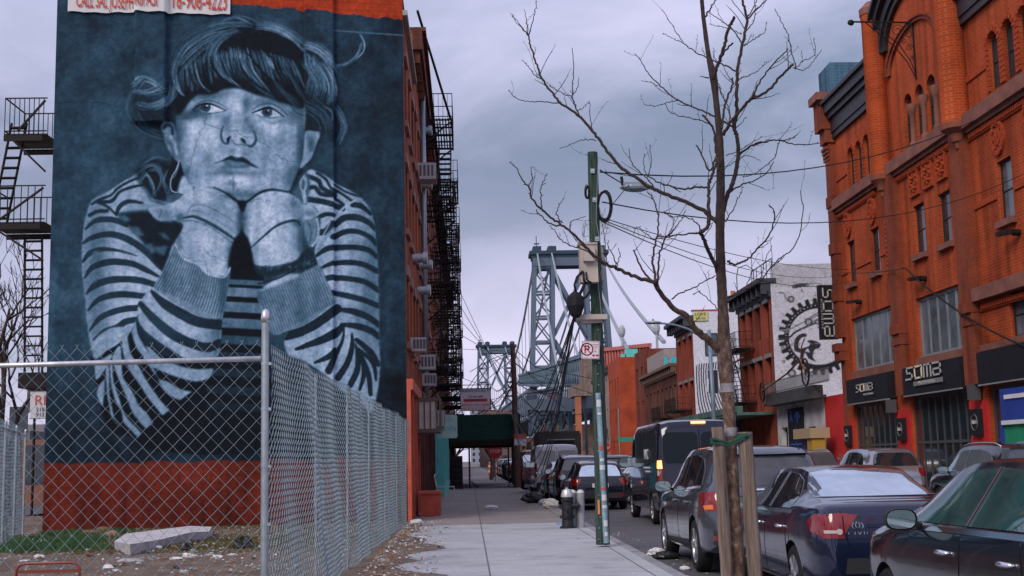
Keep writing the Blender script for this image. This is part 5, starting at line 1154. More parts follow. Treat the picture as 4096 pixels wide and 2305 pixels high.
for (x,y,r_)in ((570,490,28),(630,490,18),(450,335,24),(455,840,30),(395,670,14),(430,650,10),(400,760,12)):poly(g4([(x+r_*math.cos(a),y+r_*math.sin(a))for a in np.linspace(0,6.28,12)[:-1]]),.22,.9,1);poly(g4([(x+r_*.5*math.cos(a),y+r_*.5*math.sin(a))for a in np.linspace(0,6.28,10)[:-1]]),.7,.9,1)
rr=random.Random(2)
for i in range(60):x,y=rr.uniform(370,660),rr.uniform(230,860);line(g4([(x,y),(x+rr.uniform(-20,20),y+rr.uniform(-14,14)),(x+rr.uniform(-30,30),y+rr.uniform(-24,24))]),2.5,rr.uniform(.2,.6),.7,1)
sidewall('mural_wall',67.0,XR,24,.1,11.85,3080,1020,.8,[[14,14,18],[70,72,80],[150,152,160],[190,192,204],[205,208,220]],[0,.25,.6,.85,1],bikeb,.04,'white side wall painted with a black gear and machine parts')
rb=brick('brick_red',(.34,.06,.03),(.27,.045,.025),(.20,.08,.06),bw=.25,bh=.085,var=.2)
wins=[(y,y+1.05,z,z+1.85)for z in (5.0,8.0)for y in (67.7,69.8,71.7,73.6)]
b=MB();wallgrid(b,PR,67.05,75.6,.1,10.2,wins,.25);b.add([(XR,67.05,11),(XR,75.6,11),(XR+8,75.6,11),(XR+8,67.05,11)],[(0,1,2,3)]);b.add([(XR,75.6,.1),(XR+8,75.6,.1),(XR+8,75.6,11),(XR,75.6,11)],[(0,1,2,3)])
b.build('wall',rb,bikeb,fix=False)
for h in wins:window(PR,h,bikeb,frame_dark,glass,.25)
def cornice(root,y0,y1,z0,z1,m,P=PR,d=.7):
    b=MB();h=z1-z0;b.pbox(P,y0,y1,z0,z0+h*.3,0,.12);b.pbox(P,y0-.05,y1+.05,z0+h*.72,z1,-.3,d);b.pbox(P,y0,y1,z0+h*.3,z0+h*.72,0,.2)
    n_=max(2,int((y1-y0)/1.1))
    for i in range(n_+1):y=y0+(y1-y0-.2)*i/n_;b.pbox(P,y,y+.2,z0+h*.15,z0+h*.72,.2,d*.75)
    b.build('cornice',m,root)
grc=mat('cornice_grey',(.05,.055,.07),.7,0,.3,2.)
cornice(bikeb,67,75.6,10.1,11.1,grc)
b=MB();[b.pbox(PR,h[0]-.15,h[1]+.15,h[3]+.003,h[3]+.22,0,.1)or b.pbox(PR,h[0]-.12,h[1]+.12,h[2]-.15,h[2]-.003,0,.12)for h in wins];b.build('lintels',mat('lintel_grey',(.2,.2,.21),.8),bikeb)
fire_escape(bikeb,PR,71.4,4.2,(4.6,7.7),1.1)
b=MB()
for i in range(5):b.box(XR+.1,XR+.13,67+i*1.2,67.05+i*1.2,11,12.2)
b.box(XR+.1,XR+.13,67,72,12.15,12.2);b.tube([(XR-.6,72.6,7.9),(XR-.6,72.6,12.0),(XR-.5,72.6,12.5),(XR,72.6,12.7),(XR+.4,72.6,12.4),(XR+.4,72.6,11.2)],.03,4);b.build('roof_railing',iron,bikeb)
# dark canopy shop between the houses
cn=thing('canopy_shop','low dark shop with a sagging green edged canopy between two brick houses','shop',(XR,80,0))
b=MB();b.pbox(PR,75.7,99,.15,3.8,-6,-.02);b.build('wall',mat('dark_shop',(.035,.03,.03),.7,0,.4,1.),cn)
b=MB();b.pbox(PR,67.6,99,3.75,3.9,.0,2.0);b.pbox(PR,67.6,99,3.9,4.25,1.7,2.05);b.build('canopy',mat('canopy_green',(.07,.13,.12),.6,0,.4,1.),cn)
b=MB();b.pbox(PR,78,90,2.75,3.3,.0,.1);b.build('sign_board',mat('dark_sign',(.07,.04,.035),.6),cn);put_text('RESTAURANT' if False else 'CAFE GROCERY',.5,PR,84,3.0,.11,cn,mat('sign_rust',(.22,.10,.07),.7),flip=True)if False else None
b=MB()
for i in range(7):b.pbox(PR,76.5+i*2.6,78.4+i*2.6,.3,2.6,-.02,.03)
b.build('shutters',mat('shutter',(.09,.09,.10),.5),cn)
# white house with the striped painting
lov=thing('striped_mural_house','brick house whose white side wall has black wavy stripes and a yellow sign','building',(XR,91,0))
canvas(2760,1190,3040,1680,.7,.9);V[:]=.88+(fnoise(26,4)-.5)*.2
z8f=lambda q:[(2700+x/1.8125,900+y/1.8125)for x,y in q]
reg=full(pmask(z8f([(152,1025),(250,1000),(330,990),(400,1000),(470,1050),(440,1110),(425,1180),(440,1250),(500,1330),(535,1372),(170,1360),(160,1200)]),1,True))
for i in range(17):
    x=160+i*17.5
    line(z8f([(x,980),(x-4-i*.8,1080),(x+2,1200),(x+12+i*3.0,1300),(x+34+i*5.5,1390)]),4.9,.08,1,.8,reg)
for i in range(7):line(z8f([(395+i*15,1090-i*4),(440+i*16,1020+i*4)]),4,.08,1,.8,reg)
poly(z8f([(232,1048),(312,1045),(320,1225),(240,1225)]),.86,1,1,False);poly(z8f([(236,1052),(308,1050),(316,1222),(244,1222)]),.06,1,1,False)
line(z8f([(236,1120),(236,1200)]),9,.85,.9,1)
sidewall('mural_wall',91.0,XR,21.4,.1,12.1,2760,1190,.7,[[14,14,18],[120,122,130],[205,208,222],[215,218,232]],[0,.4,.85,1],lov,.03,'white side wall with black wavy vertical stripes')
b=MB();b.box(XR,21.4,91.0,91.3,12.1,12.25);b.build('coping',mat('coping_red',(.3,.09,.06),.8),lov)
b=MB();b.box(19.2,21.2,91.6,95,12.0,13.4);b.build('roof_block',white,lov);b=MB();b.box(19.8,20.1,92.5,92.8,13.4,13.8);b.build('chimney_pot',mat('pot',(.4,.13,.07),.8),lov)
window(PY(91.0),(17.35,18.3,8.85,10.5),lov,frame_dark,glassl,-.03)
wins=[(y,y+1.1,z,z+1.7)for z in (5.4,8.7)for y in (91.6,94.,96.4)]
b=MB();wallgrid(b,PR,91.05,98.6,.1,11.0,wins,.25);b.add([(XR,91.05,11.8),(XR,98.6,11.8),(21.4,98.6,11.8),(21.4,91.05,11.8)],[(0,1,2,3)]);b.add([(XR,98.6,.1),(XR+5,98.6,.1),(XR+5,98.6,11.8),(XR,98.6,11.8)],[(0,1,2,3)]);b.build('wall',rb,lov,fix=False)
for h in wins:window(PR,h,lov,frame_dark,glass,.25)
b=MB();[b.pbox(PR,h[0]-.15,h[1]+.15,h[3]+.003,h[3]+.22,0,.1)or b.pbox(PR,h[0]-.12,h[1]+.12,h[2]-.15,h[2]-.003,0,.12)for h in wins];b.build('lintels',mat('lintel_grey',(.2,.2,.21)),lov)
cornice(lov,91,98.7,10.9,11.85,grc,d=.9)
fire_escape(lov,PR,92.5,5.5,(5.0,),1.2);
yl=thing('yellow_sign','yellow hand painted sign reading LOVE bErto on top of the white wall','sign',(17.1,90.9,11.7));b=MB();b.box(16.6,17.66,90.9,90.97,11.42,12.06);b.build('board',mat('board_yellow',(.55,.55,.22),.7,0,.1,5.),yl)
put_text('LOVE',.30,PY(90.9),17.11,11.89,.006,yl,mat('sign_black',(.05,.04,.02),.6),sx=1.15);put_text('bErto',.30,PY(90.9),17.13,11.6,.006,yl,mat('sign_black',(.05,.04,.02),.6),sx=1.1)
# farther houses
def house(name,label,y0,y1,h,wm,wz,step,ww=1.1,wh=1.7,corn=None,side=None,fe=False,X=XR,dark=frame_dark,back=9,gm=glass):
    t=thing('row_house' if not name else name,label,'building',(X,y0,0),'brick row houses down the right side of the street');P=PX(X,-1)
    n_=max(1,int((y1-y0)/step));hs=[(y0+(i+.5)*(y1-y0)/n_-ww/2,y0+(i+.5)*(y1-y0)/n_+ww/2,z,z+wh)for i in range(n_)for z in wz]
    b=MB();wallgrid(b,P,y0,y1,.1,h,hs,.2);b.add([(X,y0,h),(X,y1,h),(X+back,y1,h),(X+back,y0,h)],[(0,1,2,3)]);b.build('wall',wm,t,fix=False)
    b=MB();b.add([(X,y0,.1),(X+back,y0,.1),(X+back,y0,h),(X,y0,h)],[(0,1,2,3)]);b.build('side_wall',side or wm,t,fix=False);b=MB();b.add([(X,y1,.1),(X+back,y1,.1),(X+back,y1,h),(X,y1,h)],[(0,1,2,3)]);b.build('side_wall',side or wm,t,fix=False)
    for hh in hs:window(P,hh,t,dark,gm,.2,1,2,.1,.06)
    if corn:cornice(t,y0,y1,h-.6,h+.25,corn,P,.6)
    if fe:fire_escape(t,P,y0+2,5,wz and [wz[0]-.5,wz[1]-.5]if len(wz)>1 else [wz[0]-.5],1.1)
    return t
hb=house('','low brown row house with a long cornice and pale window frames',98.8,116.8,8.7,org_brick2,(1.4,5.2),2.2,1.1,2.1,mat('cornice_brown',(.16,.10,.08),.8),None,True,dark=frame_grey)
canvas(2560,1380,2740,1520,.6,.55);V[:]=.55+(fnoise(20,3)-.5)*.2
z3f=lambda q:[(2300+x/2.636,1150+y/2.636)for x,y in q]
for q in ([(790,780),(800,740),(840,710),(900,710),(935,760),(930,840),(880,880),(820,860)],[(920,740),(950,715),(980,740),(985,830),(940,850)],[(1005,760),(1040,715),(1090,740),(1090,810),(1010,810)]):poly(z3f(q),.05,1,1);poly(z3f([(x*.94+.06*870,y*.94+.06*790)if x<940 else (x,y)for x,y in q])if q[0][0]<800 else z3f([(x*.92+.08*q[0][0],y*.92+.08*780)for x,y in q]),1.,1,1)
line(z3f([(810,730),(830,770)]),4,.05,1,1);line(z3f([(860,790),(900,830)]),3,.1,1,1)
pent=thing('roof_penthouse','pale rendered rooftop wall with turquoise graffiti letters above the brown house','rooftop block',(16,105,8.7))
sidewall('painted_wall',105.0,14.95 if False else 16.52,19.6,8.75,10.6,2560,1380,.6,[[30,40,50],[150,135,135],[160,150,150],[80,178,190]],[0,.4,.7,1],pent,.04)
b=MB();b.add([(16.52,105,8.75),(16.52,115,8.75),(16.52,115,10.6),(16.52,105,10.6)],[(0,1,2,3)]);b.add([(16.52,105,10.6),(16.52,115,10.6),(19.6,115,10.6),(19.6,105,10.6)],[(0,1,2,3)]);b.build('walls',mat('render_grey',(.3,.26,.25),.8,0,.2),pent,fix=False)
house('','dark brick row house between the brown house and the bright orange one',117,123.5,11.7,brick('brick_dim',(.22,.05,.03),(.18,.04,.025),(.14,.06,.05),var=.3),(1.5,5.0,8.2),3.0,1.2,1.9)
ob=mat('orange_render',(.34,.060,.024),.8,0,.3,.6,.2,12)
oh=house('','bright orange brick corner house with a turquoise patch on its roof edge',136.5,147,12.5,ob,(1.5,5.0,8.4),2.6,1.2,2.0,side=ob)
b=MB();b.box(17.3,18.7,137,137.4,12.5,13.4);b.box(16.8,17.4,137,137.4,12.5,12.85);b.build('turquoise_parapet',cy,oh)
house('','tan rendered row house beyond the orange corner house',147.2,156,12.0,mat('tan_render',(.30,.22,.20),.8,0,.3,.6),(2,5.5,9.),3.2,1.3,1.9,grc,None,True)
# ------------------------------------------------------------------ green sidewalk shed and what stands around it
shed=thing('sidewalk_shed','dark green scaffold sidewalk shed spanning the pavement at the end of the tenements','scaffold',(.8,69,SZ))
gsh=mat('shed_green',(.008,.045,.035),.6,0,.25,1.)
b=MB();b.box(-1.35,2.84,69,69.08,2.75,4.12);b.box(2.78,2.84,69.08,84,2.75,4.12);b.box(-1.35,2.84,84,84.08,2.75,4.12);b.build('parapet',gsh,shed)
b=MB();b.box(-1.35,2.78,69.08,84,2.62,2.74)
for y in np.arange(69.2,84,1.2):b.box(-1.35,2.8,y,y+.1,2.45,2.62)
b.build('deck',mat('deck_wood',(.05,.035,.03),.8),shed)
for x,y in ((-1.0,69.3),(.02,69.3),(2.45,69.3),(2.75,69.3),(-1.0,76),(2.6,76),(-1.0,83.5),(2.6,83.5)):
    b=MB();b.box(x-.05,x+.05,y-.05,y+.05,SZ,2.5);b.box(x-.12,x+.12,y-.12,y+.12,SZ,SZ+.04);b.build('post',mat('shed_post',(.04,.035,.04),.6),shed)
b=MB();b.beam((.1,69.3,.5),(.5,69.1,SZ+.02),.05);b.beam((2.45,69.35,.8),(2.1,69.35,SZ+.03),.05);b.build('brace',iron,shed)
for (x0,x1,y,z1,nm,lb,m)in ((-.95,-.35,68.3,1.9,'utility_cabinet','dark slatted cabinet standing under the left end of the green shed',mat('cabinet_dark',(.03,.022,.025),.6,0,.3,3.)),):
    t=thing(nm,lb,'cabinet',(x0,y,SZ));b=MB();b.box(x0,x1,y,y+.6,SZ,z1);b.build('body',m,t);b=MB();[b.box(x0+.05,x1-.05,y-.02,y-.002,.35+i*.3,.52+i*.3)for i in range(5)];b.build('shelf',blackm,t)
# white bench chair on the pavement
wc=thing('white_garden_chair','white wire garden chair outside the turquoise shop front','chair',(-1.1,51,SZ))
b=MB();w3=mat('chair_white',(.55,.53,.5),.5)
for k_ in range(7):b.beam((-1.3+k_*.11,50.8,.62),(-1.3+k_*.11,51.3,.62),.03)
b.beam((-1.32,50.8,.62),(-.6,50.8,.62),.04);b.beam((-1.32,51.3,.62),(-.6,51.3,.62),.04);b.build('seat',w3,wc)
b=MB();b.tube([(-1.32,50.8,.6),(-1.4,50.8,1.05),(-1.36,51.05,1.12),(-1.4,51.3,1.05),(-1.32,51.3,.6)],.025,6)
for k_ in range(4):b.beam((-1.33,50.9+k_*.1,.62),(-1.38,50.9+k_*.1,1.06),.015)
b.build('backrest',w3,wc)
for x in (-1.3,-.62):
    for y in (50.8,51.3):b=MB();b.tube([(x,y,.62),(x+(.05 if x>-1 else-.03),y,SZ)],.02,6);b.build('leg',w3,wc)
# hanging signs on the left facade
def signplane(x0,y0,x1,y1,Y):a=onY(x0,y0,Y);c=onY(x1,y1,Y);return a[0],c[0],c[2],a[2]
X0,X1,Z0,Z1=signplane(460,388.5,491,410.5,52)
t=thing('realty_sign','white hanging sign with red band and arrows projecting from the fire escapes','sign',(X0,52,Z0));b=MB();b.box(X0,X1,51.95,52.05,Z0,Z1);b.build('board',mat('board_white',(.55,.54,.6),.6,0,.1,5.),t)
P=PY(51.95);hs=Z1-Z0;wc_=(X0+X1)/2
b=MB();b.pbox(P,X0,X1,Z0,Z0+.02,.0,.03);b.pbox(P,X0,X1,Z1-.02,Z1,.0,.03);b.pbox(P,X0,X0+.02,Z0+.02,Z1-.02,.0,.03);b.pbox(P,X1-.02,X1,Z0+.02,Z1-.02,.0,.03);b.box(X0-.6,X1,51.99,52.02,Z1+.12,Z1+.15);b.box(X1-.03,X1,51.98,52.03,Z1,Z1+.15);b.box(X0,X0+.03,51.98,52.03,Z1,Z1+.15);b.build('frame',iron,t)
nv=mat('sign_navy',(.06,.07,.2),.6);rdd=mat('sign_red',(.5,.05,.03),.6);ornn=mat('sign_orange',(.6,.16,.05),.6)
put_text('BROADWAY INTL REALTY',.13,P,wc_,Z0+hs*.88,.006,t,nv,sx=.75);put_text('718 384 2883',.12,P,wc_,Z0+hs*.62,.006,t,nv)
b=MB();b.pbox(P,X0+.14,X1-.14,Z0+hs*.40,Z0+hs*.53,.0,.008);b.build('red_band',rdd,t);put_text('FOR ADDRESS FIRST',.1,P,wc_,Z0+hs*.465,.010,t,nv,sx=.8);put_text('AROUND THE CORNER',.13,P,wc_,Z0+hs*.26,.006,t,rdd,sx=.8)
strokes([[(X0+.04,Z0+hs*.3),(X0+.04,Z0+hs*.1),(X0+.12,Z0+hs*.1)],[(X1-.04,Z0+hs*.3),(X1-.04,Z0+hs*.1),(X1-.12,Z0+hs*.1)]]+[[(X0+.25+i*.15,Z0+hs*.16),(X0+.18+i*.15,Z0+hs*.1),(X0+.25+i*.15,Z0+hs*.04)]for i in range(6)],.025,P,.003,'arrows',t,ornn,.005)
X0,X1,Z0,Z1=signplane(437,415,457.5,438,47)
t=thing('shop_sign','pale mint shop sign with rounded corners hanging over the turquoise front','sign',(X0,47,Z0));b=MB();P=PY(47)
rr_=.08;q=[(X1-rr_+rr_*math.cos(a),Z1-rr_+rr_*math.sin(a))for a in np.linspace(0,1.57,5)]+[(X0+rr_+rr_*math.cos(a),Z1-rr_+rr_*math.sin(a))for a in np.linspace(1.57,3.14,5)]+[(X0+rr_+rr_*math.cos(a),Z0+rr_+rr_*math.sin(a))for a in np.linspace(3.14,4.71,5)]+[(X1-rr_+rr_*math.cos(a),Z0+rr_+rr_*math.sin(a))for a in np.linspace(4.71,6.28,5)]
b.prism(P,q,-.08,.0);b.build('board',mat('mint',(.38,.60,.56),.5,0,.08),t);b=MB();b.box(X0-.5,X0,47.02,47.06,Z1-.2,Z1-.15);b.build('bracket',iron,t)
lt_=mat('mint_letter',(.15,.45,.42),.5);put_text('skin',.3,P,(X0+X1)/2,Z1-.16,.006,t,lt_);put_text('Molly',.32,P,(X0+X1)/2,Z1-.5,.006,t,lt_)
# stop sign, small signs, traffic light
def pole_sign(x,y,Y,name,label,cat,shape,col,w_,h_,txt=None,tc_=white,group=None,polecol=galv):
    p=onY(x,y,Y);t=thing(name,label,cat,(p[0],Y,SZ),group);b=MB();b.tube([(p[0],Y+.05,SZ),(p[0],Y+.05,p[2]+h_*.5)],.035,6);b.build('pole',polecol,t)
    P=PY(Y);b=MB()
    if shape==8:b.prism(P,[(p[0]+w_/2*math.cos(a),p[2]+w_/2*math.sin(a))for a in np.arange(math.pi/8,6.3,math.pi/4)],0,.02)
    else:b.pbox(P,p[0]-w_/2,p[0]+w_/2,p[2]-h_/2,p[2]+h_/2,0,.02)
    b.build('plate',col,t)
    if txt:put_text(txt,h_*.42,P,p[0],p[2],.03,t,tc_,sx=.9)
    return t
stopred=mat('stop_red',(.45,.02,.02),.5)
pole_sign(495,451.5,88,'stop_sign','red STOP sign seen beneath the green shed','sign',8,stopred,1.05,.8,'STOP')
pole_sign(605.8,448,110,'stop_sign','red stop sign edge seen just right of the green pole','sign',8,stopred,.95,.8,'STOP')
t=thing('street_name_sign','small green street name sign by the orange corner house','sign',(11.5,122,SZ));p=onY(623,439.5,122);b=MB();b.tube([(p[0]-.35,122,SZ),(p[0]-.35,122,p[2]+3)],.06,6);b.build('pole',galv,t);b=MB();b.box(p[0]-.5,p[0]+1.0,121.9,121.95,p[2]-.2,p[2]+.2);b.build('plate',mat('sign_green',(.02,.30,.22),.5),t)
b=MB();b.box(p[0]-1.6,p[0]+.5,121.9,121.95,p[2]-2.1,p[2]-1.85);b.build('plate',white,t)
tl=thing('traffic_light','yellow traffic light showing red between the shed and the black truck','traffic light',(0,105,0));p=onY(523.5,446,105);b=MB();b.box(p[0]-.2,p[0]+.2,104.8,105.1,p[2]-.75,p[2]+.5);b.build('housing',mat('signal_yellow',(.35,.22,.05),.5),tl)
b=MB();b.lathe((p[0],104.8,p[2]+.25),[(.0,-.02),(.16,-.02),(.16,.03)],12,'y');b.build('red_lens',mat('lens_red',(1,.05,.02),.4,emis=4),tl);b=MB();b.lathe((p[0],104.8,p[2]-.12),[(.0,-.02),(.12,-.02),(.12,.03)],10,'y');b.lathe((p[0],104.8,p[2]-.5),[(.0,-.02),(.12,-.02),(.12,.03)],10,'y');b.build('lens',blackm,tl)
b=MB();b.tube([(p[0]-.1,105,p[2]+.6),(p[0]+2.5,105,p[2]+.9),(p[0]+4.4,105,p[2]+.5)],.06,6);b.tube([(p[0]+4.4,105,.1),(p[0]+4.4,105,p[2]+1)],.09,8);b.build('mast',galv,tl)
# ------------------------------------------------------------------ distant brick blocks, trees beyond
def bl(name,label,x0,y0,x1,Y,depth,m,z0=0):
    p=onY(x0,y0,Y);q=onY(x1,y0,Y);t=thing(name,label,'building',(p[0],Y,0),'blocks far down the street');b=MB();b.box(p[0],q[0],Y,Y+depth,-1,p[2]);b.build('walls',m,t)
    P=PY(Y);b=MB();n_=max(2,int((q[0]-p[0])/3.2));f_=max(2,int(p[2]/3.3))
    for i in range(n_):
        for j in range(f_):u=p[0]+(i+.3)*(q[0]-p[0])/n_;b.pbox(P,u,u+1.3,1+j*3.3,2.8+j*3.3,.0,.03)
    b.build('windows',glass,t);return t
fb=mat('far_brick',(.20,.10,.08),.9,0,.3,.2);fb2=mat('far_pale',(.22,.20,.22),.9,0,.2,.2)
bl('far_building','far brown brick block seen through the bridge legs right of the shed',522,438,562,330,30,fb);bl('far_building','far brown block seen beneath the bridge deck left of the orange column',545,425,600,420,40,mat('far_brick2',(.24,.14,.12),.9,0,.3,.2))
bl('far_building','far dim building under the realty sign',480,410,512,300,30,mat('far_dim',(.13,.09,.09),.9,0,.3,.2));bl('far_building','farthest pale block at the end of the pavement',470,405,482,700,40,mat('far_blue',(.25,.28,.36),.9))
bl('far_building','grey block behind the left fence beside the bare trees',-30,432,30,90,20,mat('far_grey',(.16,.17,.2),.9,0,.2));bl('far_building','pale tower block behind the bare trees at far left',8,425,44,160,20,fb2);bl('far_building','low dark building behind the trees at far left',20,440,60,60,10,fb)
lfb=[(115,152,12),(155,210,10),(215,320,14)]
for i,(a,c,h)in enumerate(lfb):
    t=thing('far_row_house',['brick block just beyond the green shed','brick block further along the left side','last block on the left side of the street'][i],'building',(-5,a,0),'blocks on the left beyond the shed');b=MB();b.box(-20,-3.2,a,c,0,h);b.build('walls',[fb,org_brick2,fb][i],t);b=MB()
    for y in np.arange(a+1,c-2,3):b.box(-3.2,-3.17,y,y+1.2,1,2.8);b.box(-3.2,-3.17,y,y+1.2,4.5,6.3)
    b.build('windows',glass,t)
# ------------------------------------------------------------------ steel suspension bridge
stl=mat('bridge_steel',(.085,.125,.18),.55,0,.2,.05);stl2=mat('bridge_steel_dark',(.035,.06,.09),.6,0,.25,.05)
def tower(Yc,xa,xb,ztop,zdeck,label,k=1.):
    rt=thing('bridge_tower',label,'bridge tower',(xa,Yc,0),'towers of the suspension bridge');W=xb-xa;lw=W*.255
    def leg(xl,xr,xl2,xr2,name='leg'):
        b=MB()
        for dy in (-6*k,6*k):
            for (a,c)in ((xl,xl2),(xr,xr2)):b.beam((a,Yc+dy*1.3,0),(c,Yc+dy*.8,ztop-6),1.9*k,1.9*k)
            n_=9
            for i in range(n_+1):
                t0=i/n_;z0=zdeck-38+(ztop-8-zdeck+38)*t0;f0=z0/(ztop-6)
                A=xl+(xl2-xl)*f0;B=xr+(xr2-xr)*f0;y=Yc+dy*(1.3-.5*f0);b.beam((A,y,z0),(B,y,z0),1.0*k)
                if i<n_:
                    z1=zdeck-38+(ztop-8-zdeck+38)*(i+1)/n_;f1=z1/(ztop-6);A1=xl+(xl2-xl)*f1;B1=xr+(xr2-xr)*f1;y1=Yc+dy*(1.3-.5*f1)
                    b.beam((A,y,z0),(B1,y1,z1),.6*k);b.beam((B,y,z0),(A1,y1,z1),.6*k)
        b.build(name,stl,rt)
    ins=W*.07
    leg(xa-ins*1.7,xa+lw-ins*.9,xa,xa+lw+ins*.1);leg(xb-lw+ins*.9,xb+ins*1.7,xb-lw-ins*.1,xb)
    b=MB()
    for dy in (-5*k,5*k):
        b.box(xa-1,xb+1,Yc+dy-1,Yc+dy+1,ztop-7.5,ztop-2)
        for (z0,z1)in ((zdeck+6,zdeck+(ztop-zdeck)*.44),(zdeck+(ztop-zdeck)*.47,ztop-9)):
            for (a,c)in (((xa+lw,z0),(xb-lw,z1)),((xb-lw,z0),(xa+lw,z1))):b.beam((a[0],Yc+dy,a[1]),(c[0],Yc+dy,c[1]),1.7*k)
            if False:pass
    b.build('cross_bracing',stl,rt)
    b=MB();b.box(xa-2.5,xb+2.5,Yc-7*k,Yc+7*k,ztop-2,ztop-.3);b.box(xa-1.5,xb+1.5,Yc-6.2*k,Yc+6.2*k,ztop-3.4,ztop-2)
    for x in (xa+1.2,xa+lw,xb-lw,xb-1.2):b.box(x-2.,x+2.,Yc-6*k,Yc+6*k,ztop-.3,ztop+2);b.lathe((x,Yc,ztop+2),[(2,0),(1.6,.8),(0,1.2)],8)
    b.tube([(xa+1.2,Yc,ztop+2),(xa+1.2,Yc,ztop+8)],.25,4);b.box(xa,xa+2.6,Yc-1,Yc+1,ztop+4,ztop+4.3);b.build('saddle_beam',stl2,rt)
    b=MB()
    for xc in (xa+lw/2,xb-lw/2):
        A=np.linspace(0,math.pi,11)
        for a0,a1 in zip(A[:-1],A[1:]):b.beam((xc+lw*.42*math.cos(a0),Yc-5*k,ztop-12+lw*.42*math.sin(a0)),(xc+lw*.42*math.cos(a1),Yc-5*k,ztop-12+lw*.42*math.sin(a1)),1.2*k)
    b.build('arch',stl2,rt)
    return rt
Y1,Y2=596,1080
T1=[onY(534,252,Y1)[0],onY(602,252,Y1)[0],onY(560,252,Y1)[2]];T2=[onY(478.5,346,Y2)[0],onY(513.5,346,Y2)[0],onY(496,345,Y2)[2]]
zd=onY(560,408,Y1)[2]
tower(Y1,T1[0],T1[1],T1[2],zd-2,'nearer steel lattice tower of the suspension bridge, left of the green pole');tower(Y2,T2[0],T2[1],T2[2],zd-4,'farther smaller steel lattice tower above the green shed')
br_=thing('suspension_bridge','grey blue steel truss deck with cables and high approach viaduct','bridge',(45,600,zd))
def lerp(a,c,t):return Vector(a)+(Vector(c)-Vector(a))*t
def cab(p,q,sag,n_,r_):return [lerp(p,q,i/n_)-Vector((0,0,sag*4*(i/n_)*(1-i/n_)))for i in range(n_+1)]
anc=(T1[0]+50+10,262,24.);slope_x=(T1[0]-T2[0])/(Y2-Y1)
def track(y,s):return Vector(((T1[0]+T1[1])/2+s*17.5+(Y1-y)*.048*1.0,y,0))
c1=MB();
for fx in (.02,.255,.745,.98):
    a=Vector((T1[0]+(T1[1]-T1[0])*fx,Y1,T1[2]));c=Vector((T2[0]+(T2[1]-T2[0])*fx,Y2,T2[2]));pts=cab(a,c,52,24,0);c1.tube(pts,.55,5)
    if fx in (.02,.98):
        for i in range(1,24):
            for s in (.0,.5):
                q=pts[i];
                if q.z>zd+4:c1.beam(q,(q.x,q.y,zd+2),.22)
# back stays run down to the right of the tower
for (x0,x1_,y1_,Yq)in ((539,607,425,250),(566,640,440,235),(590,646,400,250),(607,675,380,250)):
    pass
def backstay(ax,ex,ey,Ye):a=Vector((ax,Y1,T1[2]+.5));e=Vector(onY(ex,ey,Ye));c1.tube(cab(a,e,3.0,10,0),[.42]*11,6);return e
E=[backstay(T1[0]+1.5,564,398,330),backstay(T1[0]+(T1[1]-T1[0])*.255,592,402,300),backstay(T1[1]-7,628,350,240),backstay(T1[1]-.5,664,342,225)]
c1.build('cables',mat('cable_steel',(.26,.31,.34),.6),br_)
b=MB()
for ex,ey,Ye in ((622,331,250),(656.5,328,235)):
    b=MB();p=Vector(onY(ex,ey,Ye));b.blob(p,.75,.8,1.2,1,8,6,.1);b.tube([p,p-Vector((0,0,9))],.25,5);b.build('cable_housing',mat('housing_grey',(.35,.40,.42),.6),br_)
# truss deck, far span and near side span
def truss(pa,pb,hw_,z0a,z1a,z0b,z1b,n_,th,m,name,dia=True):
    b=MB()
    for s in (-1,1):
        A0=Vector((pa[0]+s*hw_,pa[1],z0a));A1=Vector((pa[0]+s*hw_,pa[1],z1a));B0=Vector((pb[0]+s*hw_,pb[1],z0b));B1=Vector((pb[0]+s*hw_,pb[1],z1b))
        b.beam(A0,B0,th*1.5);b.beam(A1,B1,th*1.5)
        for i in range(n_+1):
            t=i/n_;b.beam(lerp(A0,B0,t),lerp(A1,B1,t),th)
            if i<n_ and dia:t2=(i+1)/n_;b.beam(lerp(A0,B0,t),lerp(A1,B1,t2),th*.8);b.beam(lerp(A1,B1,t),lerp(A0,B0,t2),th*.8)
    b.build(name,m,br_)
xm1,xm2=(T1[0]+T1[1])/2,(T2[0]+T2[1])/2
truss((xm2,Y2),(xm1,Y1),17,zd-6,zd+6,zd-3,zd+11,44,.8,stl,'truss')
for dx in (0,34):
    b=MB();c8=[Vector(onY(*q))+Vector((dx,0,0))for q in ((519,385,700),(519,375.5,700),(585,386,330),(585,355,330))]
    b.beam(c8[0],c8[2],1.1);b.beam(c8[1],c8[3],1.1)
    for i in range(52):
        t0,t1=i/52,(i+1)/52;f0,f1=t0/(2.12-1.12*t0),t1/(2.12-1.12*t1)
        b.beam(lerp(c8[0],c8[2],t0),lerp(c8[1],c8[3],t0),.55);b.beam(lerp(c8[0],c8[2],t0),lerp(c8[1],c8[3],t1),.5);b.beam(lerp(c8[1],c8[3],t0),lerp(c8[0],c8[2],t1),.5)
    b.build('truss',mat('truss_teal',(.09,.14,.18),.6,0,.3,.1),br_)
    if not dx:SD=c8
b=MB();b.add([(xm2-18,Y2,zd-6),(xm2+18,Y2,zd-6),(xm1+18,Y1,zd-3),(xm1-18,Y1,zd-3)],[(0,1,2,3)]);b.add([SD[0],SD[0]+Vector((34,0,0)),SD[2]+Vector((34,0,0)),SD[2]],[(0,1,2,3)])
b.build('deck',stl2,br_,fix=False)
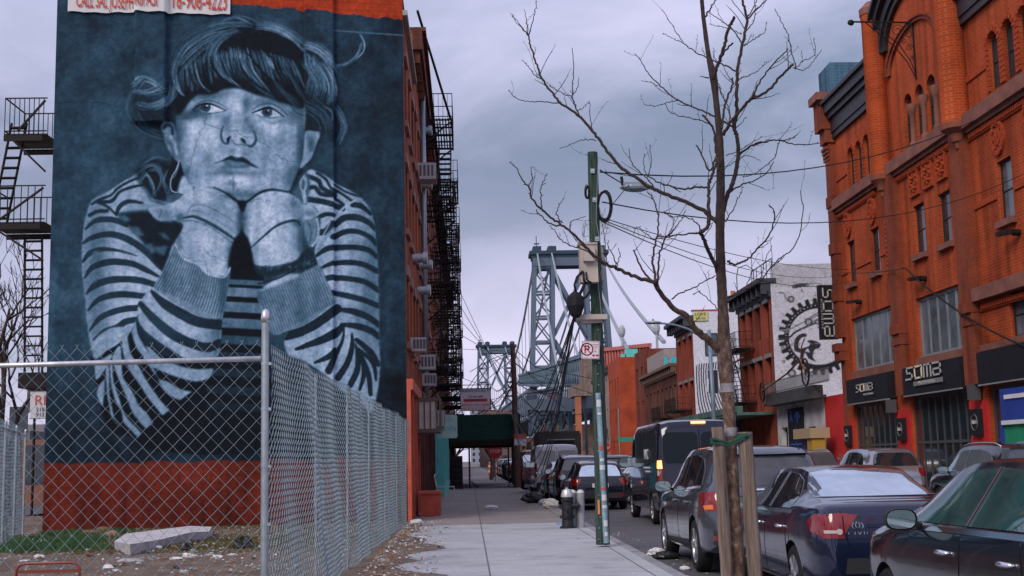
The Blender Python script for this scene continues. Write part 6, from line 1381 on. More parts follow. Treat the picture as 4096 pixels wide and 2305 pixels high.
# lower viaduct with railing crossing in front of the near tower
Yv=300
vz=onY(548,466-8-33,Yv);VA=onY(526,421,420);VB=onY(622,399,235)
b=MB()
pA,pB=Vector(onY(527,402,430)),Vector(onY(577,399,270));
for dz,th in ((0,1.2),(3.2,.5),(2.2,.3)):b.beam(pA+Vector((0,0,dz)),pB+Vector((0,0,dz)),th)
for i in range(40):q=lerp(pA,pB,i/39);b.beam(q,q+Vector((0,0,3.2)),.25)
b.beam(pA-Vector((0,0,1.5)),pB-Vector((0,0,1.5)),2.2);pC=Vector(onY(640,392,205));b.beam(pB-Vector((0,0,1.)),pC-Vector((0,0,1.)),2.4);b.beam(pB+Vector((0,0,3)),pC+Vector((0,0,3)),.5)
b.build('viaduct_girder',stl2,br_)
legs=[(530,8),(538,4),(551,5),(562,4),(570,7)]
b=MB()
LP=[]
for i,(x,w_)in enumerate(legs):
    Yq=420-i*28;p=onY(x,409,Yq);LP.append((p,Yq));b.box(p[0]-w_/14,p[0]+w_/14,Yq-.8,Yq+.8,0,p[2])
    b.box(p[0]-w_/14+10,p[0]+w_/14+10,Yq-.8,Yq+.8,0,p[2])
for (p,Yp),(q,Yq)in zip(LP[:-1],LP[1:]):
    for z0,z1 in ((2,9),(9,16),(16,p[2]-1)):
        if z1<=z0:continue
        b.beam((p[0],Yp,z0),(q[0],Yq,z1),.5);b.beam((p[0],Yp,z1),(q[0],Yq,z0),.5);b.beam((p[0],Yp,z1),(q[0],Yq,z1),.6)
b.build('viaduct_legs',stl2,br_)
# orange column, tan abutment and red truss to the right
b=MB();p=onY(575.5,397,240);q=onY(581,397,240);b.box(p[0],q[0],240,242,0,p[2]);b.build('orange_column',mat('column_orange',(.35,.13,.07),.8,0,.2,.5),br_)
b=MB();p=onY(573,396,250);q=onY(606,384,250);r0=onY(584,357,250);b.box(p[0],q[0],250,262,p[2],q[2]);b.box(r0[0],q[0],250.5,262,q[2],r0[2]);b.build('abutment',brick('brick_tan',(.25,.19,.17),(.20,.15,.13),(.16,.13,.12),bw=.8,bh=.3,var=.3),br_)
b=MB();a0=Vector(onY(601,350,262));a1=Vector(onY(650,345,235));b0=Vector(onY(601,366,262));b1=Vector(onY(650,366,235))
for u,v in ((a0,a1),(b0,b1)):b.beam(u,v,.7)
for i in range(17):t_=i/16;b.beam(lerp(a0,a1,t_),lerp(b0,b1,t_+.02),.32,.5)
b.build('red_railing',mat('truss_red',(.45,.14,.13),.7,0,.2,.3),br_)
b=MB();b.add([b0+Vector((0,1,0)),b1+Vector((0,1,0)),a1+Vector((0,1,0)),a0+Vector((0,1,0))],[(0,1,2,3)]);b.build('red_screen',mat('truss_red_dark',(.30,.075,.07),.8,0,.3,.3),br_,fix=False)
cup=thing('roof_cupola','pale domed ventilator roof above the graffiti wall','rooftop block',(30,200,19));p=onY(655,372,200)
b=MB();b.lathe((p[0],200,p[2]-5),[(2.9,0),(2.9,3.5),(2.95,3.9),(2.5,4.8),(1.5,6.1),(.9,6.3),(.9,6.8),(0,7)],14);b.build('dome',mat('lead_pale',(.33,.38,.42),.6,0,.2,.5),cup,smooth='auto')
# lamp posts along the approach
for i,(x,y)in enumerate(((606,381),(613,377),(619,375),(627,374),(636,368),(640,361),(648,360),(657,366),(669,352),(600,385))):
    p=onY(x,y-1,240);t=thing('approach_lamp','curved lamp post on the bridge approach skyline, number %d from the left'%(i+1)if False else 'curved lamp post on the bridge approach, '+['in the middle of the left run','third from left','fourth from left','fifth from left','tall one left of the cupola','just left of the cupola','behind the cupola left edge','behind the cupola','farthest right','farthest left by the pole'][i],'street lamp',(p[0],240,17),'row of lamp posts on the bridge approach');b=MB();hh=5
    b.tube([(p[0],240,p[2]-hh),(p[0],240,p[2]-.8),(p[0]+.5,240,p[2]),(p[0]+1.8,240,p[2]+.3)],.13,5);b.build('pole',mat('lamp_grey',(.28,.26,.28),.6),t);b=MB();b.blob((p[0]+2.3,240,p[2]+.25),.8,.3,.2,1,8,4,.05);b.build('lamp_head',iron,t)
# vehicles on the bridge
for i,(x,y,Y,col,lb)in enumerate(((573,407-31,330,(.45,.55,.7),'pale blue and white box lorry on the bridge roadway'),(555,408-28,350,(.35,.1,.08),'dark car with glowing brake light on the bridge roadway'))):
    p=onY(x,402 if i==0 else 401,Y+60);t=thing('bridge_vehicle',lb,'lorry' if i==0 else 'car',(p[0],Y+60,p[2]));b=MB();s=1.6 if i==0 else .9;b.box(p[0]-2.6*s,p[0]+2.4*s,Y+58,Y+62,p[2]-.2,p[2]+2.4*s);b.box(p[0]+2.4*s,p[0]+3.3*s,Y+58,Y+62,p[2]-.2,p[2]+1.6*s);b.build('body',mat('veh_%d'%i,col,.5),t);b=MB()
    for dx in (-1.7,2.2):b.lathe((p[0]+dx*s,Y+57.9,p[2]-.2),[(.5,0),(.5,.3)],10,'y')
    b.build('wheel',blackm,t)
# ------------------------------------------------------------------ cars
def paintm(name,col,metal=.4,rough=.32):
    m=mat(name,col,rough,metal,coat=.75,spec=.3);b=m.node_tree.nodes['Principled BSDF'];b.inputs['Coat Roughness'].default_value=.035
    t=m.node_tree;g=N(t,'ShaderNodeNewGeometry');n=N(t,'ShaderNodeTexNoise',Scale=260.,Detail=2.0);t.links.new(g.outputs['Position'],n.inputs['Vector'])
    r=ramp(t,[(.3,tuple(c*.8 for c in col)),(.7,tuple(min(1,c*1.2)for c in col))],n.outputs[0]);t.links.new(r.outputs[0],b.inputs['Base Color'])
    n2=N(t,'ShaderNodeTexNoise',Scale=3.,Detail=6.0,Roughness=.7);t.links.new(g.outputs['Position'],n2.inputs['Vector']);r2=ramp(t,[(.4,.10),(.75,.26)],n2.outputs[0]);t.links.new(r2.outputs[0],b.inputs['Roughness'])
    return m
carglass=mat('car_glass',(.012,.018,.022),.03,0,spec=1.);carglass.node_tree.nodes['Principled BSDF'].inputs['Coat Weight'].default_value=.6
carglass2=mat('car_glass_reflecting',(.52,.62,.70),.08,.85,.15,2.5)
tealglass=mat('car_glass_teal',(.02,.075,.075),.04,.2,.4,2.5,spec=1.)
rubber=mat('tyre_rubber',(.016,.016,.017),.8,0,.2,20.);alloy=mat('alloy',(.55,.56,.58),.28,.9);chrome=mat('chrome',(.75,.76,.8),.12,1.)
redlens=mat('tail_lens',(.20,.004,.003),.12,0,.15,12.,coat=.8);clearlens=mat('clear_lens',(.5,.42,.42),.1,0,coat=.8);orangel=mat('amber_lens',(.7,.18,.03),.2)
litlens=mat('lit_tail_lens',(1.,.28,.06),.3,emis=5.);litred=mat('lit_red_lens',(1,.04,.01),.3,emis=2.5)
plastic=mat('car_plastic',(.028,.029,.032),.6);plate_m=mat('plate_white',(.55,.56,.6),.5);plate_y=mat('plate_yellow',(.75,.40,.04),.5)
def ispl(keys,s):
    x=np.array([k[0]for k in keys],float);y=np.array([k[1]for k in keys],float);s=np.asarray(s,float)
    m=np.gradient(y,x);d=np.diff(y)/np.diff(x)
    for i in range(len(d)):
        if abs(d[i])<1e-9:m[i]=m[i+1]=0
        else:
            a,b_=m[i]/d[i],m[i+1]/d[i]
            if a<0:m[i]=0
            if b_<0:m[i+1]=0
            h=math.hypot(a,b_)
            if h>3:m[i]*=3/h;m[i+1]*=3/h
    k=np.clip(np.searchsorted(x,s)-1,0,len(x)-2);h=x[k+1]-x[k];t=np.clip((s-x[k])/h,0,1)
    return (2*t**3-3*t**2+1)*y[k]+(t**3-2*t**2+t)*h*m[k]+(-2*t**3+3*t**2)*y[k+1]+(t**3-t**2)*h*m[k+1]
class Car:
    def __init__(c,name,label,spec,paint,loc,rz=0,group='cars parked along the kerb',cat='car'):
        c.s=spec;L,W,H=spec['L'],spec['W'],spec['H'];c.L=L;c.paint=paint
        c.root=thing(name,label,cat,(0,0,0),group)
        ns=spec.get('ns',70);S_=np.linspace(0,L,ns);S_=np.concatenate([[0,.012,.035,.07],S_[(S_>.1)& (S_<L-.1)],[L-.07,L-.035,L-.012,L]])
        zb,zt,w,zu=(ispl(spec[k],S_)for k in ('zb','zt','w','zu'));wr=spec['wr'];V_=[];nsec=0
        for i,s in enumerate(S_):
            h=max(0.0,zt[i]-zb[i]);cc=min(1,h/.28);cc=cc*cc*(3-2*cc);W_=w[i]
            ins_=spec.get('ins',.915);wt=W_*.86*(1-cc)+wr*cc*(W_/(W/2));z0=zu[i];zB=zb[i]
            half=[(0,z0),(W_*.84,z0),(W_*.955,z0+.03),(W_*.985,z0+.12),(W_*1.0,z0+(zB-z0)*.42),(W_*.998,z0+(zB-z0)*.62),(W_*.985,z0+(zB-z0)*.80),(W_*max(.965,ins_),zB-.06),(W_*max(.935,ins_),zB+.0),(W_*.91*(1-cc)+cc*(W_*ins_),zB+min(.02,h*.2)),
                    (wt*.5+W_*ins_*.5,zB+h*(.5*(1-cc)+.42*cc)),(wt*1.01,zB+h*(.72*(1-cc)+.80*cc)),(wt*.93,zB+h*(.84*(1-cc)+.935*cc)),(wt*.72,zB+h*(.94*(1-cc)+.98*cc)),(wt*.38,zB+h*.995),(0,zB+h)]
            if h<.02:half=[(x,min(z,zB+h)if k>8 else z)for k,(x,z)in enumerate(half)]
            # round ends in plan
            ring=[(x,z)for x,z in half]+[(-x,z)for x,z in reversed(half[1:-1])]
            V_.append([(x,s-L/2,z)for x,z in ring]);nsec=len(ring)
        b=MB();vs=[p for r_ in V_ for p in r_];fs=[]
        for i in range(len(S_)-1):
            for k in range(nsec):a=i*nsec+k;d=i*nsec+(k+1)%nsec;fs.append((a,d,d+nsec,a+nsec))
        fs+=[tuple(range(nsec)),tuple(reversed(range((len(S_)-1)*nsec,len(S_)*nsec)))]
        me=bpy.data.meshes.new('body');me.from_pydata(vs,[],fs);bm=bmesh.new();bm.from_mesh(me);bmesh.ops.recalc_face_normals(bm,faces=bm.faces)
        bmesh.ops.triangulate(bm,faces=[f for f in bm.faces if len(f.verts)>4])
        c.bvh=BVHTree.FromBMesh(bm);bm.to_mesh(me);bm.free()
        me.polygons.foreach_set('use_smooth',[True]*len(me.polygons));me.materials.append(paint);me.materials.append(plastic)
        # wheel arches cut out by a boolean
        cm=MB();R=spec['R']
        for sy in spec['ax']:
            for sx in (-1,1):cm.lathe((sx*(W/2+.1),sy-L/2,R*.98),[(R*1.17,0),(R*1.17,-sx*.42)],26,'x')
        for k in range(len(cm.v)):pass
        cme=bpy.data.meshes.new('cut');cme.from_pydata(cm.v,[],cm.f);bb=bmesh.new();bb.from_mesh(cme);bmesh.ops.recalc_face_normals(bb,faces=bb.faces);bb.to_mesh(cme);bb.free();cme.materials.append(plastic);
        co=bpy.data.objects.new('cut',cme);COL.objects.link(co);o=bpy.data.objects.new('body',me);COL.objects.link(o)
        md=o.modifiers.new('b','BOOLEAN');md.object=co;md.operation='DIFFERENCE';md.solver='EXACT'
        if hasattr(md,'material_mode'):md.material_mode='TRANSFER'
        dg=bpy.context.evaluated_depsgraph_get();me2=bpy.data.meshes.new_from_object(o.evaluated_get(dg))
        bpy.data.objects.remove(o);bpy.data.objects.remove(co)
        try:me2.set_sharp_from_angle(angle=math.radians(40))
        except Exception:pass
        c.body=link('body',me2,c.root)
        c.wheels(R)
        c.loc,c.rz=loc,rz
    def done(c):
        c.root.location=c.loc;c.root.rotation_euler[2]=c.rz;return c.root
    def wheels(c,R):
        W,L=c.s['W'],c.L;kind=c.s.get('rim',10)
        for sy in c.s['ax']:
            for sx in (-1,1):
                x0=sx*(W/2-.015);cen=(x0,sy-L/2,R);d=-sx;tw=.215
                b=MB();b.lathe(cen,[(R*.66,d*.0),(R*.70,-d*.004),(R*.90,-d*.0),(R*.985,d*.03),(R,d*.06),(R,d*(tw-.06)),(R*.985,d*(tw-.03)),(R*.7,d*tw),(R*.5,d*tw)],32,'x',False)
                t=b.build('wheel',rubber,c.root,smooth='auto')
                b=MB();b.lathe(cen,[(R*.70,-d*.0),(R*.66,d*.012),(R*.63,d*.05),(R*.62,d*.12)],28,'x',False);n_=kind
                for k in range(n_):
                    a=2*math.pi*k/n_;
                    for off_ in ((-.07,.07)if n_<=7 else (0,)):
                        p=(x0+d*.02,cen[1]+R*.13*math.cos(a),cen[2]+R*.13*math.sin(a));q=(x0+d*.012,cen[1]+R*.65*math.cos(a+off_),cen[2]+R*.65*math.sin(a+off_));b.beam(p,q,.03 if n_>7 else .024,.045)
                b.lathe(cen,[(0,d*.0),(R*.12,d*.004),(R*.16,d*.02),(R*.16,d*.06)],16,'x');b.build('rim',alloy,t,smooth='auto')
                b=MB();b.lathe(cen,[(0,d*.125),(R*.62,d*.12)],20,'x',False);b.build('brake_disc',plastic,t)
    def patch(c,name,poly,dr,m,off=.006,parent=None,grid=.07,thick=.012,smooth=True,mirror=False,label=None,spl=False,lim=2.):
        if spl:poly=[tuple(p)for p in spline(poly,True,4)]
        bm=bmesh.new();vs=[bm.verts.new((p[0],p[1],0))for p in poly];bm.faces.new(vs)
        us=[p[0]for p in poly];vv=[p[1]for p in poly]
        for ax,lo,hi in ((0,min(us),max(us)),(1,min(vv),max(vv))):
            k=int((hi-lo)/grid)+1
            for i in range(1,k):
                q=lo+(hi-lo)*i/k;co=(q,0,0)if ax==0 else (0,q,0);no=(1,0,0)if ax==0 else (0,1,0)
                bmesh.ops.bisect_plane(bm,geom=bm.verts[:]+bm.edges[:]+bm.faces[:],plane_co=co,plane_no=no,dist=1e-5)
        bmesh.ops.triangulate(bm,faces=bm.faces[:]);L=c.L;miss=[]
        for v in bm.verts:
            u,w_=v.co.x,v.co.y
            if dr in 'LR':sx=-1 if dr=='L' else 1;o,d=Vector((sx*3,u-L/2,w_)),Vector((-sx,0,0))
            elif dr=='B':o,d=Vector((u,-L/2-2,w_)),Vector((0,1,0))
            elif dr=='F':o,d=Vector((u,L/2+2,w_)),Vector((0,-1,0))
            else:o,d=Vector((u,w_-L/2,4)),Vector((0,0,-1))
            h=c.bvh.ray_cast(o,d)
            if h[0]is None:miss.append(v);v.co=Vector((0,0,-99));continue
            n=h[1]if h[1].dot(d)<0 else-h[1];v.co=h[0]+(n*.6-d*.4).normalized()*off
        bmesh.ops.delete(bm,geom=miss,context='VERTS')
        bmesh.ops.recalc_face_normals(bm,faces=bm.faces[:])
        dirs={'L':(-1,0,0),'R':(1,0,0),'B':(0,-1,0),'F':(0,1,0),'T':(0,0,1)}[dr];bm.normal_update()
        s_=sum((f.normal.dot(Vector(dirs))for f in bm.faces),0)
        if s_<0:bmesh.ops.reverse_faces(bm,faces=bm.faces[:])
        be=[e for e in bm.edges if e.is_boundary];r_=bmesh.ops.extrude_edge_only(bm,edges=be)
        for g in r_['geom']:
            if isinstance(g,bmesh.types.BMVert):g.co-=Vector(dirs)*thick
        me=bpy.data.meshes.new(name);bm.to_mesh(me);bm.free();me.materials.append(m)
        if smooth:
            me.polygons.foreach_set('use_smooth',[True]*len(me.polygons))
            try:me.set_sharp_from_angle(angle=math.radians(50))
            except Exception:pass
        off_=c.root.location;
        return link(name,me,parent or c.root,label=label)
    def both(c,name,poly,m,**k):
        return c.patch(name,poly,'L',m,**k),c.patch(name,poly,'R',m,**k)
    def handle(c,s,z,parent,side=-1,m=chrome,ln=.21):
        h=c.bvh.ray_cast(Vector((side*3,s-c.L/2,z)),Vector((-side,0,0)))
        if h[0]is None:return
        x=h[0].x;b=MB();y=s-c.L/2;b.tube([(x+side*.004,y-ln/2,z),(x+side*.035,y-ln/2+.03,z+.002),(x+side*.042,y,z+.003),(x+side*.035,y+ln/2-.03,z+.002),(x+side*.004,y+ln/2,z)],[.014,.018,.021,.018,.014],8);b.build('handle',m,parent,smooth=True)
        b=MB();b.lathe((x+side*.002,y+ln*.1,z-.03),[(0,side*.004),(.022,side*.003),(.024,0)],10,'x');b.build('lock_cup',plastic,parent)
    def mirror(c,s,z,m=None,side=-1,sz=1.):
        h=c.bvh.ray_cast(Vector((side*3,s-c.L/2,z-.06)),Vector((-side,0,0)));x=h[0].x if h[0]else side*c.s['W']/2;y=s-c.L/2
        b=MB();vs=[];fs=[];n_=14
        prof=[(-.06,.96),(-.055,1.0),(.0,.98),(.05,.8),(.085,.45),(.095,.05)]
        for (dy,k)in prof:
            for j in range(n_):a=2*math.pi*j/n_;e=.75;cx_,sz_=math.copysign(abs(math.cos(a))**e,math.cos(a)),math.copysign(abs(math.sin(a))**e,math.sin(a));vs.append((x+side*(.15+.115*sz*k*cx_),y+dy,z+.075*sz*k*sz_))
        for i in range(len(prof)-1):
            for j in range(n_):a=i*n_+j;d=i*n_+(j+1)%n_;fs.append((a,d,d+n_,a+n_))
        fs.append(tuple(range((len(prof)-1)*n_,len(prof)*n_)));b.add(vs,fs);b.beam((x-side*.02,y+.02,z-.05),(x+side*.12,y+.02,z-.03),.05,.04)
        mo=b.build('mirror',m or c.paint,c.root,smooth='auto')
        b=MB();b.add([(p[0]*.92+(x+side*.15)*.08,y-.052,p[2]*.92+z*.08)for p in vs[:n_]],[tuple(range(n_))]);b.build('mirror_glass',mat('mirror_glass',(.35,.45,.45),.06,.9),mo,fix=False)
def rail(c,m=alloy):
    for side in (-1,1):
        pts=[]
        for s in np.linspace(c.s['rails'][0],c.s['rails'][1],9):
            h=c.bvh.ray_cast(Vector((side*c.s['wr']*.86,s-c.L/2,4)),Vector((0,0,-1)));pts.append(h[0]+Vector((0,0,.045 if 0<len(pts)<8 else .005)))
        b=MB();b.tube(pts,.018,6);b.build('roof_rail',m,c.root,smooth=True)
SEDAN=dict(L=4.5,W=1.76,H=1.44,R=.315,ax=(.98,3.68),wr=.56,rim=7,
    zt=[(0,.62),(.04,.92),(.12,1.05),(.35,1.09),(.78,1.115),(1.05,1.24),(1.45,1.39),(2.0,1.435),(2.5,1.43),(2.95,1.35),(3.5,1.12),(3.72,1.0),(4.1,.92),(4.4,.78),(4.5,.6)],
    zb=[(0,.6),(.04,.90),(.15,1.0),(.8,1.02),(1.5,.985),(2.5,.95),(3.4,.92),(4.0,.86),(4.4,.74),(4.5,.58)],w=[(0,.70),(.05,.76),(.2,.83),(.6,.87),(1.5,.88),(3.2,.88),(3.9,.86),(4.3,.78),(4.5,.6)],zu=[(0,.34),(.2,.24),(1.0,.2),(3.5,.2),(4.3,.22),(4.5,.34)])
SUVR=dict(L=4.65,W=1.84,H=1.71,R=.36,ax=(.93,3.65),wr=.66,rim=5,rails=(.7,3.0),
    zt=[(0,.62),(.03,.95),(.08,1.08),(.16,1.2),(.3,1.42),(.45,1.6),(.6,1.64),(1.2,1.695),(1.9,1.71),(2.5,1.685),(2.95,1.58),(3.5,1.25),(3.75,1.12),(4.2,1.03),(4.5,.88),(4.65,.6)],
    zb=[(0,.6),(.03,.93),(.08,1.06),(.3,1.14),(.9,1.13),(2.0,1.06),(3.4,1.02),(4.1,.97),(4.5,.84),(4.65,.58)],w=[(0,.74),(.05,.80),(.2,.875),(.6,.915),(1.5,.92),(3.2,.92),(4.0,.9),(4.4,.82),(4.65,.62)],zu=[(0,.40),(.2,.30),(1.0,.24),(3.5,.24),(4.4,.26),(4.65,.36)])
def scaled(sp,kx=1.,kz=1.,ky=1.,**o):
    d=dict(sp);d['L']=sp['L']*ky;d['W']=sp['W']*kx;d['H']=sp['H']*kz;d['ax']=tuple(a*ky for a in sp['ax']);d['wr']=sp['wr']*kx
    for k in ('zt','zb','zu'):d[k]=[(a*ky,z*kz)for a,z in sp[k]]
    d['w']=[(a*ky,z*kx)for a,z in sp['w']]
    if 'rails' in sp:d['rails']=tuple(a*ky for a in sp['rails'])
    d.update(o);return d
VAN=dict(L=5.9,W=2.0,H=2.42,R=.35,ax=(1.15,4.9),wr=.93,ins=.985,rim=6,
    zt=[(0,.7),(.03,1.2),(.06,2.1),(.10,2.3),(.25,2.39),(.8,2.42),(3.8,2.42),(4.4,2.33),(4.9,1.9),(5.3,1.42),(5.65,1.2),(5.85,.9),(5.9,.7)],
    zb=[(0,.68),(.03,1.1),(.06,1.34),(.2,1.36),(3.0,1.3),(4.5,1.22),(5.2,1.15),(5.6,1.05),(5.85,.85),(5.9,.65)],w=[(0,.92),(.05,.97),(.2,.995),(4.5,1.0),(5.2,.97),(5.7,.85),(5.9,.6)],zu=[(0,.42),(.3,.32),(5.4,.3),(5.9,.4)])
def qd(c,x0,x1,z0,z1,r=.05):return [(x0+r,z0),(x1-r,z0),(x1,z0+r),(x1,z1-r),(x1-r,z1),(x0+r,z1),(x0,z1-r),(x0,z0+r)]
black_p=paintm('paint_black',(.010,.012,.022));navy_p=paintm('paint_navy',(.012,.018,.05));grey_p=paintm('paint_grey',(.085,.10,.125),.6);silver_p=paintm('paint_silver',(.30,.31,.36),.7);white_p=paintm('paint_white',(.42,.44,.47),.1,.4);maroon_p=paintm('paint_maroon',(.12,.012,.016),.4)
darkg_p=paintm('paint_charcoal',(.03,.035,.042),.5)
def sedan(label,paint,loc,side_glass=tealglass,sp=SEDAN,rear_glass=carglass2,near=False,name='parked_car',full=True,rz=0,group='cars parked along the kerb',emblem=True):
    c=Car(name,label,sp,paint,loc,rz,group);ky=sp['L']/4.5;kz=sp['H']/1.44;kx=sp['W']/1.76
    f=lambda q:[(a*ky,z*kz)for a,z in q];g=lambda q:[(a*kx,z*kz)for a,z in q]
    gap=mat('panel_gap',(.004,.004,.005),.8)
    # doors
    rd=f([(1.12,.30),(2.12,.28),(2.16,.93),(1.28,.955),(1.2,.62)]);fd=f([(2.15,.28),(3.18,.28),(3.22,.60),(3.15,.915),(2.19,.93)])
    for sd_ in 'LR':
        for nm,q,hs in (('door',rd,1.42),('door',fd,2.42)):
            cx_=sum(p[0]for p in q)/len(q);cz_=sum(p[1]for p in q)/len(q)
            c.patch('door_gap',[((p[0]-cx_)*1.012+cx_,(p[1]-cz_)*1.016+cz_)for p in q],sd_,gap,.002,thick=.004)
            d=c.patch(nm,q,sd_,paint,.0045,thick=.004)
            if full or sd_=='L':c.handle(hs*ky,.80*kz,d,-1 if sd_=='L' else 1,chrome if near else paint)
    rg=f([(1.13,1.0),(1.22,1.13),(1.42,1.28),(1.68,1.345),(2.08,1.365),(2.13,.985)]);fg=f([(2.19,.985),(2.15,1.368),(2.5,1.35),(2.78,1.28),(3.08,1.12),(3.22,1.0),(3.2,.975)])
    for q in (rg,fg):c.both('window',q,side_glass,off=.006)
    for sd_ in 'LR':
        c.patch('window_trim',f([(1.1,.95),(3.26,.918),(3.26,.948),(1.1,.988)]),sd_,chrome,.010,thick=.006,grid=.1)
        c.patch('window_frame',f([(2.12,.985),(2.18,.985),(2.145,1.37),(2.09,1.368)]),sd_,plastic if not near else paint,.009,thick=.006);near and [c.patch('window_trim',f([(a,.985),(a+.014,.985),(a-.02,1.37),(a-.034,1.368)]),sd_,chrome,.012,thick=.004,grid=.1)for a in (2.12,2.17)]
        c.patch('quarter_panel_line',f([(1.05,.6),(1.06,.6),(1.1,.75),(1.09,.75)]),sd_,gap,.002,thick=.002)
    c.patch('rear_window',g([(-.645,1.118),(.645,1.118),(.60,1.22),(.52,1.36),(.3,1.392),(-.3,1.392),(-.52,1.36),(-.60,1.22)]),'B',rear_glass,.006,spl=False)
    c.patch('windshield',g([(-.62,1.06),(.62,1.06),(.52,1.33),(-.52,1.33)]),'F',carglass,.006)
    c.patch('boot_lid_gap',g([(-.56,.66),(-.545,.66),(-.60,1.0),(-.615,1.0)]),'B',gap,.003,thick=.003);c.patch('boot_lid_gap',g([(.545,.66),(.56,.66),(.615,1.0),(.60,1.0)]),'B',gap,.003,thick=.003)
    for s in (-1,1):
        sp_=lambda q:g([(s*a,z)for a,z in q]);sd_='L' if s<0 else 'R'
        q=[(.50,.93),(.36,.985),(.80,1.0),(.80,.74),(.58,.74)]if False else [(.44,.965),(.62,.985),(.795,.965),(.81,.87),(.80,.745),(.60,.74),(.56,.82)]
        t=c.patch('tail_light',sp_(q),'B',redlens,.012);c.patch('lens',sp_([(.62,.79),(.77,.79),(.77,.82),(.62,.82)]),'B',clearlens,.018,parent=t,thick=.004);c.patch('lens_divider',sp_([(.588,.765),(.596,.765),(.598,.955),(.590,.955)]),'B',gap,.016,parent=t,thick=.003);c.patch('lens',sp_([(.64+.03*math.cos(a),.805+.03*math.sin(a))for a in np.linspace(0,6.28,13)[:-1]]),'B',clearlens,.024,parent=t,thick=.004)
        c.patch('tail_light',f([(.012,.75),(.30,.80),(.42,.90),(.25,.975),(.05,.96)]),sd_,redlens,.010)
    c.patch('bumper_insert',g([(-.6,.40),(.6,.40),(.58,.55),(-.58,.55)]),'B',plastic,.006);c.patch('number_plate',g([(-.26,.67),(.26,.67),(.26,.81),(-.26,.81)]),'B',plate_m,.012)
    c.patch('boot_trim',g([(-.36,.84),(.36,.84),(.36,.875),(-.36,.875)]),'B',paint,.012)
    c.both('sill',f([(1.36,.22),(3.28,.22),(3.28,.27),(1.36,.27)]),plastic,off=.008)
    c.mirror(3.02*ky,1.0*kz,paint if not near else plastic,-1,1.1);c.mirror(3.02*ky,1.0*kz,paint,1,1.1)
    return c
civ=sedan('shiny dark navy sedan with red tail lights parked just behind the tree',navy_p,(3.36+.88,12.35+2.25,RZ),carglass,near=True)
# badges
def back_strokes(c,segs,wd,m,name,par=None,off=.01):
    b=MB()
    for pl in segs:
        P3=[]
        for x,z in pl:
            h=c.bvh.ray_cast(Vector((x,-c.L/2-2,z)),Vector((0,1,0)))
            if h[0]:P3.append(h[0]+Vector((0,-off,0)))
        for a,d in zip(P3[:-1],P3[1:]):b.beam(a,d,wd,.006,up=(0,1,0))
    b.build(name,m,par or c.root)
def ell(cx_,cz_,rx,rz,n=14):return [(cx_+rx*math.cos(a),cz_+rz*math.sin(a))for a in np.linspace(0,2*math.pi,n+1)]
back_strokes(civ,[ell(-.455,.86,.055,.038),ell(-.455,.867,.02,.03),ell(-.455,.882,.042,.014)],.009,chrome,'badge')
def word(txt,x,z,h,w_,gp):
    G={'C':[[(1,1),(0,.8),(0,.2),(1,0)]],'I':[[(.5,0),(.5,1)]],'V':[[(0,1),(.5,0),(1,1)]]};out=[]
    for ch in txt:
        for pl in G[ch]:out.append([(x+a*w_,z+b_*h)for a,b_ in pl])
        x+=w_+gp
    return out
back_strokes(civ,word('CIVIC',-.55,.775,.028,.034,.012),.008,chrome,'badge')
back_strokes(civ,[[(-.055,.99),(.055,.99),(.045,.91),(-.045,.91),(-.055,.99)],[(-.022,.98),(-.016,.92)],[(.022,.98),(.016,.92)],[(-.018,.95),(.018,.95)]],.010,chrome,'emblem')
civ.done()
near_c=sedan('big shiny dark sedan cut off by the right edge with chrome door handles',black_p,(3.38+.93,6.15+2.75,RZ),tealglass,sp=scaled(SEDAN,1.05,1.055,1.075,rim=10),near=True)
near_c.done()
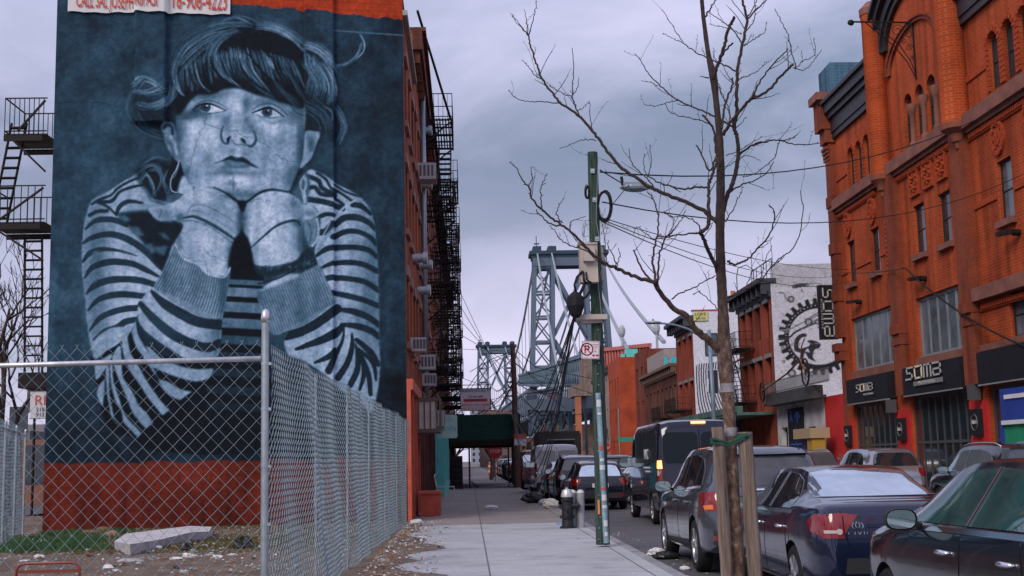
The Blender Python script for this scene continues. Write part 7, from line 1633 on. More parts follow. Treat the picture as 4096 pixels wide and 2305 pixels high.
def suv(label,paint,loc,sp=SUVR,gl=carglass,rear=carglass,lights=redlens,name='parked_car',rz=0,group='cars parked along the kerb',rails=True,plate=plate_m,near=False,mirr=True):
    c=Car(name,label,sp,paint,loc,rz,group);ky=sp['L']/4.65;kz=sp['H']/1.71;kx=sp['W']/1.84;gap=mat('panel_gap',(.004,.004,.005),.8)
    f=lambda q:[(a*ky,z*kz)for a,z in q];g=lambda q:[(a*kx,z*kz)for a,z in q]
    if near:
        for sd_ in 'LR':
            for q,hs in (([(1.32,.40),(2.12,.34),(2.16,1.03),(1.2,1.09),(1.15,.8)],1.38),([(2.16,.34),(3.18,.34),(3.24,.7),(3.2,1.0),(2.2,1.03)],2.4)):
                q=f(q);cx_=sum(p[0]for p in q)/len(q);cz_=sum(p[1]for p in q)/len(q)
                c.patch('door_gap',[((p[0]-cx_)*1.012+cx_,(p[1]-cz_)*1.014+cz_)for p in q],sd_,gap,.002,thick=.004);d=c.patch('door',q,sd_,paint,.0045,thick=.004);c.handle(hs*ky,.93*kz,d,-1 if sd_=='L' else 1,paint)
            c.patch('window_trim',f([(.7,1.135),(3.3,1.03),(3.3,1.055),(.7,1.165)]),sd_,chrome,.010,thick=.006,grid=.1)
            c.patch('lower_cladding',f([(1.35,.25),(3.2,.25),(3.2,.36),(1.35,.42)]),sd_,plastic,.008)
    for q in ([(.62,1.18),(.82,1.4),(1.02,1.5),(1.12,1.53),(1.14,1.16)],[(1.19,1.16),(1.17,1.535),(1.6,1.575),(2.1,1.575),(2.14,1.10)],[(2.2,1.10),(2.17,1.575),(2.5,1.55),(2.8,1.46),(3.15,1.24),(3.32,1.08)]):c.both('window',f(q),gl,off=.006)
    c.patch('rear_window',g([(-.66,1.16),(.66,1.16),(.64,1.3),(.55,1.50),(.4,1.54),(-.4,1.54),(-.55,1.50),(-.64,1.3)]),'B',rear,.008)
    if near:c.patch('spoiler',g([(-.58,1.555),(.58,1.555),(.5,1.615),(-.5,1.615)]),'B',paint,.05,thick=.08);c.patch('windshield_washer',g([(-.3,1.1),(.3,1.1),(.3,1.12),(-.3,1.12)]),'B',chrome,.02)
    c.patch('windshield',g([(-.66,1.16),(.66,1.16),(.56,1.5),(-.56,1.5)]),'F',carglass,.006)
    for s in (-1,1):
        t=c.patch('tail_light',g([(s*a,z)for a,z in [(.60,1.08),(.84,1.10),(.86,.98),(.84,.84),(.70,.86),(.62,.98)]]),'B',lights,.012);c.patch('tail_light',f([(.02,.86),(.22,.84),(.30,.92),(.62,1.06),(.3,1.09),(.06,1.08)]),'L' if s<0 else 'R',lights,.010)
        if near:c.patch('lens',f([(.05,.875),(.2,.865),(.25,.915),(.06,.93)]),'L' if s<0 else 'R',orangel,.016,parent=t,thick=.004)
        c.patch('reflector',g([(s*.5,.47),(s*.80,.47),(s*.80,.53),(s*.5,.53)]),'B',redlens,.012)
    c.patch('bumper',g([(-.80,.42),(.80,.42),(.80,.60),(-.80,.60)]),'B',plastic,.008);c.patch('number_plate',g([(-.26,.78),(.26,.78),(.26,.92),(-.26,.92)]),'B',plate,.014)
    back_strokes(c,[ell(0,1.03*kz,.06,.05),[(-.07,1.03*kz),(.07,1.03*kz)]],.014,chrome,'emblem')
    if rails:rail(c,alloy)
    if mirr:c.mirror(3.1*ky,1.12*kz,plastic if near else paint,-1,1.2);c.mirror(3.1*ky,1.12*kz,paint,1,1.2)
    return c
rog=suv('grey crossover with red tail lights parked between the navy sedan and the dark van',grey_p,(3.06+.92,16.55+2.325,RZ),near=True,rear=mat('rear_glass_grey',(.08,.085,.095),.08,.5,.3,3.),rails=False);rog.done()
c=suv('black hatchback parked right behind the green pole',black_p,(3.1+.88,38.6+2.1,RZ),sp=scaled(SUVR,.96,.88,.92),rear=carglass2,rails=False);c.done()
c=suv('black sport utility with a white plate parked ahead of the black hatchback',black_p,(3.0+.92,44.2+2.3,RZ),sp=scaled(SUVR,1.02,1.0,1.0),rear=carglass);c.done()
c=sedan('small dark car with a bright tail light squeezed before the white van',darkg_p,(2.95+.86,49.5+2.1,RZ),sp=scaled(SEDAN,.98,1.04,.95),full=False);c.done()
def van(label,paint,loc,sp=VAN,lights=redlens,name='van',group='vans on the street',rear_wins=None,gl=carglass,lit=False,mirr=True,panels=False):
    c=Car(name,label,sp,paint,loc,0,group,'van');ky=sp['L']/5.9;kz=sp['H']/2.42;kx=sp['W']/2.0;f=lambda q:[(a*ky,z*kz)for a,z in q];g=lambda q:[(a*kx,z*kz)for a,z in q]
    gap=mat('panel_gap',(.004,.004,.005),.8)
    for q in ([(3.9,1.42),(3.95,2.05),(4.35,2.0),(4.75,1.72),(5.0,1.42)],):c.both('window',f(q),gl,off=.008)
    if panels:
        for q in ([(.35,1.45),(.4,2.12),(2.0,2.14),(2.0,1.42)],[(2.15,1.42),(2.15,2.14),(3.75,2.12),(3.75,1.42)]):c.both('side_panel',f(q),mat('panel_dark',(.012,.014,.02),.35),off=.008)
        c.both('side_moulding',f([(.3,.78),(4.4,.78),(4.4,.84),(.3,.84)]),plastic,off=.012)
    for x0,x1 in ((-.84,-.04),(.04,.84)):c.patch('rear_door_window' if rear_wins else 'rear_window',g(qd(c,x0,x1,1.42,2.12,.08)),'B',rear_wins or mat('van_rear_glass',(.008,.014,.022),.5,spec=.2),.010)
    c.patch('door_gap',g([(-.008,.5),(.008,.5),(.008,2.25),(-.008,2.25)]),'B',gap,.004,thick=.003)
    c.patch('windshield',g([(-.85,1.42),(.85,1.42),(.75,2.1),(-.75,2.1)]),'F',carglass,.006)
    for s in (-1,1):
        m_=g([(s*a,z)for a,z in [(.875,.86),(.965,.86),(.965,1.52),(.885,1.52)]]);t=c.patch('tail_light',m_,'B',redlens,.012)
        c.patch('tail_light',f([(.03,.86),(.14,.86),(.12,1.5),(.05,1.5)]),'L' if s<0 else 'R',redlens,.01)
        if lit:c.patch('brake_light',g([(s*a,z)for a,z in [(.88,1.30),(.96,1.30),(.955,1.48),(.89,1.48)]]),'B',litlens,.02,parent=t,thick=.006);c.patch('brake_light',f([(.035,1.3),(.10,1.3),(.10,1.48),(.055,1.48)]),'L' if s<0 else 'R',litlens,.018,parent=t,thick=.006);c.patch('reverse_lens',f([(.035,1.14),(.11,1.14),(.11,1.26),(.035,1.26)]),'L' if s<0 else 'R',clearlens,.016,parent=t,thick=.004)
    if lit:c.patch('high_brake_light',g([(-.16,2.30),(.16,2.30),(.16,2.345),(-.16,2.345)]),'B',litlens,.05,thick=.06)
    c.patch('rear_bumper',g([(-.9,.42),(.9,.42),(.9,.62),(-.9,.62)]),'B',plastic,.03,thick=.04);c.patch('number_plate',g([(-.26,.75),(.26,.75),(.26,.88),(-.26,.88)]),'B',plate_m,.014)
    if mirr:c.mirror(4.75*ky,1.45*kz,plastic,-1,1.9);c.mirror(4.75*ky,1.45*kz,plastic,1,1.9)
    return c
vn=van('tall dark navy van with glowing brake lights in the traffic lane',paintm('paint_van',(.006,.010,.026)),(4.28+1.0,28.8+2.95,RZ),lit=True,panels=True,group='vans on the street');
me_=text_mesh('NYC',.36,.004);off=Vector((0,0,0))
for v in me_.vertices:x,y,z=v.co;v.co=Vector((-1.012-z,-x+.25-1.55,y+1.62))
me_.materials.clear();me_.materials.append(mat('van_white',(.6,.62,.68),.5));link('lettering',me_,vn.root)
b=MB()
for k_ in range(2):b.box(-1.01,-1.002,-1.85,-.75+k_*-.3,1.30-k_*.09,1.34-k_*.09)
b.build('lettering',mat('van_white',(.6,.62,.68)),vn.root);vn.done()
v2=van('white work van with two dark rear windows parked along the kerb',white_p,(2.85+1.0,55.5+2.8,RZ),sp=scaled(VAN,1.0,.92,.93),rear_wins=carglass);v2.done()
b=None
v3=van('maroon van parked ahead of the white work van',maroon_p,(2.75+.95,68+2.6,RZ),sp=scaled(VAN,.96,.86,.88),rear_wins=carglass2);v3.done()
# black box truck
bt=thing('box_truck','black box truck with a dark roll up rear door driving away','truck',(5.6,79,RZ));trk=mat('truck_black',(.03,.026,.024),.55,0,.25,1.)
b=MB();b.box(4.25,6.85,77,83,1.0,3.15);b.box(4.32,6.78,76.98,82.9,3.15,3.3);b.build('box',trk,bt);b=MB();b.box(4.85,6.4,76.93,76.99,1.1,2.75);b.build('roll_door',blackm,bt)
b=MB();b.box(4.8,6.45,76.9,76.96,2.76,2.82);b.build('door_rail',mat('rail_pale',(.3,.3,.3),.4),bt);b=MB();b.box(4.5,6.6,83.2,85.2,.6,2.4);b.build('cab',trk,bt)
for x in (4.35,6.75):
    for y in (78.4,84.4):b=MB();b.lathe((x,y,.5),[(.0,-.12),(.3,-.12),(.5,-.1),(.5,.1),(.3,.12),(0,.12)],16,'x');b.build('wheel',rubber,bt,smooth='auto')
for x in (4.4,6.7):b=MB();b.box(x-.08,x+.08,76.9,77,.85,1.0);b.build('tail_light',redlens,bt)
# far cars down the street
def far_clone(src,loc,label,rz=0.,group='distant parked cars'):
    r=clone(src,loc,rz,label,group)
    return r
far_clone(rog.root,(3.75,92,RZ),'dark car beyond the maroon van along the kerb');far_clone(civ.root,(3.7,99,RZ),'small car farther down beside the far trees');far_clone(near_c.root,(6.25,44,RZ),'dark sedan in the far lane just right of the green pole')
far_clone(rog.root,(6.2,55,RZ),'grey crossover in the far lane beyond the dark sedan');far_clone(near_c.root,(8.2,62,RZ),'dark car in the far lane glimpsed past the van mirror')
for i,(x,y,sr_,lb)in enumerate(((3.72,106,near_c,'fourth car beyond the maroon van'),(3.75,114,rog,'fifth car beyond the maroon van'),(3.7,122,civ,'sixth car beyond the maroon van'),(3.7,131,rog,'farthest parked car before the underpass'),(12.35,67,near_c,'dark sedan across the street by the canopy shop'),(12.35,74,rog,'crossover across the street before the striped wall'),(12.4,81,civ,'sedan across the street below the striped wall'),(12.4,89,near_c,'dark sedan across the street by the brown row house'),(12.4,98,rog,'crossover across the street near the orange house'),(8.4,96,rog,'vehicle in the far lane near the orange house'),(6.0,100,near_c,'car ahead of the box truck'))):far_clone(sr_.root,(x,y,RZ),lb)
# cars across the street
XF=11.45
s1=suv('silver crossover with a yellow plate parked across the street',silver_p,(XF+.92,36.3+2.3,RZ),plate=plate_y,gl=carglass,rails=False,group='cars parked across the street');s1.done()
s2=suv('beige grey sport utility with roof rails parked across the street, farthest left',paintm('paint_beige',(.16,.15,.145),.5),(XF+.92,44.5+2.3,RZ),rails=True,rear=mat('rear_glass_mirror',(.20,.2,.25),.08,.7),group='cars parked across the street');s2.done()
s3=suv('dark crossover with a silver roof rail parked across the street, nearest the right edge',darkg_p,(XF+.6,26.3+2.3,RZ),gl=carglass2,rails=True,group='cars parked across the street');s3.done()
far_clone(near_c.root,(XF+.9,52.2,RZ),'black sedan roof showing past the beige sport utility',0,'cars parked across the street')
far_clone(s1.root,(XF+.9,59,RZ),'silver crossover beyond the yellow street box',0,'cars parked across the street')
far_clone(rog.root,(-17.5,30,.05),'parked car glimpsed through the far left fence',math.pi/2,'cars behind the left fence')
# ------------------------------------------------------------------ green timber pole and what hangs on it
pg=mat('pole_green',(.024,.066,.050),.8,0,.6,4.,.6,40,stretch=(9,9,.5),var2=(.07,.11,.09));YP=21.4
pl=thing('utility_pole','green painted wooden utility pole with grey pipe and cable box','utility pole',(2.28,YP,SZ))
def pp_(x,y,Y=YP):return Vector(onY(x,y,Y))
bot=pp_(603,544.5);top=pp_(592.5,152.5);b=MB();b.tube([bot,lerp(bot,top,.5),top],[.118,.104,.088],16);b.build('pole',pg,pl,smooth='auto')
# grey riser pipe with stickers
q0=Vector(onY(606.5,543,YP-.14));q1=Vector(onY(598,393,YP-.14));pm=mat('riser_pipe',(.22,.32,.38),.5,.3,.35,6.);b=MB();b.tube([q0,lerp(q0,q1,.25)],.052,12);b.tube([lerp(q0,q1,.25),q1],.046,12);b.build('riser_pipe',pm,pl,smooth='auto')
stk=[mat('sticker_white',(.55,.56,.6),.5),mat('sticker_red',(.5,.06,.04),.5),mat('sticker_blue',(.1,.25,.5),.5),mat('sticker_orange',(.7,.2,.04),.5)]
for t_,w_,h_,k_ in ((.93,.06,.12,0),(.86,.05,.04,0),(.63,.05,.07,1),(.55,.05,.05,0),(.50,.08,.08,0),(.36,.07,.03,1),(.30,.06,.1,0),(.24,.06,.05,0),(.13,.05,.1,0),(.06,.04,.06,0)):
    p=lerp(q0,q1,t_);b=MB();r_=.054
    A=np.linspace(-.7,.7,6);vs=[(p.x+r_*math.sin(a*w_*18),p.y-r_*math.cos(a*w_*18),p.z+s*h_/2)for s in (-1,1)for a in A];b.add(vs,[(i,i+1,i+7,i+6)for i in range(5)]);tag(b.build('sticker',stk[k_],pl,fix=False))
b=MB();p=pp_(601,507,YP-.125);b.box(p.x-.055,p.x-.02,YP-.135,YP-.125,p.z-.12,p.z+.12);b.build('orange_strip',stk[3],pl)
# beige box, bracket shelf, dark drop cable
cream=mat('box_cream',(.40,.35,.32),.6,0,.2,3.)
a=pp_(578.5,247,YP-.05);c_2=pp_(597,284,YP-.05);b=MB();b.box(a.x,c_2.x,YP-.30,YP-.02,c_2.z,a.z);b.box(a.x+.05,a.x+.25,YP-.4,YP-.302,a.z-.3,a.z-.06);b.box(a.x-.03,c_2.x,YP-.32,YP,a.z,a.z+.03)
a2=pp_(597,248,YP+.1);c3=pp_(603.5,281,YP+.1);b.box(a2.x,c3.x,YP+.0,YP+.25,c3.z,a2.z);b.build('terminal_box',cream,pl)
b=MB();a=pp_(576,315.5,YP-.1);c4=pp_(606.5,320,YP-.1);b.box(a.x,c4.x,YP-.25,YP+.2,c4.z,a.z);b.box(a.x+.08,c4.x-.08,YP-.18,YP+.15,c4.z-.05,c4.z);b.build('shelf_bracket',cream,pl)
cb=mat('cable_black',(.012,.012,.014),.6)
b=MB();sc_=[pp_(583,271,YP-.3),pp_(577,277,YP-.3),pp_(574.5,285,YP-.3),pp_(576,293,YP-.3)];b.tube(sc_,.022,6);b.tube([pp_(585,283,YP-.3),pp_(582,290,YP-.3),pp_(577,299,YP-.3)],.028,6);b.tube([pp_(589,282,YP-.3),pp_(590,291,YP-.3),pp_(586,297,YP-.3),pp_(579,300,YP-.3)],.022,6)
b.tube([pp_(583,272,YP-.32),pp_(584,281,YP-.33),pp_(588,284,YP-.3)],.018,6);b.tube([pp_(586,272,YP-.32),pp_(587,280,YP-.33),pp_(592,283,YP-.3)],.014,6)
b.build('drop_cable',cb,pl,smooth=True)
b=MB();p=pp_(575.5,303,YP-.32);b.lathe(p,[(.0,.20),(.06,.18),(.14,.1),(.15,-.05),(.10,-.2),(.05,-.25),(0,-.25)],12);b.build('splice_case',cb,pl)
# cable coils near the top
def ring(cx_,cy_,rx,ry,n_,r_,Yq,seed,name='cable_coil'):
    rd_=random.Random(seed);b=MB()
    for k in range(n_):
        dx,dy,s=rd_.uniform(-1,1),rd_.uniform(-1,1),rd_.uniform(.9,1.06);b.tube([Vector(onY(cx_+dx+rx*s*math.cos(a),cy_+dy+ry*s*math.sin(a),Yq+rd_.uniform(-.02,.02)))for a in np.linspace(0,2*math.pi,20)],r_,5)
    b.build(name,cb,pl,smooth=True)
ring(604.5,206,6.5,15,5,.014,YP-.05,1);ring(587,192,1.8,6.5,3,.010,YP-.05,2)
b=MB();rd_=random.Random(5)
for k in range(7):
    x,y=rd_.choice([(587,225),(603,215),(604,232),(588,240)]);b.tube([pp_(x+rd_.uniform(-6,6),y+rd_.uniform(-12,12),YP-.1+rd_.uniform(0,.1))for _ in range(5)],.006,4)
b.tube([pp_(598,160,YP-.11),pp_(596,220,YP-.12),pp_(601,246,YP-.13),pp_(602,268,YP-.13),pp_(598,284,YP-.13),pp_(600,300,YP-.13),pp_(603,330,YP-.13)],.007,4)
b.build('loose_wire',mat('wire_pale',(.22,.24,.24),.6),pl)
b=MB()
for x,y in ((592.5,171),(594.5,200),(597,239)):p=pp_(x,y,YP-.1);b.box(p.x-.035,p.x+.035,YP-.115,YP-.1,p.z-.04,p.z+.04);b.lathe((p.x,YP-.115,p.z),[(0,-.015),(.012,-.012),(.014,0)],6,'y')
for y in np.arange(330,540,11):p=pp_(600+(y-330)*.012-3,y,YP-.12);b.lathe((p.x+rd_.uniform(-.03,.03),p.y,p.z),[(0,-.01),(.009,-.008),(.01,0)],6,'y')
b.build('bolt_plate',galv,pl)
# no parking sign (its own thing)
ns=thing('no_parking_sign','small white sign with a red crossed P and arrow on the green pole','sign',pp_(590,350,YP-.2));A0=pp_(581.3,341.2,YP-.2);A1=pp_(599.8,358.6,YP-.2)
cxs,czs=(A0.x+A1.x)/2,(A0.z+A1.z)/2;ws,hs=A1.x-A0.x,A0.z-A1.z;ca_,sa_=math.cos(-.05),math.sin(-.05)
PN=lambda u,v,w_:(cxs+u*ca_-v*sa_,YP-.19-w_,czs+u*sa_+v*ca_)
b=MB();b.pbox(PN,-ws/2,ws/2,-hs/2,hs/2,0,.004);b.build('plate',mat('sign_white',(.62,.60,.66),.5),ns)
sr=mat('parking_red',(.48,.03,.05),.5);strokes([[(-ws/2+.012,-hs/2+.012),(ws/2-.012,-hs/2+.012),(ws/2-.012,hs/2-.012),(-ws/2+.012,hs/2-.012),(-ws/2+.012,-hs/2+.012)]],.007,PN,.005,'border',ns,sr,.001)
ccx,rr0=-ws*.2,hs*.33;strokes([[(ccx+rr0*math.cos(a),hs*.03+rr0*math.sin(a))for a in np.linspace(0,2*math.pi,26)],[(ccx-rr0*.7,hs*.03+rr0*.7),(ccx+rr0*.7,hs*.03-rr0*.7)]],.02,PN,.005,'symbol',ns,sr,.001)
strokes([[(ccx-rr0*.3,hs*.03-rr0*.55),(ccx-rr0*.3,hs*.03+rr0*.55),(ccx+rr0*.2,hs*.03+rr0*.55),(ccx+rr0*.35,hs*.03+rr0*.3),(ccx+rr0*.2,hs*.03),(ccx-rr0*.3,hs*.03)]],.024,PN,.0065,'symbol',ns,sr,.001)
strokes([[(ws*.12,-hs*.3),(ws*.42,-hs*.3)],[(ws*.18,-hs*.25),(ws*.12,-hs*.3),(ws*.18,-hs*.35)],[(ws*.36,-hs*.25),(ws*.42,-hs*.3),(ws*.36,-hs*.35)]],.014,PN,.005,'arrow',ns,sr,.001)
for k_,tx in enumerate(('8-9:30AM','TUES','&','FRI')):put_text(tx,.032,PN,ws*.26,hs*.30-k_*hs*.13,.006,ns,sr,depth=.001)
# ------------------------------------------------------------------ overhead wires
def wire(label,a,c,sag,r=.011,n=16,name='overhead_cable',group='overhead wires'):
    a,c=Vector(a),Vector(c);b=MB();b.tube([lerp(a,c,i/n)-Vector((0,0,4*sag*(i/n)*(1-i/n)))for i in range(n+1)],r,4);o=b.build(name,cb,None,smooth=True);return tag(o,label,'cable',group)
def sp(x,y):return PR(*onX(x,y,XR-.3)[1:],.3)
wire('cable rising from the pole coil to the upper right over the brick facade',pp_(600,172),Vector(onX(1040,83,15.9)),.0+.9,.014)
wire('cable from the pole to the left corner of the brick building below the top one',pp_(602,202),Vector(onX(1040,165,16.1)),.9,.012)
wire('thin wire sagging right from the lower coil, highest of three',pp_(603,218),Vector(onX(870,268,16.)),.35,.009);wire('thin wire sagging right from the lower coil, middle of three',pp_(603,220),Vector(onX(845,274,16.1)),.5,.009);wire('thin wire sagging right from the lower coil, lowest of three',pp_(603,222),Vector(onX(850,281,16.1)),.6,.010)
wire('thick cable draped down across the front of the brick building',Vector(onX(905,268,16.1)),Vector(onX(1040,352,16.1)),.35,.03)
wire('thin wire along the facade at the level of the flood lights',Vector(onX(840,272,16.1)),Vector(onX(905,268,16.1)),.1,.02)
for i in range(9):
    a=pp_(575.5+rd_.uniform(-1,1),312,YP-.32);e=Vector(onY(514-rd_.uniform(0,8)+i,402+i*2,66+rd_.uniform(-3,3)));wire('one of the black cables fanning down from the splice case to the far wooden pole',a,e,1.2+i*.28,.012,20)
# lamp head hanging on the span wire near the pole
lh=thing('hanging_street_lamp','grey street lamp head hanging from wires just right of the green pole','street lamp',pp_(635,187,24));p=pp_(635,187.5,24);b=MB()
b.blob((p.x,24,p.z),.30,.16,.085,3,10,6,.05);b.box(p.x-.24,p.x+.22,23.9,24.1,p.z,p.z+.09);b.build('housing',mat('lamp_housing',(.20,.24,.28),.5,.3),lh);b=MB();b.tube([(p.x-.24,24,p.z+.05),(p.x-.26,24,p.z+.22)],.03,6);b.tube([(p.x-.24,24,p.z+.08),pp_(600,170)],.012,5);b.tube([(p.x+.2,24,p.z+.08),pp_(663,192,25)],.012,5);b.tube([(p.x-.1,24,p.z+.08),pp_(612,205,22)],.008,4);b.build('arm',cb,lh)
# far wooden pole by the shed with tangled cables
fp=thing('wooden_pole','brown leaning wooden pole with tangled wires at the edge of the green shed','utility pole',(2.9,68,SZ));p0=Vector(onY(518,491.5,68));p1=Vector(onY(512.5,344,68));b=MB();b.tube([p0,p1],[.20,.12],12);b.build('pole',mat('pole_brown',(.10,.06,.045),.85,0,.35,4.),fp,smooth='auto')
b=MB();rd_=random.Random(9)
for k_ in range(26):
    t_=rd_.uniform(.45,.98);a=lerp(p0,p1,t_);s=rd_.choice([-1,1]);b.tube([a,a+Vector((s*rd_.uniform(.6,2.),rd_.uniform(-2,6),-rd_.uniform(.2,1.6))),a+Vector((s*rd_.uniform(2,5.),rd_.uniform(2,20),-rd_.uniform(.0,2.5)))],.018,4)
for k_ in range(5):b.tube([lerp(p0,p1,.95-.1*k_),Vector((-1.4,60,7+k_*1.3))],.014,4)
b.build('wires',cb,fp)
b=MB();b.box(2.45,3.1,67.8,67.86,2.4,3.0);b.build('notice',stk[0],fp);b=MB();b.box(2.45,3.1,67.77,67.8,2.75,3.0);b.build('notice_red',stk[1],fp)
# cobra-head lamp on the far side of the road
cl_=thing('cobra_street_lamp','tall blue grey street lamp with a curved arm before the striped wall','street lamp',(11.6,60,SZ));b=MB();pt=Vector(onY(709,330,60));pb=Vector((pt.x+.1,60,SZ));b.tube([pb,pt],[.14,.09],10);arm=[Vector(onY(x,y,60))for x,y in ((709,342),(700,336),(688,329),(675,325),(664,323.5),(656,323))];b.tube(arm,[.07,.06,.055,.05,.05,.05],8)
b.build('pole',mat('lamp_blue',(.17,.24,.33),.5,.2,.15,2.),cl_,smooth=True);p=Vector(onY(653,322.5,60));b=MB();b.blob(p,.42,.16,.09,2,12,6,.04);b.lathe(p,[(.05,.05),(.05,.16),(0,.18)],8);b.build('lamp_head',galv,cl_)
# ------------------------------------------------------------------ hydrant and bollards
hy=thing('fire_hydrant','black fire hydrant with a silver domed top on the pavement','fire hydrant',(2.06,27.3,SZ));hx=onZ(565.5,526.6,SZ)[0];HY=27.3
hb=mat('hydrant_black',(.006,.006,.008),.45,0,.2,6.,coat=.1);b=MB();b.lathe((hx,HY,SZ),[(.17,0),(.17,.04),(.125,.05),(.115,.2),(.16,.21),(.165,.26),(.12,.27),(.11,.55),(.135,.58),(.135,.66)],20);bo=b.build('barrel',hb,hy,smooth='auto')
b=MB();b.lathe((hx,HY,SZ),[(.13,.66),(.13,.70),(.115,.76),(.09,.81),(.03,.83),(.03,.86),(0,.86)],20);b.build('cap',mat('hydrant_silver',(.5,.5,.52),.4,.5),hy,smooth='auto')
b=MB();b.lathe((hx,HY,SZ+.47),[(.065,.0),(.065,.19),(.085,.19),(.085,.24),(.03,.25),(.03,.28),(0,.28)],14,'x');b.lathe((hx,HY-.0,SZ+.42),[(0,-.2),(.07,-.19),(.07,0)],12,'y');b.build('nozzle',hb,hy,smooth='auto')
b=MB();
for k_ in range(8):b.lathe((hx+.145*math.cos(k_*.785),HY+.145*math.sin(k_*.785),SZ+.26),[(.014,0),(.014,.02),(0,.022)],6)
b.build('bolt',hb,hy)
blm=mat('bollard_grey',(.26,.27,.30),.55,.1,.2,5.)
for i,x in enumerate((573.3,581.3)):
    p=onZ(x,527.5,SZ);t=thing('bollard',['grey steel bollard with domed top next to the hydrant','grey steel bollard farther right of the hydrant, beside the pole'][i],'bollard',(p[0],p[1],SZ),'steel bollards guarding the hydrant');b=MB();b.tube([(p[0],p[1],SZ),(p[0],p[1],SZ+.74)],.085,18);b.build('post',blm,t,smooth='auto')
    b=MB();b.lathe((p[0],p[1],SZ+.74),[(.088,-.012),(.088,.0),(.07,.04),(.035,.062),(0,.068)],18);b.build('cap',mat('bollard_cap',(.5,.5,.53),.5,.2),t,smooth=True)
# bags and litter on the pavement
def sack(x,y,label,m,s,fl,sd,cat='rubbish bag',z=SZ):
    p=onZ(x,y,z);b=MB();b.blob((p[0],p[1],z+s*fl*.75),s,s*.7,s*fl,sd,14,9,.17);return tag(b.build('rubbish_bag',m,smooth=False),label,cat,'rubbish on the pavement')
sack(534,503,'black rubbish bag lying at the kerb before the parked cars',blk,.42,.5,4);sack(545,505,'white plastic bag next to the black rubbish bag',wht,.2,.55,5);sack(551,508.5,'larger white and yellow plastic bag by the hydrant',mat('bag_cream',(.6,.58,.5),.5,0,.2,6.),.24,.7,6)
sack(491,509.5,'small crumpled white bag in the middle of the pavement',wht,.22,.35,7);sack(657,557,'white and black litter at the kerb by the crossover wheel',wht,.16,.5,8,z=RZ);p=onZ(665,558.5,RZ);sack(666,559,'flattened black bag by the crossover rear wheel',blk,.22,.3,9,z=RZ)
sack(685,570,'crumpled foil scrap on the road at the bottom centre',wht,.08,.4,10,z=RZ);sack(417,524,'white rag at the foot of the red storefront',wht,.16,.4,11);sack(560,524,'flat pale scrap left of the hydrant',stk[2],.1,.2,12)
b=MB();rd_=random.Random(31)
for i in range(260):
    x,y=(rd_.uniform(-1.2,2.4),rd_.uniform(14,60))if rd_.random()<.35 else (rd_.uniform(2.7,3.2),rd_.uniform(12,40));z=(SZ if x<2.6 else RZ)+.01;s=rd_.uniform(.008,.03);b.mi=rd_.choice([0,1,1,4,3,5]);a=rd_.uniform(0,3);c1_,s1_=math.cos(a)*s,math.sin(a)*s
    b.add([(x-c1_,y-s1_,z),(x+s1_,y-c1_,z+.004),(x+c1_,y+s1_,z),(x-s1_,y+c1_,z+.004),(x,y,z+s*.4)],[(0,1,4),(1,2,4),(2,3,4),(3,0,4)])
tag(b.build('street_debris',sm,fix=False),'tiny scraps and leaves on the pavement and in the gutter','debris',kind='stuff')
# ------------------------------------------------------------------ the bare street tree in front
bark=bpy.data.materials.new('bark');bark.use_nodes=True;t=bark.node_tree;bs=t.nodes['Principled BSDF'];bs.inputs['Roughness'].default_value=.9
g=N(t,'ShaderNodeNewGeometry');mp_=N(t,'ShaderNodeMapping');mp_.inputs['Scale'].default_value=(1,1,.55);t.links.new(g.outputs['Position'],mp_.inputs[0])
n_=N(t,'ShaderNodeTexNoise',Scale=22.,Detail=8.0,Roughness=.75);t.links.new(mp_.outputs[0],n_.inputs['Vector']);v_=N(t,'ShaderNodeTexVoronoi',Scale=26.);t.links.new(mp_.outputs[0],v_.inputs['Vector'])
sz_=N(t,'ShaderNodeSeparateXYZ');t.links.new(g.outputs['Position'],sz_.inputs[0])
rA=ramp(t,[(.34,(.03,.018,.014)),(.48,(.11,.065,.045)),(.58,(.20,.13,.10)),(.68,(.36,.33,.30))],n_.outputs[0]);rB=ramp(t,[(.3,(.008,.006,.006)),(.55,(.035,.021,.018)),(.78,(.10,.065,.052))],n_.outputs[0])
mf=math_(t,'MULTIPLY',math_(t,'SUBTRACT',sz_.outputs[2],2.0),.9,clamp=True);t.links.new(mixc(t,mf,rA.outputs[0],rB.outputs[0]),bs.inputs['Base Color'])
bp=N(t,'ShaderNodeBump',Strength=1.,Distance=.012);t.links.new(n_.outputs[0],bp.inputs['Height']);t.links.new(bp.outputs[0],bs.inputs['Normal'])
tr=thing('street_tree','bare young street tree tied between two wooden stakes in the foreground','tree',(2.1,10,SZ));YT=10.
z2=lambda x,y:((2000+x/1.6108)/4,y/1.6108/4)
z7=lambda x,y:((2000+x/1.812)/4,(600+y/1.812)/4)
def TP(p,dy):return Vector(onY(p[0],p[1],YT+dy))
trunk=[((738,590),14.5),((735.5,540),13.8),((731.5,470),12.6),((730,430),11.8),((727.5,395),12.6),((725,360),14.5),((724,340),12.6),((723,310),10.2),((721.5,280),9.4),((720,240),9),((720.5,200),8.6),((720.5,160),7.6),((719,130),6.8),((716,100),6.0),((713.5,78),7.8),((708.5,55),5),((705,30),4.4),((702.5,8),4),((701,-20),3.4),((704,-60),2.2),((702,-95),1)]
b=MB();rnd=random.Random(4);pts=[TP(p,.0)for p,w_ in trunk];rad=[w_*YT/F*.5*2*.85 for p,w_ in trunk]
def smoothpts(pts,rad,k=5):
    A=np.array([list(p)+[r_]for p,r_ in zip(pts,rad)]);q=spline(A,False,k)if len(A)>2 else A
    return [Vector(x[:3])for x in q],[max(.0012,x[3])for x in q]
pp2,rr2=smoothpts(pts,[r_*.62 for r_ in rad],8)
b.tube(pp2,[r_*(1+rnd.uniform(-.05,.05))for r_ in rr2],14)
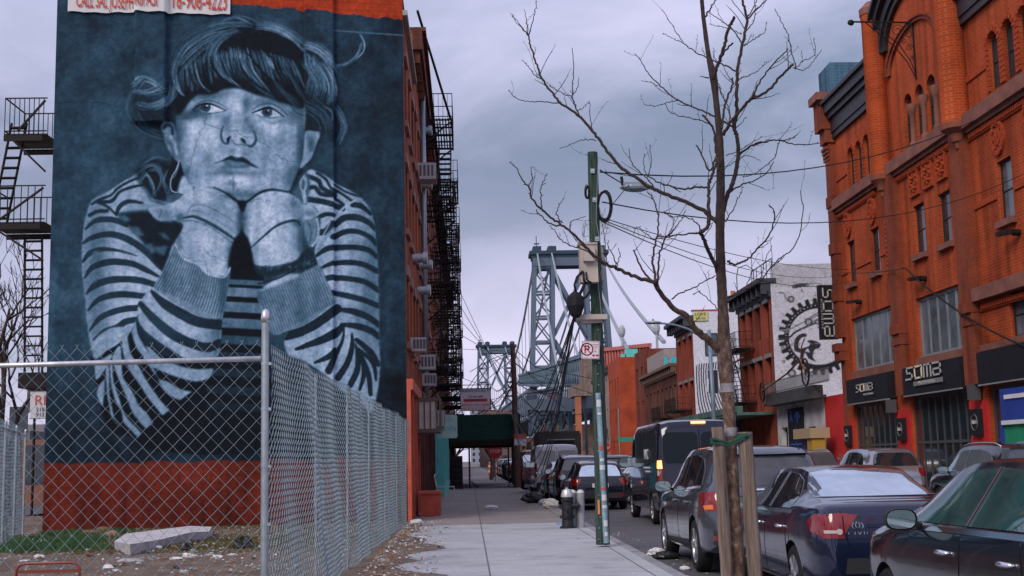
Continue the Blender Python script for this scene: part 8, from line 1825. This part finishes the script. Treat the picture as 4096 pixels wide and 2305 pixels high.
# lean every ring slightly to break straightness is in the traced line itself
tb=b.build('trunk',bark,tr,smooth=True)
lim=MB();tw=MB();ALL=[]
def branch(px,w0,w1,dy0,dy1,twigs=1.,seed=0,mbx=None):
    rd_=random.Random(seed*7+len(px));n_=len(px);pts=[];
    for i,p in enumerate(px):t_=i/(n_-1);pts.append(TP(p,dy0+(dy1-dy0)*t_))
    rad=[(w0+(w1-w0)*(i/(n_-1))**.8)*YT/F*.44 for i in range(n_)];q,r_=smoothpts(pts,rad,6);q=[p+Vector((rd_.uniform(-1,1),rd_.uniform(-1,1),rd_.uniform(-1,1)))*.006 for p in q]
    (mbx or lim).tube(q,r_,8 if w0>3 else 5);ALL.append((q,r_))
    # twigs with buds
    L=sum((q[i+1]-q[i]).length for i in range(len(q)-1));k=int(L*4.6*twigs)
    for _ in range(k):
        i=rd_.randrange(max(1,len(q)//5),len(q)-1);d=(q[i+1]-q[i]).normalized();s=rd_.choice([-1,1]);ax=Vector((-d.z,0,d.x))*s
        dr_=(d*rd_.uniform(.3,1.)+ax*rd_.uniform(.5,1.1)+Vector((0,rd_.uniform(-.7,.7),.35))).normalized();ln=rd_.uniform(.05,.26)*(1 if rd_.random()<.75 else 1.7)
        p=q[i];path=[p];
        for j in range(4):dr_=(dr_+Vector((rd_.uniform(-.25,.25),rd_.uniform(-.2,.2),rd_.uniform(-.05,.3)))).normalized();path.append(path[-1]+dr_*ln/4)
        r0=min(r_[i]*.6,.0045);tw.tube(path,[r0,r0*.85,r0*.75,r0*.65,.0014],4)
        for j in (2,3,4):
            if rd_.random()<.7:e=path[j];f_=(Vector((rd_.uniform(-1,1),rd_.uniform(-.5,.5),rd_.uniform(0,1)))).normalized()*.022;tw.tube([e,e+f_],[.0025,.001],4)
    for i in range(2,len(q)-1,3):
        if rd_.random()<.55:d=Vector((rd_.uniform(-1,1),rd_.uniform(-.4,.4),rd_.uniform(-.3,1))).normalized();tw.tube([q[i],q[i]+d*(r_[i]+.014)],[.004,.0015],4)
Z=lambda*q:[z2(x,y)for x,y in q];Z7=lambda*q:[z7(x,y)for x,y in q]
# big lower left limb
branch(Z7((1585,1450),(1500,1370),(1420,1300),(1350,1200),(1250,1140),(1150,1010),(1120,960)),10,4.6,.0,-.3,.6,1)
branch(Z7((1125,965),(1000,925),(870,870),(830,850),(760,820),(680,760),(600,680),(500,580),(400,510),(310,440),(240,360),(205,260)),4.6,1.8,-.3,-.5,1.2,2)
branch(Z7((205,260),(150,200),(120,130),(68,88)),1.8,.8,-.5,-.6,.6,3);branch(Z7((205,260),(230,200),(222,125)),1.4,.7,-.5,-.5,1,4);branch(Z7((310,440),(298,370),(295,270),(320,220),(338,175)),1.6,.8,-.5,-.4,1.2,5);branch(Z7((450,530),(410,460),(440,390),(465,345)),1.4,.7,-.45,-.4,1.3,6);branch(Z7((505,570),(520,520),(620,480)),1.3,.7,-.4,-.3,1,7)
branch(Z7((450,545),(380,540),(300,480),(262,430)),2.2,1.2,-.4,-.2,1,8);branch(Z7((680,755),(590,715),(500,685),(430,640),(400,590),(355,545)),1.8,.8,-.3,-.1,1.2,9);branch(Z7((845,850),(820,760),(782,700),(785,655)),1.6,.8,-.3,-.2,1.2,10);branch(Z7((845,850),(870,760),(860,715)),1.2,.7,-.3,-.4,1,11)
branch(Z7((1150,1010),(1130,940),(1110,830),(1110,750),(1140,620),(1148,500),(1120,380),(1070,300)),3.6,1.2,-.3,.1,1.2,12);branch(Z7((1145,960),(1148,820),(1165,720),(1200,640),(1240,600),(1300,520),(1345,445)),2.6,.9,-.3,-.5,1.4,13)
branch(Z7((1140,980),(1080,930),(1010,830),(970,725)),3.2,1.6,-.3,-.1,1,14);branch(Z7((1200,640),(1100,640),(1000,560),(965,610)),1.4,.7,-.5,-.3,1.2,15);branch(Z7((1250,1078),(1300,1040),(1400,1000),(1490,950),(1560,915)),1.8,1.2,-.2,.3,1,16)
branch(Z7((1580,1150),(1500,1070),(1440,1030),(1400,1045)),1.2,.8,0,-.3,1.2,17);branch(Z7((1240,600),(1260,500),(1195,460),(1240,420)),1.2,.7,-.5,-.3,1.5,18)
# second left limb crossing high to the far left
branch(Z((1400,1430),(1330,1370),(1220,1310),(1060,1250),(960,1200),(820,1110),(760,1060),(660,930),(600,850),(500,740),(400,670),(340,600),(270,510),(240,420),(200,310),(183,228)),5.6,1.9,0,.7,1.0,20)
branch(Z((183,228),(200,180),(225,80),(232,0)),1.7,.8,.7,.7,.8,21);branch(Z((183,228),(172,150),(157,65)),1.5,.7,.7,.8,.8,22);branch(Z((183,228),(130,160),(68,90)),1.5,.7,.7,.6,.8,23);branch(Z((185,235),(110,150),(75,100)),1.2,.6,.7,.8,.6,24)
branch(Z((270,510),(220,480),(175,420),(140,385)),1.4,.7,.6,.6,.8,25);branch(Z((400,670),(300,658),(210,655),(120,640),(55,580)),1.6,.8,.6,.5,.8,26);branch(Z((515,760),(490,690),(465,620),(470,520),(475,400),(465,310)),2.,.8,.6,.4,1.2,27);branch(Z((465,620),(500,560),(508,495)),1.2,.7,.5,.5,1,28);branch(Z((465,622),(400,600),(350,570),(300,535)),1.2,.7,.5,.6,.8,29);branch(Z((600,850),(580,760),(580,650)),1.4,.7,.5,.5,1,30);branch(Z((500,715),(540,690),(572,650)),1,.6,.5,.4,.6,31)
branch(Z((615,905),(540,900),(480,920),(385,960)),1.3,.7,.5,.3,.8,32);branch(Z((1000,1220),(950,1150),(870,1080),(840,1030),(832,965)),1.8,.8,.3,.2,1.2,33);branch(Z((950,1140),(925,1060),(935,990)),1.2,.7,.3,.3,1,34);branch(Z((950,1140),(975,1060),(968,930)),1.2,.7,.3,.3,1,35)
branch(Z((950,1130),(1020,1175),(1100,1200),(1180,1220),(1270,1208),(1350,1205)),1.5,2.6,.3,-.1,1.2,36)
# stem left of the trunk
branch(Z7((1585,950),(1570,870),(1520,750),(1475,640),(1450,600)),5.0,4.,.1,-.3,.8,40);branch(Z((1345,1450),(1345,1300),(1345,1200),(1370,1120),(1390,1060),(1400,990)),4.4,2.4,-.3,-.1,1.1,41);branch(Z7((1450,600),(1500,560),(1515,480),(1512,440)),4.2,4.,-.3,-.3,.4,42)
branch(Z7((1450,605),(1350,610),(1250,620),(1140,630)),2.4,1.,-.3,-.5,1.4,43);branch(Z7((1450,600),(1440,540),(1360,490),(1240,480),(1180,440)),1.8,.8,-.3,-.2,1.4,44)
branch(Z((1400,990),(1350,1100),(1290,980),(1265,935)),2.4,1.6,-.1,0,.6,45);branch(Z((1395,985),(1385,900),(1370,820),(1305,740)),3.2,2.6,0,.2,.5,46);branch(Z((1370,815),(1290,775),(1200,755),(1110,730),(1060,670)),1.5,.8,.1,-.1,1.2,47)
# right stem and forks
branch(Z((1432,1380),(1450,1300),(1480,1225),(1520,1120),(1535,990),(1525,880),(1510,820),(1525,720),(1525,600),(1530,460),(1555,330),(1575,230),(1590,130),(1575,60),(1560,-20)),6.,3.0,.1,.3,.9,50)
branch(Z((1590,130),(1640,70),(1700,20),(1750,-30)),2.4,1.4,.3,.2,1,51);branch(Z((1590,130),(1640,40),(1665,-40)),1.8,1.,.3,.4,1,52);branch(Z((1585,200),(1640,120),(1640,20),(1630,-50)),1.4,.8,.3,.3,1,53);branch(Z((1575,295),(1640,250),(1700,210),(1720,140)),1.3,.7,.3,.5,1,54)
branch(Z((1525,460),(1430,410),(1340,375),(1230,315),(1170,260),(1110,160),(1040,60)),2.2,.8,.3,.6,1.1,55);branch(Z((1170,275),(1120,250),(1048,218)),1,.7,.5,.5,.8,56);branch(Z((1500,820),(1400,760),(1280,705),(1150,645),(1050,570),(960,480),(910,400),(870,345)),2.6,.9,.2,.4,1.2,57);branch(Z((1150,645),(1060,665),(990,685),(925,670)),1.2,.7,.3,.3,1,58);branch(Z((1020,555),(970,530),(910,520)),1,.6,.3,.3,.6,59)
branch(Z((1540,1000),(1600,950),(1700,915),(1800,905),(1900,930),(2060,925)),3.,1.1,.2,-.2,1.3,60);branch(Z((1800,905),(1870,895),(1915,865)),1.3,.7,-.1,-.1,1,61);branch(Z((1800,905),(1770,1010),(1700,1080),(1620,1130),(1560,1140)),1.3,.8,0,.2,1,62);branch(Z((1480,1235),(1560,1190),(1640,1165),(1715,1115),(1760,1040)),2.2,1.,.2,.1,1.2,63)
branch(Z((1440,870),(1480,800),(1530,730),(1600,650),(1640,630),(1720,590),(1800,500),(1850,450),(1885,415)),4.,2.6,-.1,-.5,.9,64);branch(Z((1620,635),(1660,550),(1730,450),(1800,370),(1855,320)),2.4,1.4,-.3,-.4,.9,65);branch(Z((1890,435),(1905,430),(1870,300),(1850,210),(1800,110),(1770,55)),1.5,.8,-.5,-.5,.8,66);branch(Z((1900,440),(1960,450),(2030,380),(2068,320)),1.2,.7,-.5,-.6,.8,67);branch(Z((1905,435),(1960,390),(2030,350),(2025,245)),1.1,.7,-.5,-.4,.8,68)
branch(Z((1430,830),(1440,740),(1460,640),(1495,560),(1498,505)),3,2.2,-.1,.1,1.2,69);branch(Z((1372,510),(1390,450),(1420,380),(1450,280),(1475,180),(1510,110)),4.4,3.4,-.1,-.3,.5,70);branch(Z((1424,368),(1455,325),(1500,280)),2.6,2.2,-.2,-.3,.5,71);branch(Z((1325,110),(1350,60),(1400,-10)),2.4,1.4,0,.1,.8,72);branch(Z((1560,275),(1500,190),(1420,130),(1345,80)),1.8,.9,.3,.2,1,73);branch(Z((1560,225),(1500,190),(1430,175),(1350,155)),1.1,.7,.3,.1,.8,74)
branch(Z((1545,510),(1620,480),(1680,440),(1715,395)),1.3,.7,.3,.4,1,75);branch(Z((1450,1430),(1500,1350),(1540,1270),(1565,1200)),1.5,.8,0,-.2,1.2,76);branch(Z((1345,500),(1295,492)),1.8,1,0,-.1,0,77)
branch(Z7((1650,800),(1700,830),(1780,800),(1850,740),(1960,600),(1990,480),(1975,430),(1950,400)),3.,1.1,0,-.5,1.2,78);branch([(725+.5,298),(733,296),(745,289),(760,281),(775,262),(795,245),(803,215),(800,190)],2.6,.9,.1,-.6,1.3,79);branch([(760,281),(765,262),(772,245)],1.2,.7,-.2,-.3,1.5,80);branch([(745,289),(752,270),(750,250)],1.2,.7,-.1,.1,1.5,81);branch([(729,368),(735,362),(743,357)],3.2,2.0,0,-.2,.3,82)
branch(Z((1460,1000),(1560,960),(1600,930),(1690,880)),1.2,.7,.2,.2,1.3,83);branch(Z((1400,1100),(1500,1050),(1600,1000),(1680,1040)),1.2,.7,-.1,-.3,1.2,84);branch(Z((1480,800),(1470,700),(1430,600),(1400,520)),1.5,.8,0,.2,1.3,85);branch(Z((1520,820),(1560,790),(1585,750)),1.2,.7,.1,.1,1,86)
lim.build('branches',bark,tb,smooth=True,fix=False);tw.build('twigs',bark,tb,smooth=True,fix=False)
b=MB()
for x,y,r9 in ((727.3,388,.058),(730,432,.054)):p=TP((x,y),-.0);b=MB();b.tube([p+Vector((0,0,-.035)),p+Vector((0,0,.035))],r9,16);b.build('tape_band',mat('tape_grey',(.22,.21,.23),.6,0,.3,20.),tr,smooth='auto')
# stakes
wd=bpy.data.materials.new('stake_wood');wd.use_nodes=True;t=wd.node_tree;bs=t.nodes['Principled BSDF'];bs.inputs['Roughness'].default_value=.9;g=N(t,'ShaderNodeNewGeometry');mp_=N(t,'ShaderNodeMapping');mp_.inputs['Scale'].default_value=(30,30,1.6);t.links.new(g.outputs['Position'],mp_.inputs[0])
n_=N(t,'ShaderNodeTexNoise',Scale=1.,Detail=8.0,Roughness=.7);t.links.new(mp_.outputs[0],n_.inputs['Vector']);r=ramp(t,[(.3,(.05,.03,.022)),(.5,(.15,.11,.09)),(.7,(.27,.22,.19))],n_.outputs[0]);t.links.new(r.outputs[0],bs.inputs['Base Color']);bp=N(t,'ShaderNodeBump',Strength=.7,Distance=.008);t.links.new(n_.outputs[0],bp.inputs['Height']);t.links.new(bp.outputs[0],bs.inputs['Normal'])
for i,(xt,yt,xb_,yb_,w0,lb)in enumerate(((717.5,427,728.5,600,.090,'rough wooden stake on the left side of the street tree'),(745,432,757,600,.108,'thicker rough wooden stake on the right side of the street tree'))):
    a=Vector(onY(xt,yt,9.9));c5=Vector(onY(xb_,yb_,9.9));c5=a+(c5-a)*1.35;b=MB();rd_=random.Random(i);k=14;b.tube([lerp(c5,a,j/k)+Vector((rd_.uniform(-.004,.004),0,0))for j in range(k+1)],[w0*.55*rd_.uniform(.96,1.04)for j in range(k+1)],10)
    st=thing('tree_stake',lb,'stake',(c5.x,9.9,SZ),'stakes holding the street tree');b.build('post',wd,st,smooth='auto')
b=MB();gs=mat('strap_green',(.02,.07,.05),.7)
a=Vector(onY(717.5,440,9.84));c6=Vector(onY(729,443,9.88));d6=Vector(onY(745,436,9.83));b.tube([a+Vector((-.045,0,.01)),a+Vector((0,-.0,0)),c6,d6+Vector((0,0,.0)),d6+Vector((.05,0,.01))],.011,6);b.tube([a+Vector((-.045,0,-.02)),a+Vector((0,0,-.03)),c6+Vector((0,-.0,-.02)),d6+Vector((0,0,-.02))],.009,6)
for P6,w_ in ((a,.046),(d6,.056)):b.tube([P6+Vector((0,.06,-.03)),P6+Vector((0,.06,.02))],w_,12)
tag(b.build('tie_strap',gs,smooth='auto'),'green webbing strap tying the tree to its two stakes','strap')
# ------------------------------------------------------------------ background trees and left street
def bare_tree(loc,h,label,seed,group,r0=.16,m=bark,depth=5,spread=.55,name='bare_tree'):
    rd_=random.Random(seed);t=thing(name,label,'tree',loc,group);T=MB();Bq=MB()
    def rec(p,d,L,r_,k):
        path=[p];
        for j in range(4):d=(d+Vector((rd_.uniform(-.12,.12),rd_.uniform(-.12,.12),rd_.uniform(-.02,.1)))).normalized();path.append(path[-1]+d*L/4)
        (T if k==depth else Bq).tube(path,[r_*(1-.09*j)for j in range(5)],6 if k>2 else 3,cap=False)
        if k<=0:return
        for _ in range(rd_.choice([2,3,3])if k>1 else 4):
            i=rd_.choice([2,3,4,4]);nd=(d+Vector((rd_.uniform(-1,1),rd_.uniform(-1,1),rd_.uniform(-.2,.6)))*spread*1.3).normalized();rec(path[i],nd,L*rd_.uniform(.6,.82),max(.012,r_*.58),k-1)
    rec(Vector((loc[0],loc[1],loc[2]-.1)),Vector((0,0,1)),h*.3,r0,depth);tt=T.build('trunk',m,t,smooth=True,fix=False);Bq.build('branches',m,tt,smooth=True,fix=False);return t
bare_tree((-16.5,46,0),12,'bare tree with dense dark twigs behind the left fence, right of the other',3,'bare trees at the far left',.22,depth=6);bare_tree((-20.5,52,0),14,'bare tree at the left frame edge behind the fire escape',8,'bare trees at the far left',.24,depth=6)
bare_tree((1.7,98,SZ),5.5,'small bare street tree seen under the green shed, left one',5,'small bare trees beyond the shed',.18,depth=5);bare_tree((2.1,112,SZ),6,'small bare street tree seen under the green shed, right one',6,'small bare trees beyond the shed',.2,depth=5);bare_tree((-1.5,125,SZ),7,'bare tree at the end of the pavement beneath the shed',9,'small bare trees beyond the shed',.2,depth=5)
t=thing('roadside_sign','white sign with red letters RE half hidden by the mural wall','sign',(-16,45,3));X0,X1,Z0,Z1=signplane(30.5,391,47,418,45);b=MB();b.box(X0,X1,45,45.1,Z0,Z1);b.build('board',stk[0],t);P=PY(45);put_text('RE',.5,P,X0+.42,Z1-.35,.01,t,stk[1]);put_text('218',.2,P,X0+.36,Z0+.3,.01,t,nv);put_text('912',.2,P,X0+.36,Z0+.12,.01,t,nv)
b=MB();b.tube([(X0+.1,45.2,0),(X0+.1,45.2,Z1)],.05,6);b.box(X0,X1,44.96,45,Z0-.02,Z0);b.box(X0,X1,44.96,45,Z1,Z1+.05);b.build('post',iron,t)
for i,(x,Y)in enumerate(((499,120),(507.5,98))):
    p=onY(x,470,Y);t=thing('traffic_barrel' if i==0 else 'street_bin',['orange and white striped traffic barrel far along the pavement','dark green bin by the trees beyond the shed'][i],'barrel' if i==0 else 'bin',(p[0]-(.0 if i else .6),Y,SZ))
    if i==0:
        b=MB();b.lathe((p[0]-.6,Y,SZ),[(.42,0),(.40,1.3),(.2,1.35)],14);b.build('drum',orangel,t,smooth='auto');b=MB();[b.lathe((p[0]-.6,Y,SZ),[(.425,z),(.42,z+.2)],14)for z in (.35,.85)];b.build('stripe',white,t)
    else:b=MB();b.lathe((p[0],Y,SZ),[(.38,0),(.45,1.1),(.5,1.15),(.3,1.3),(0,1.32)],12);b.build('drum',gsh,t,smooth='auto')
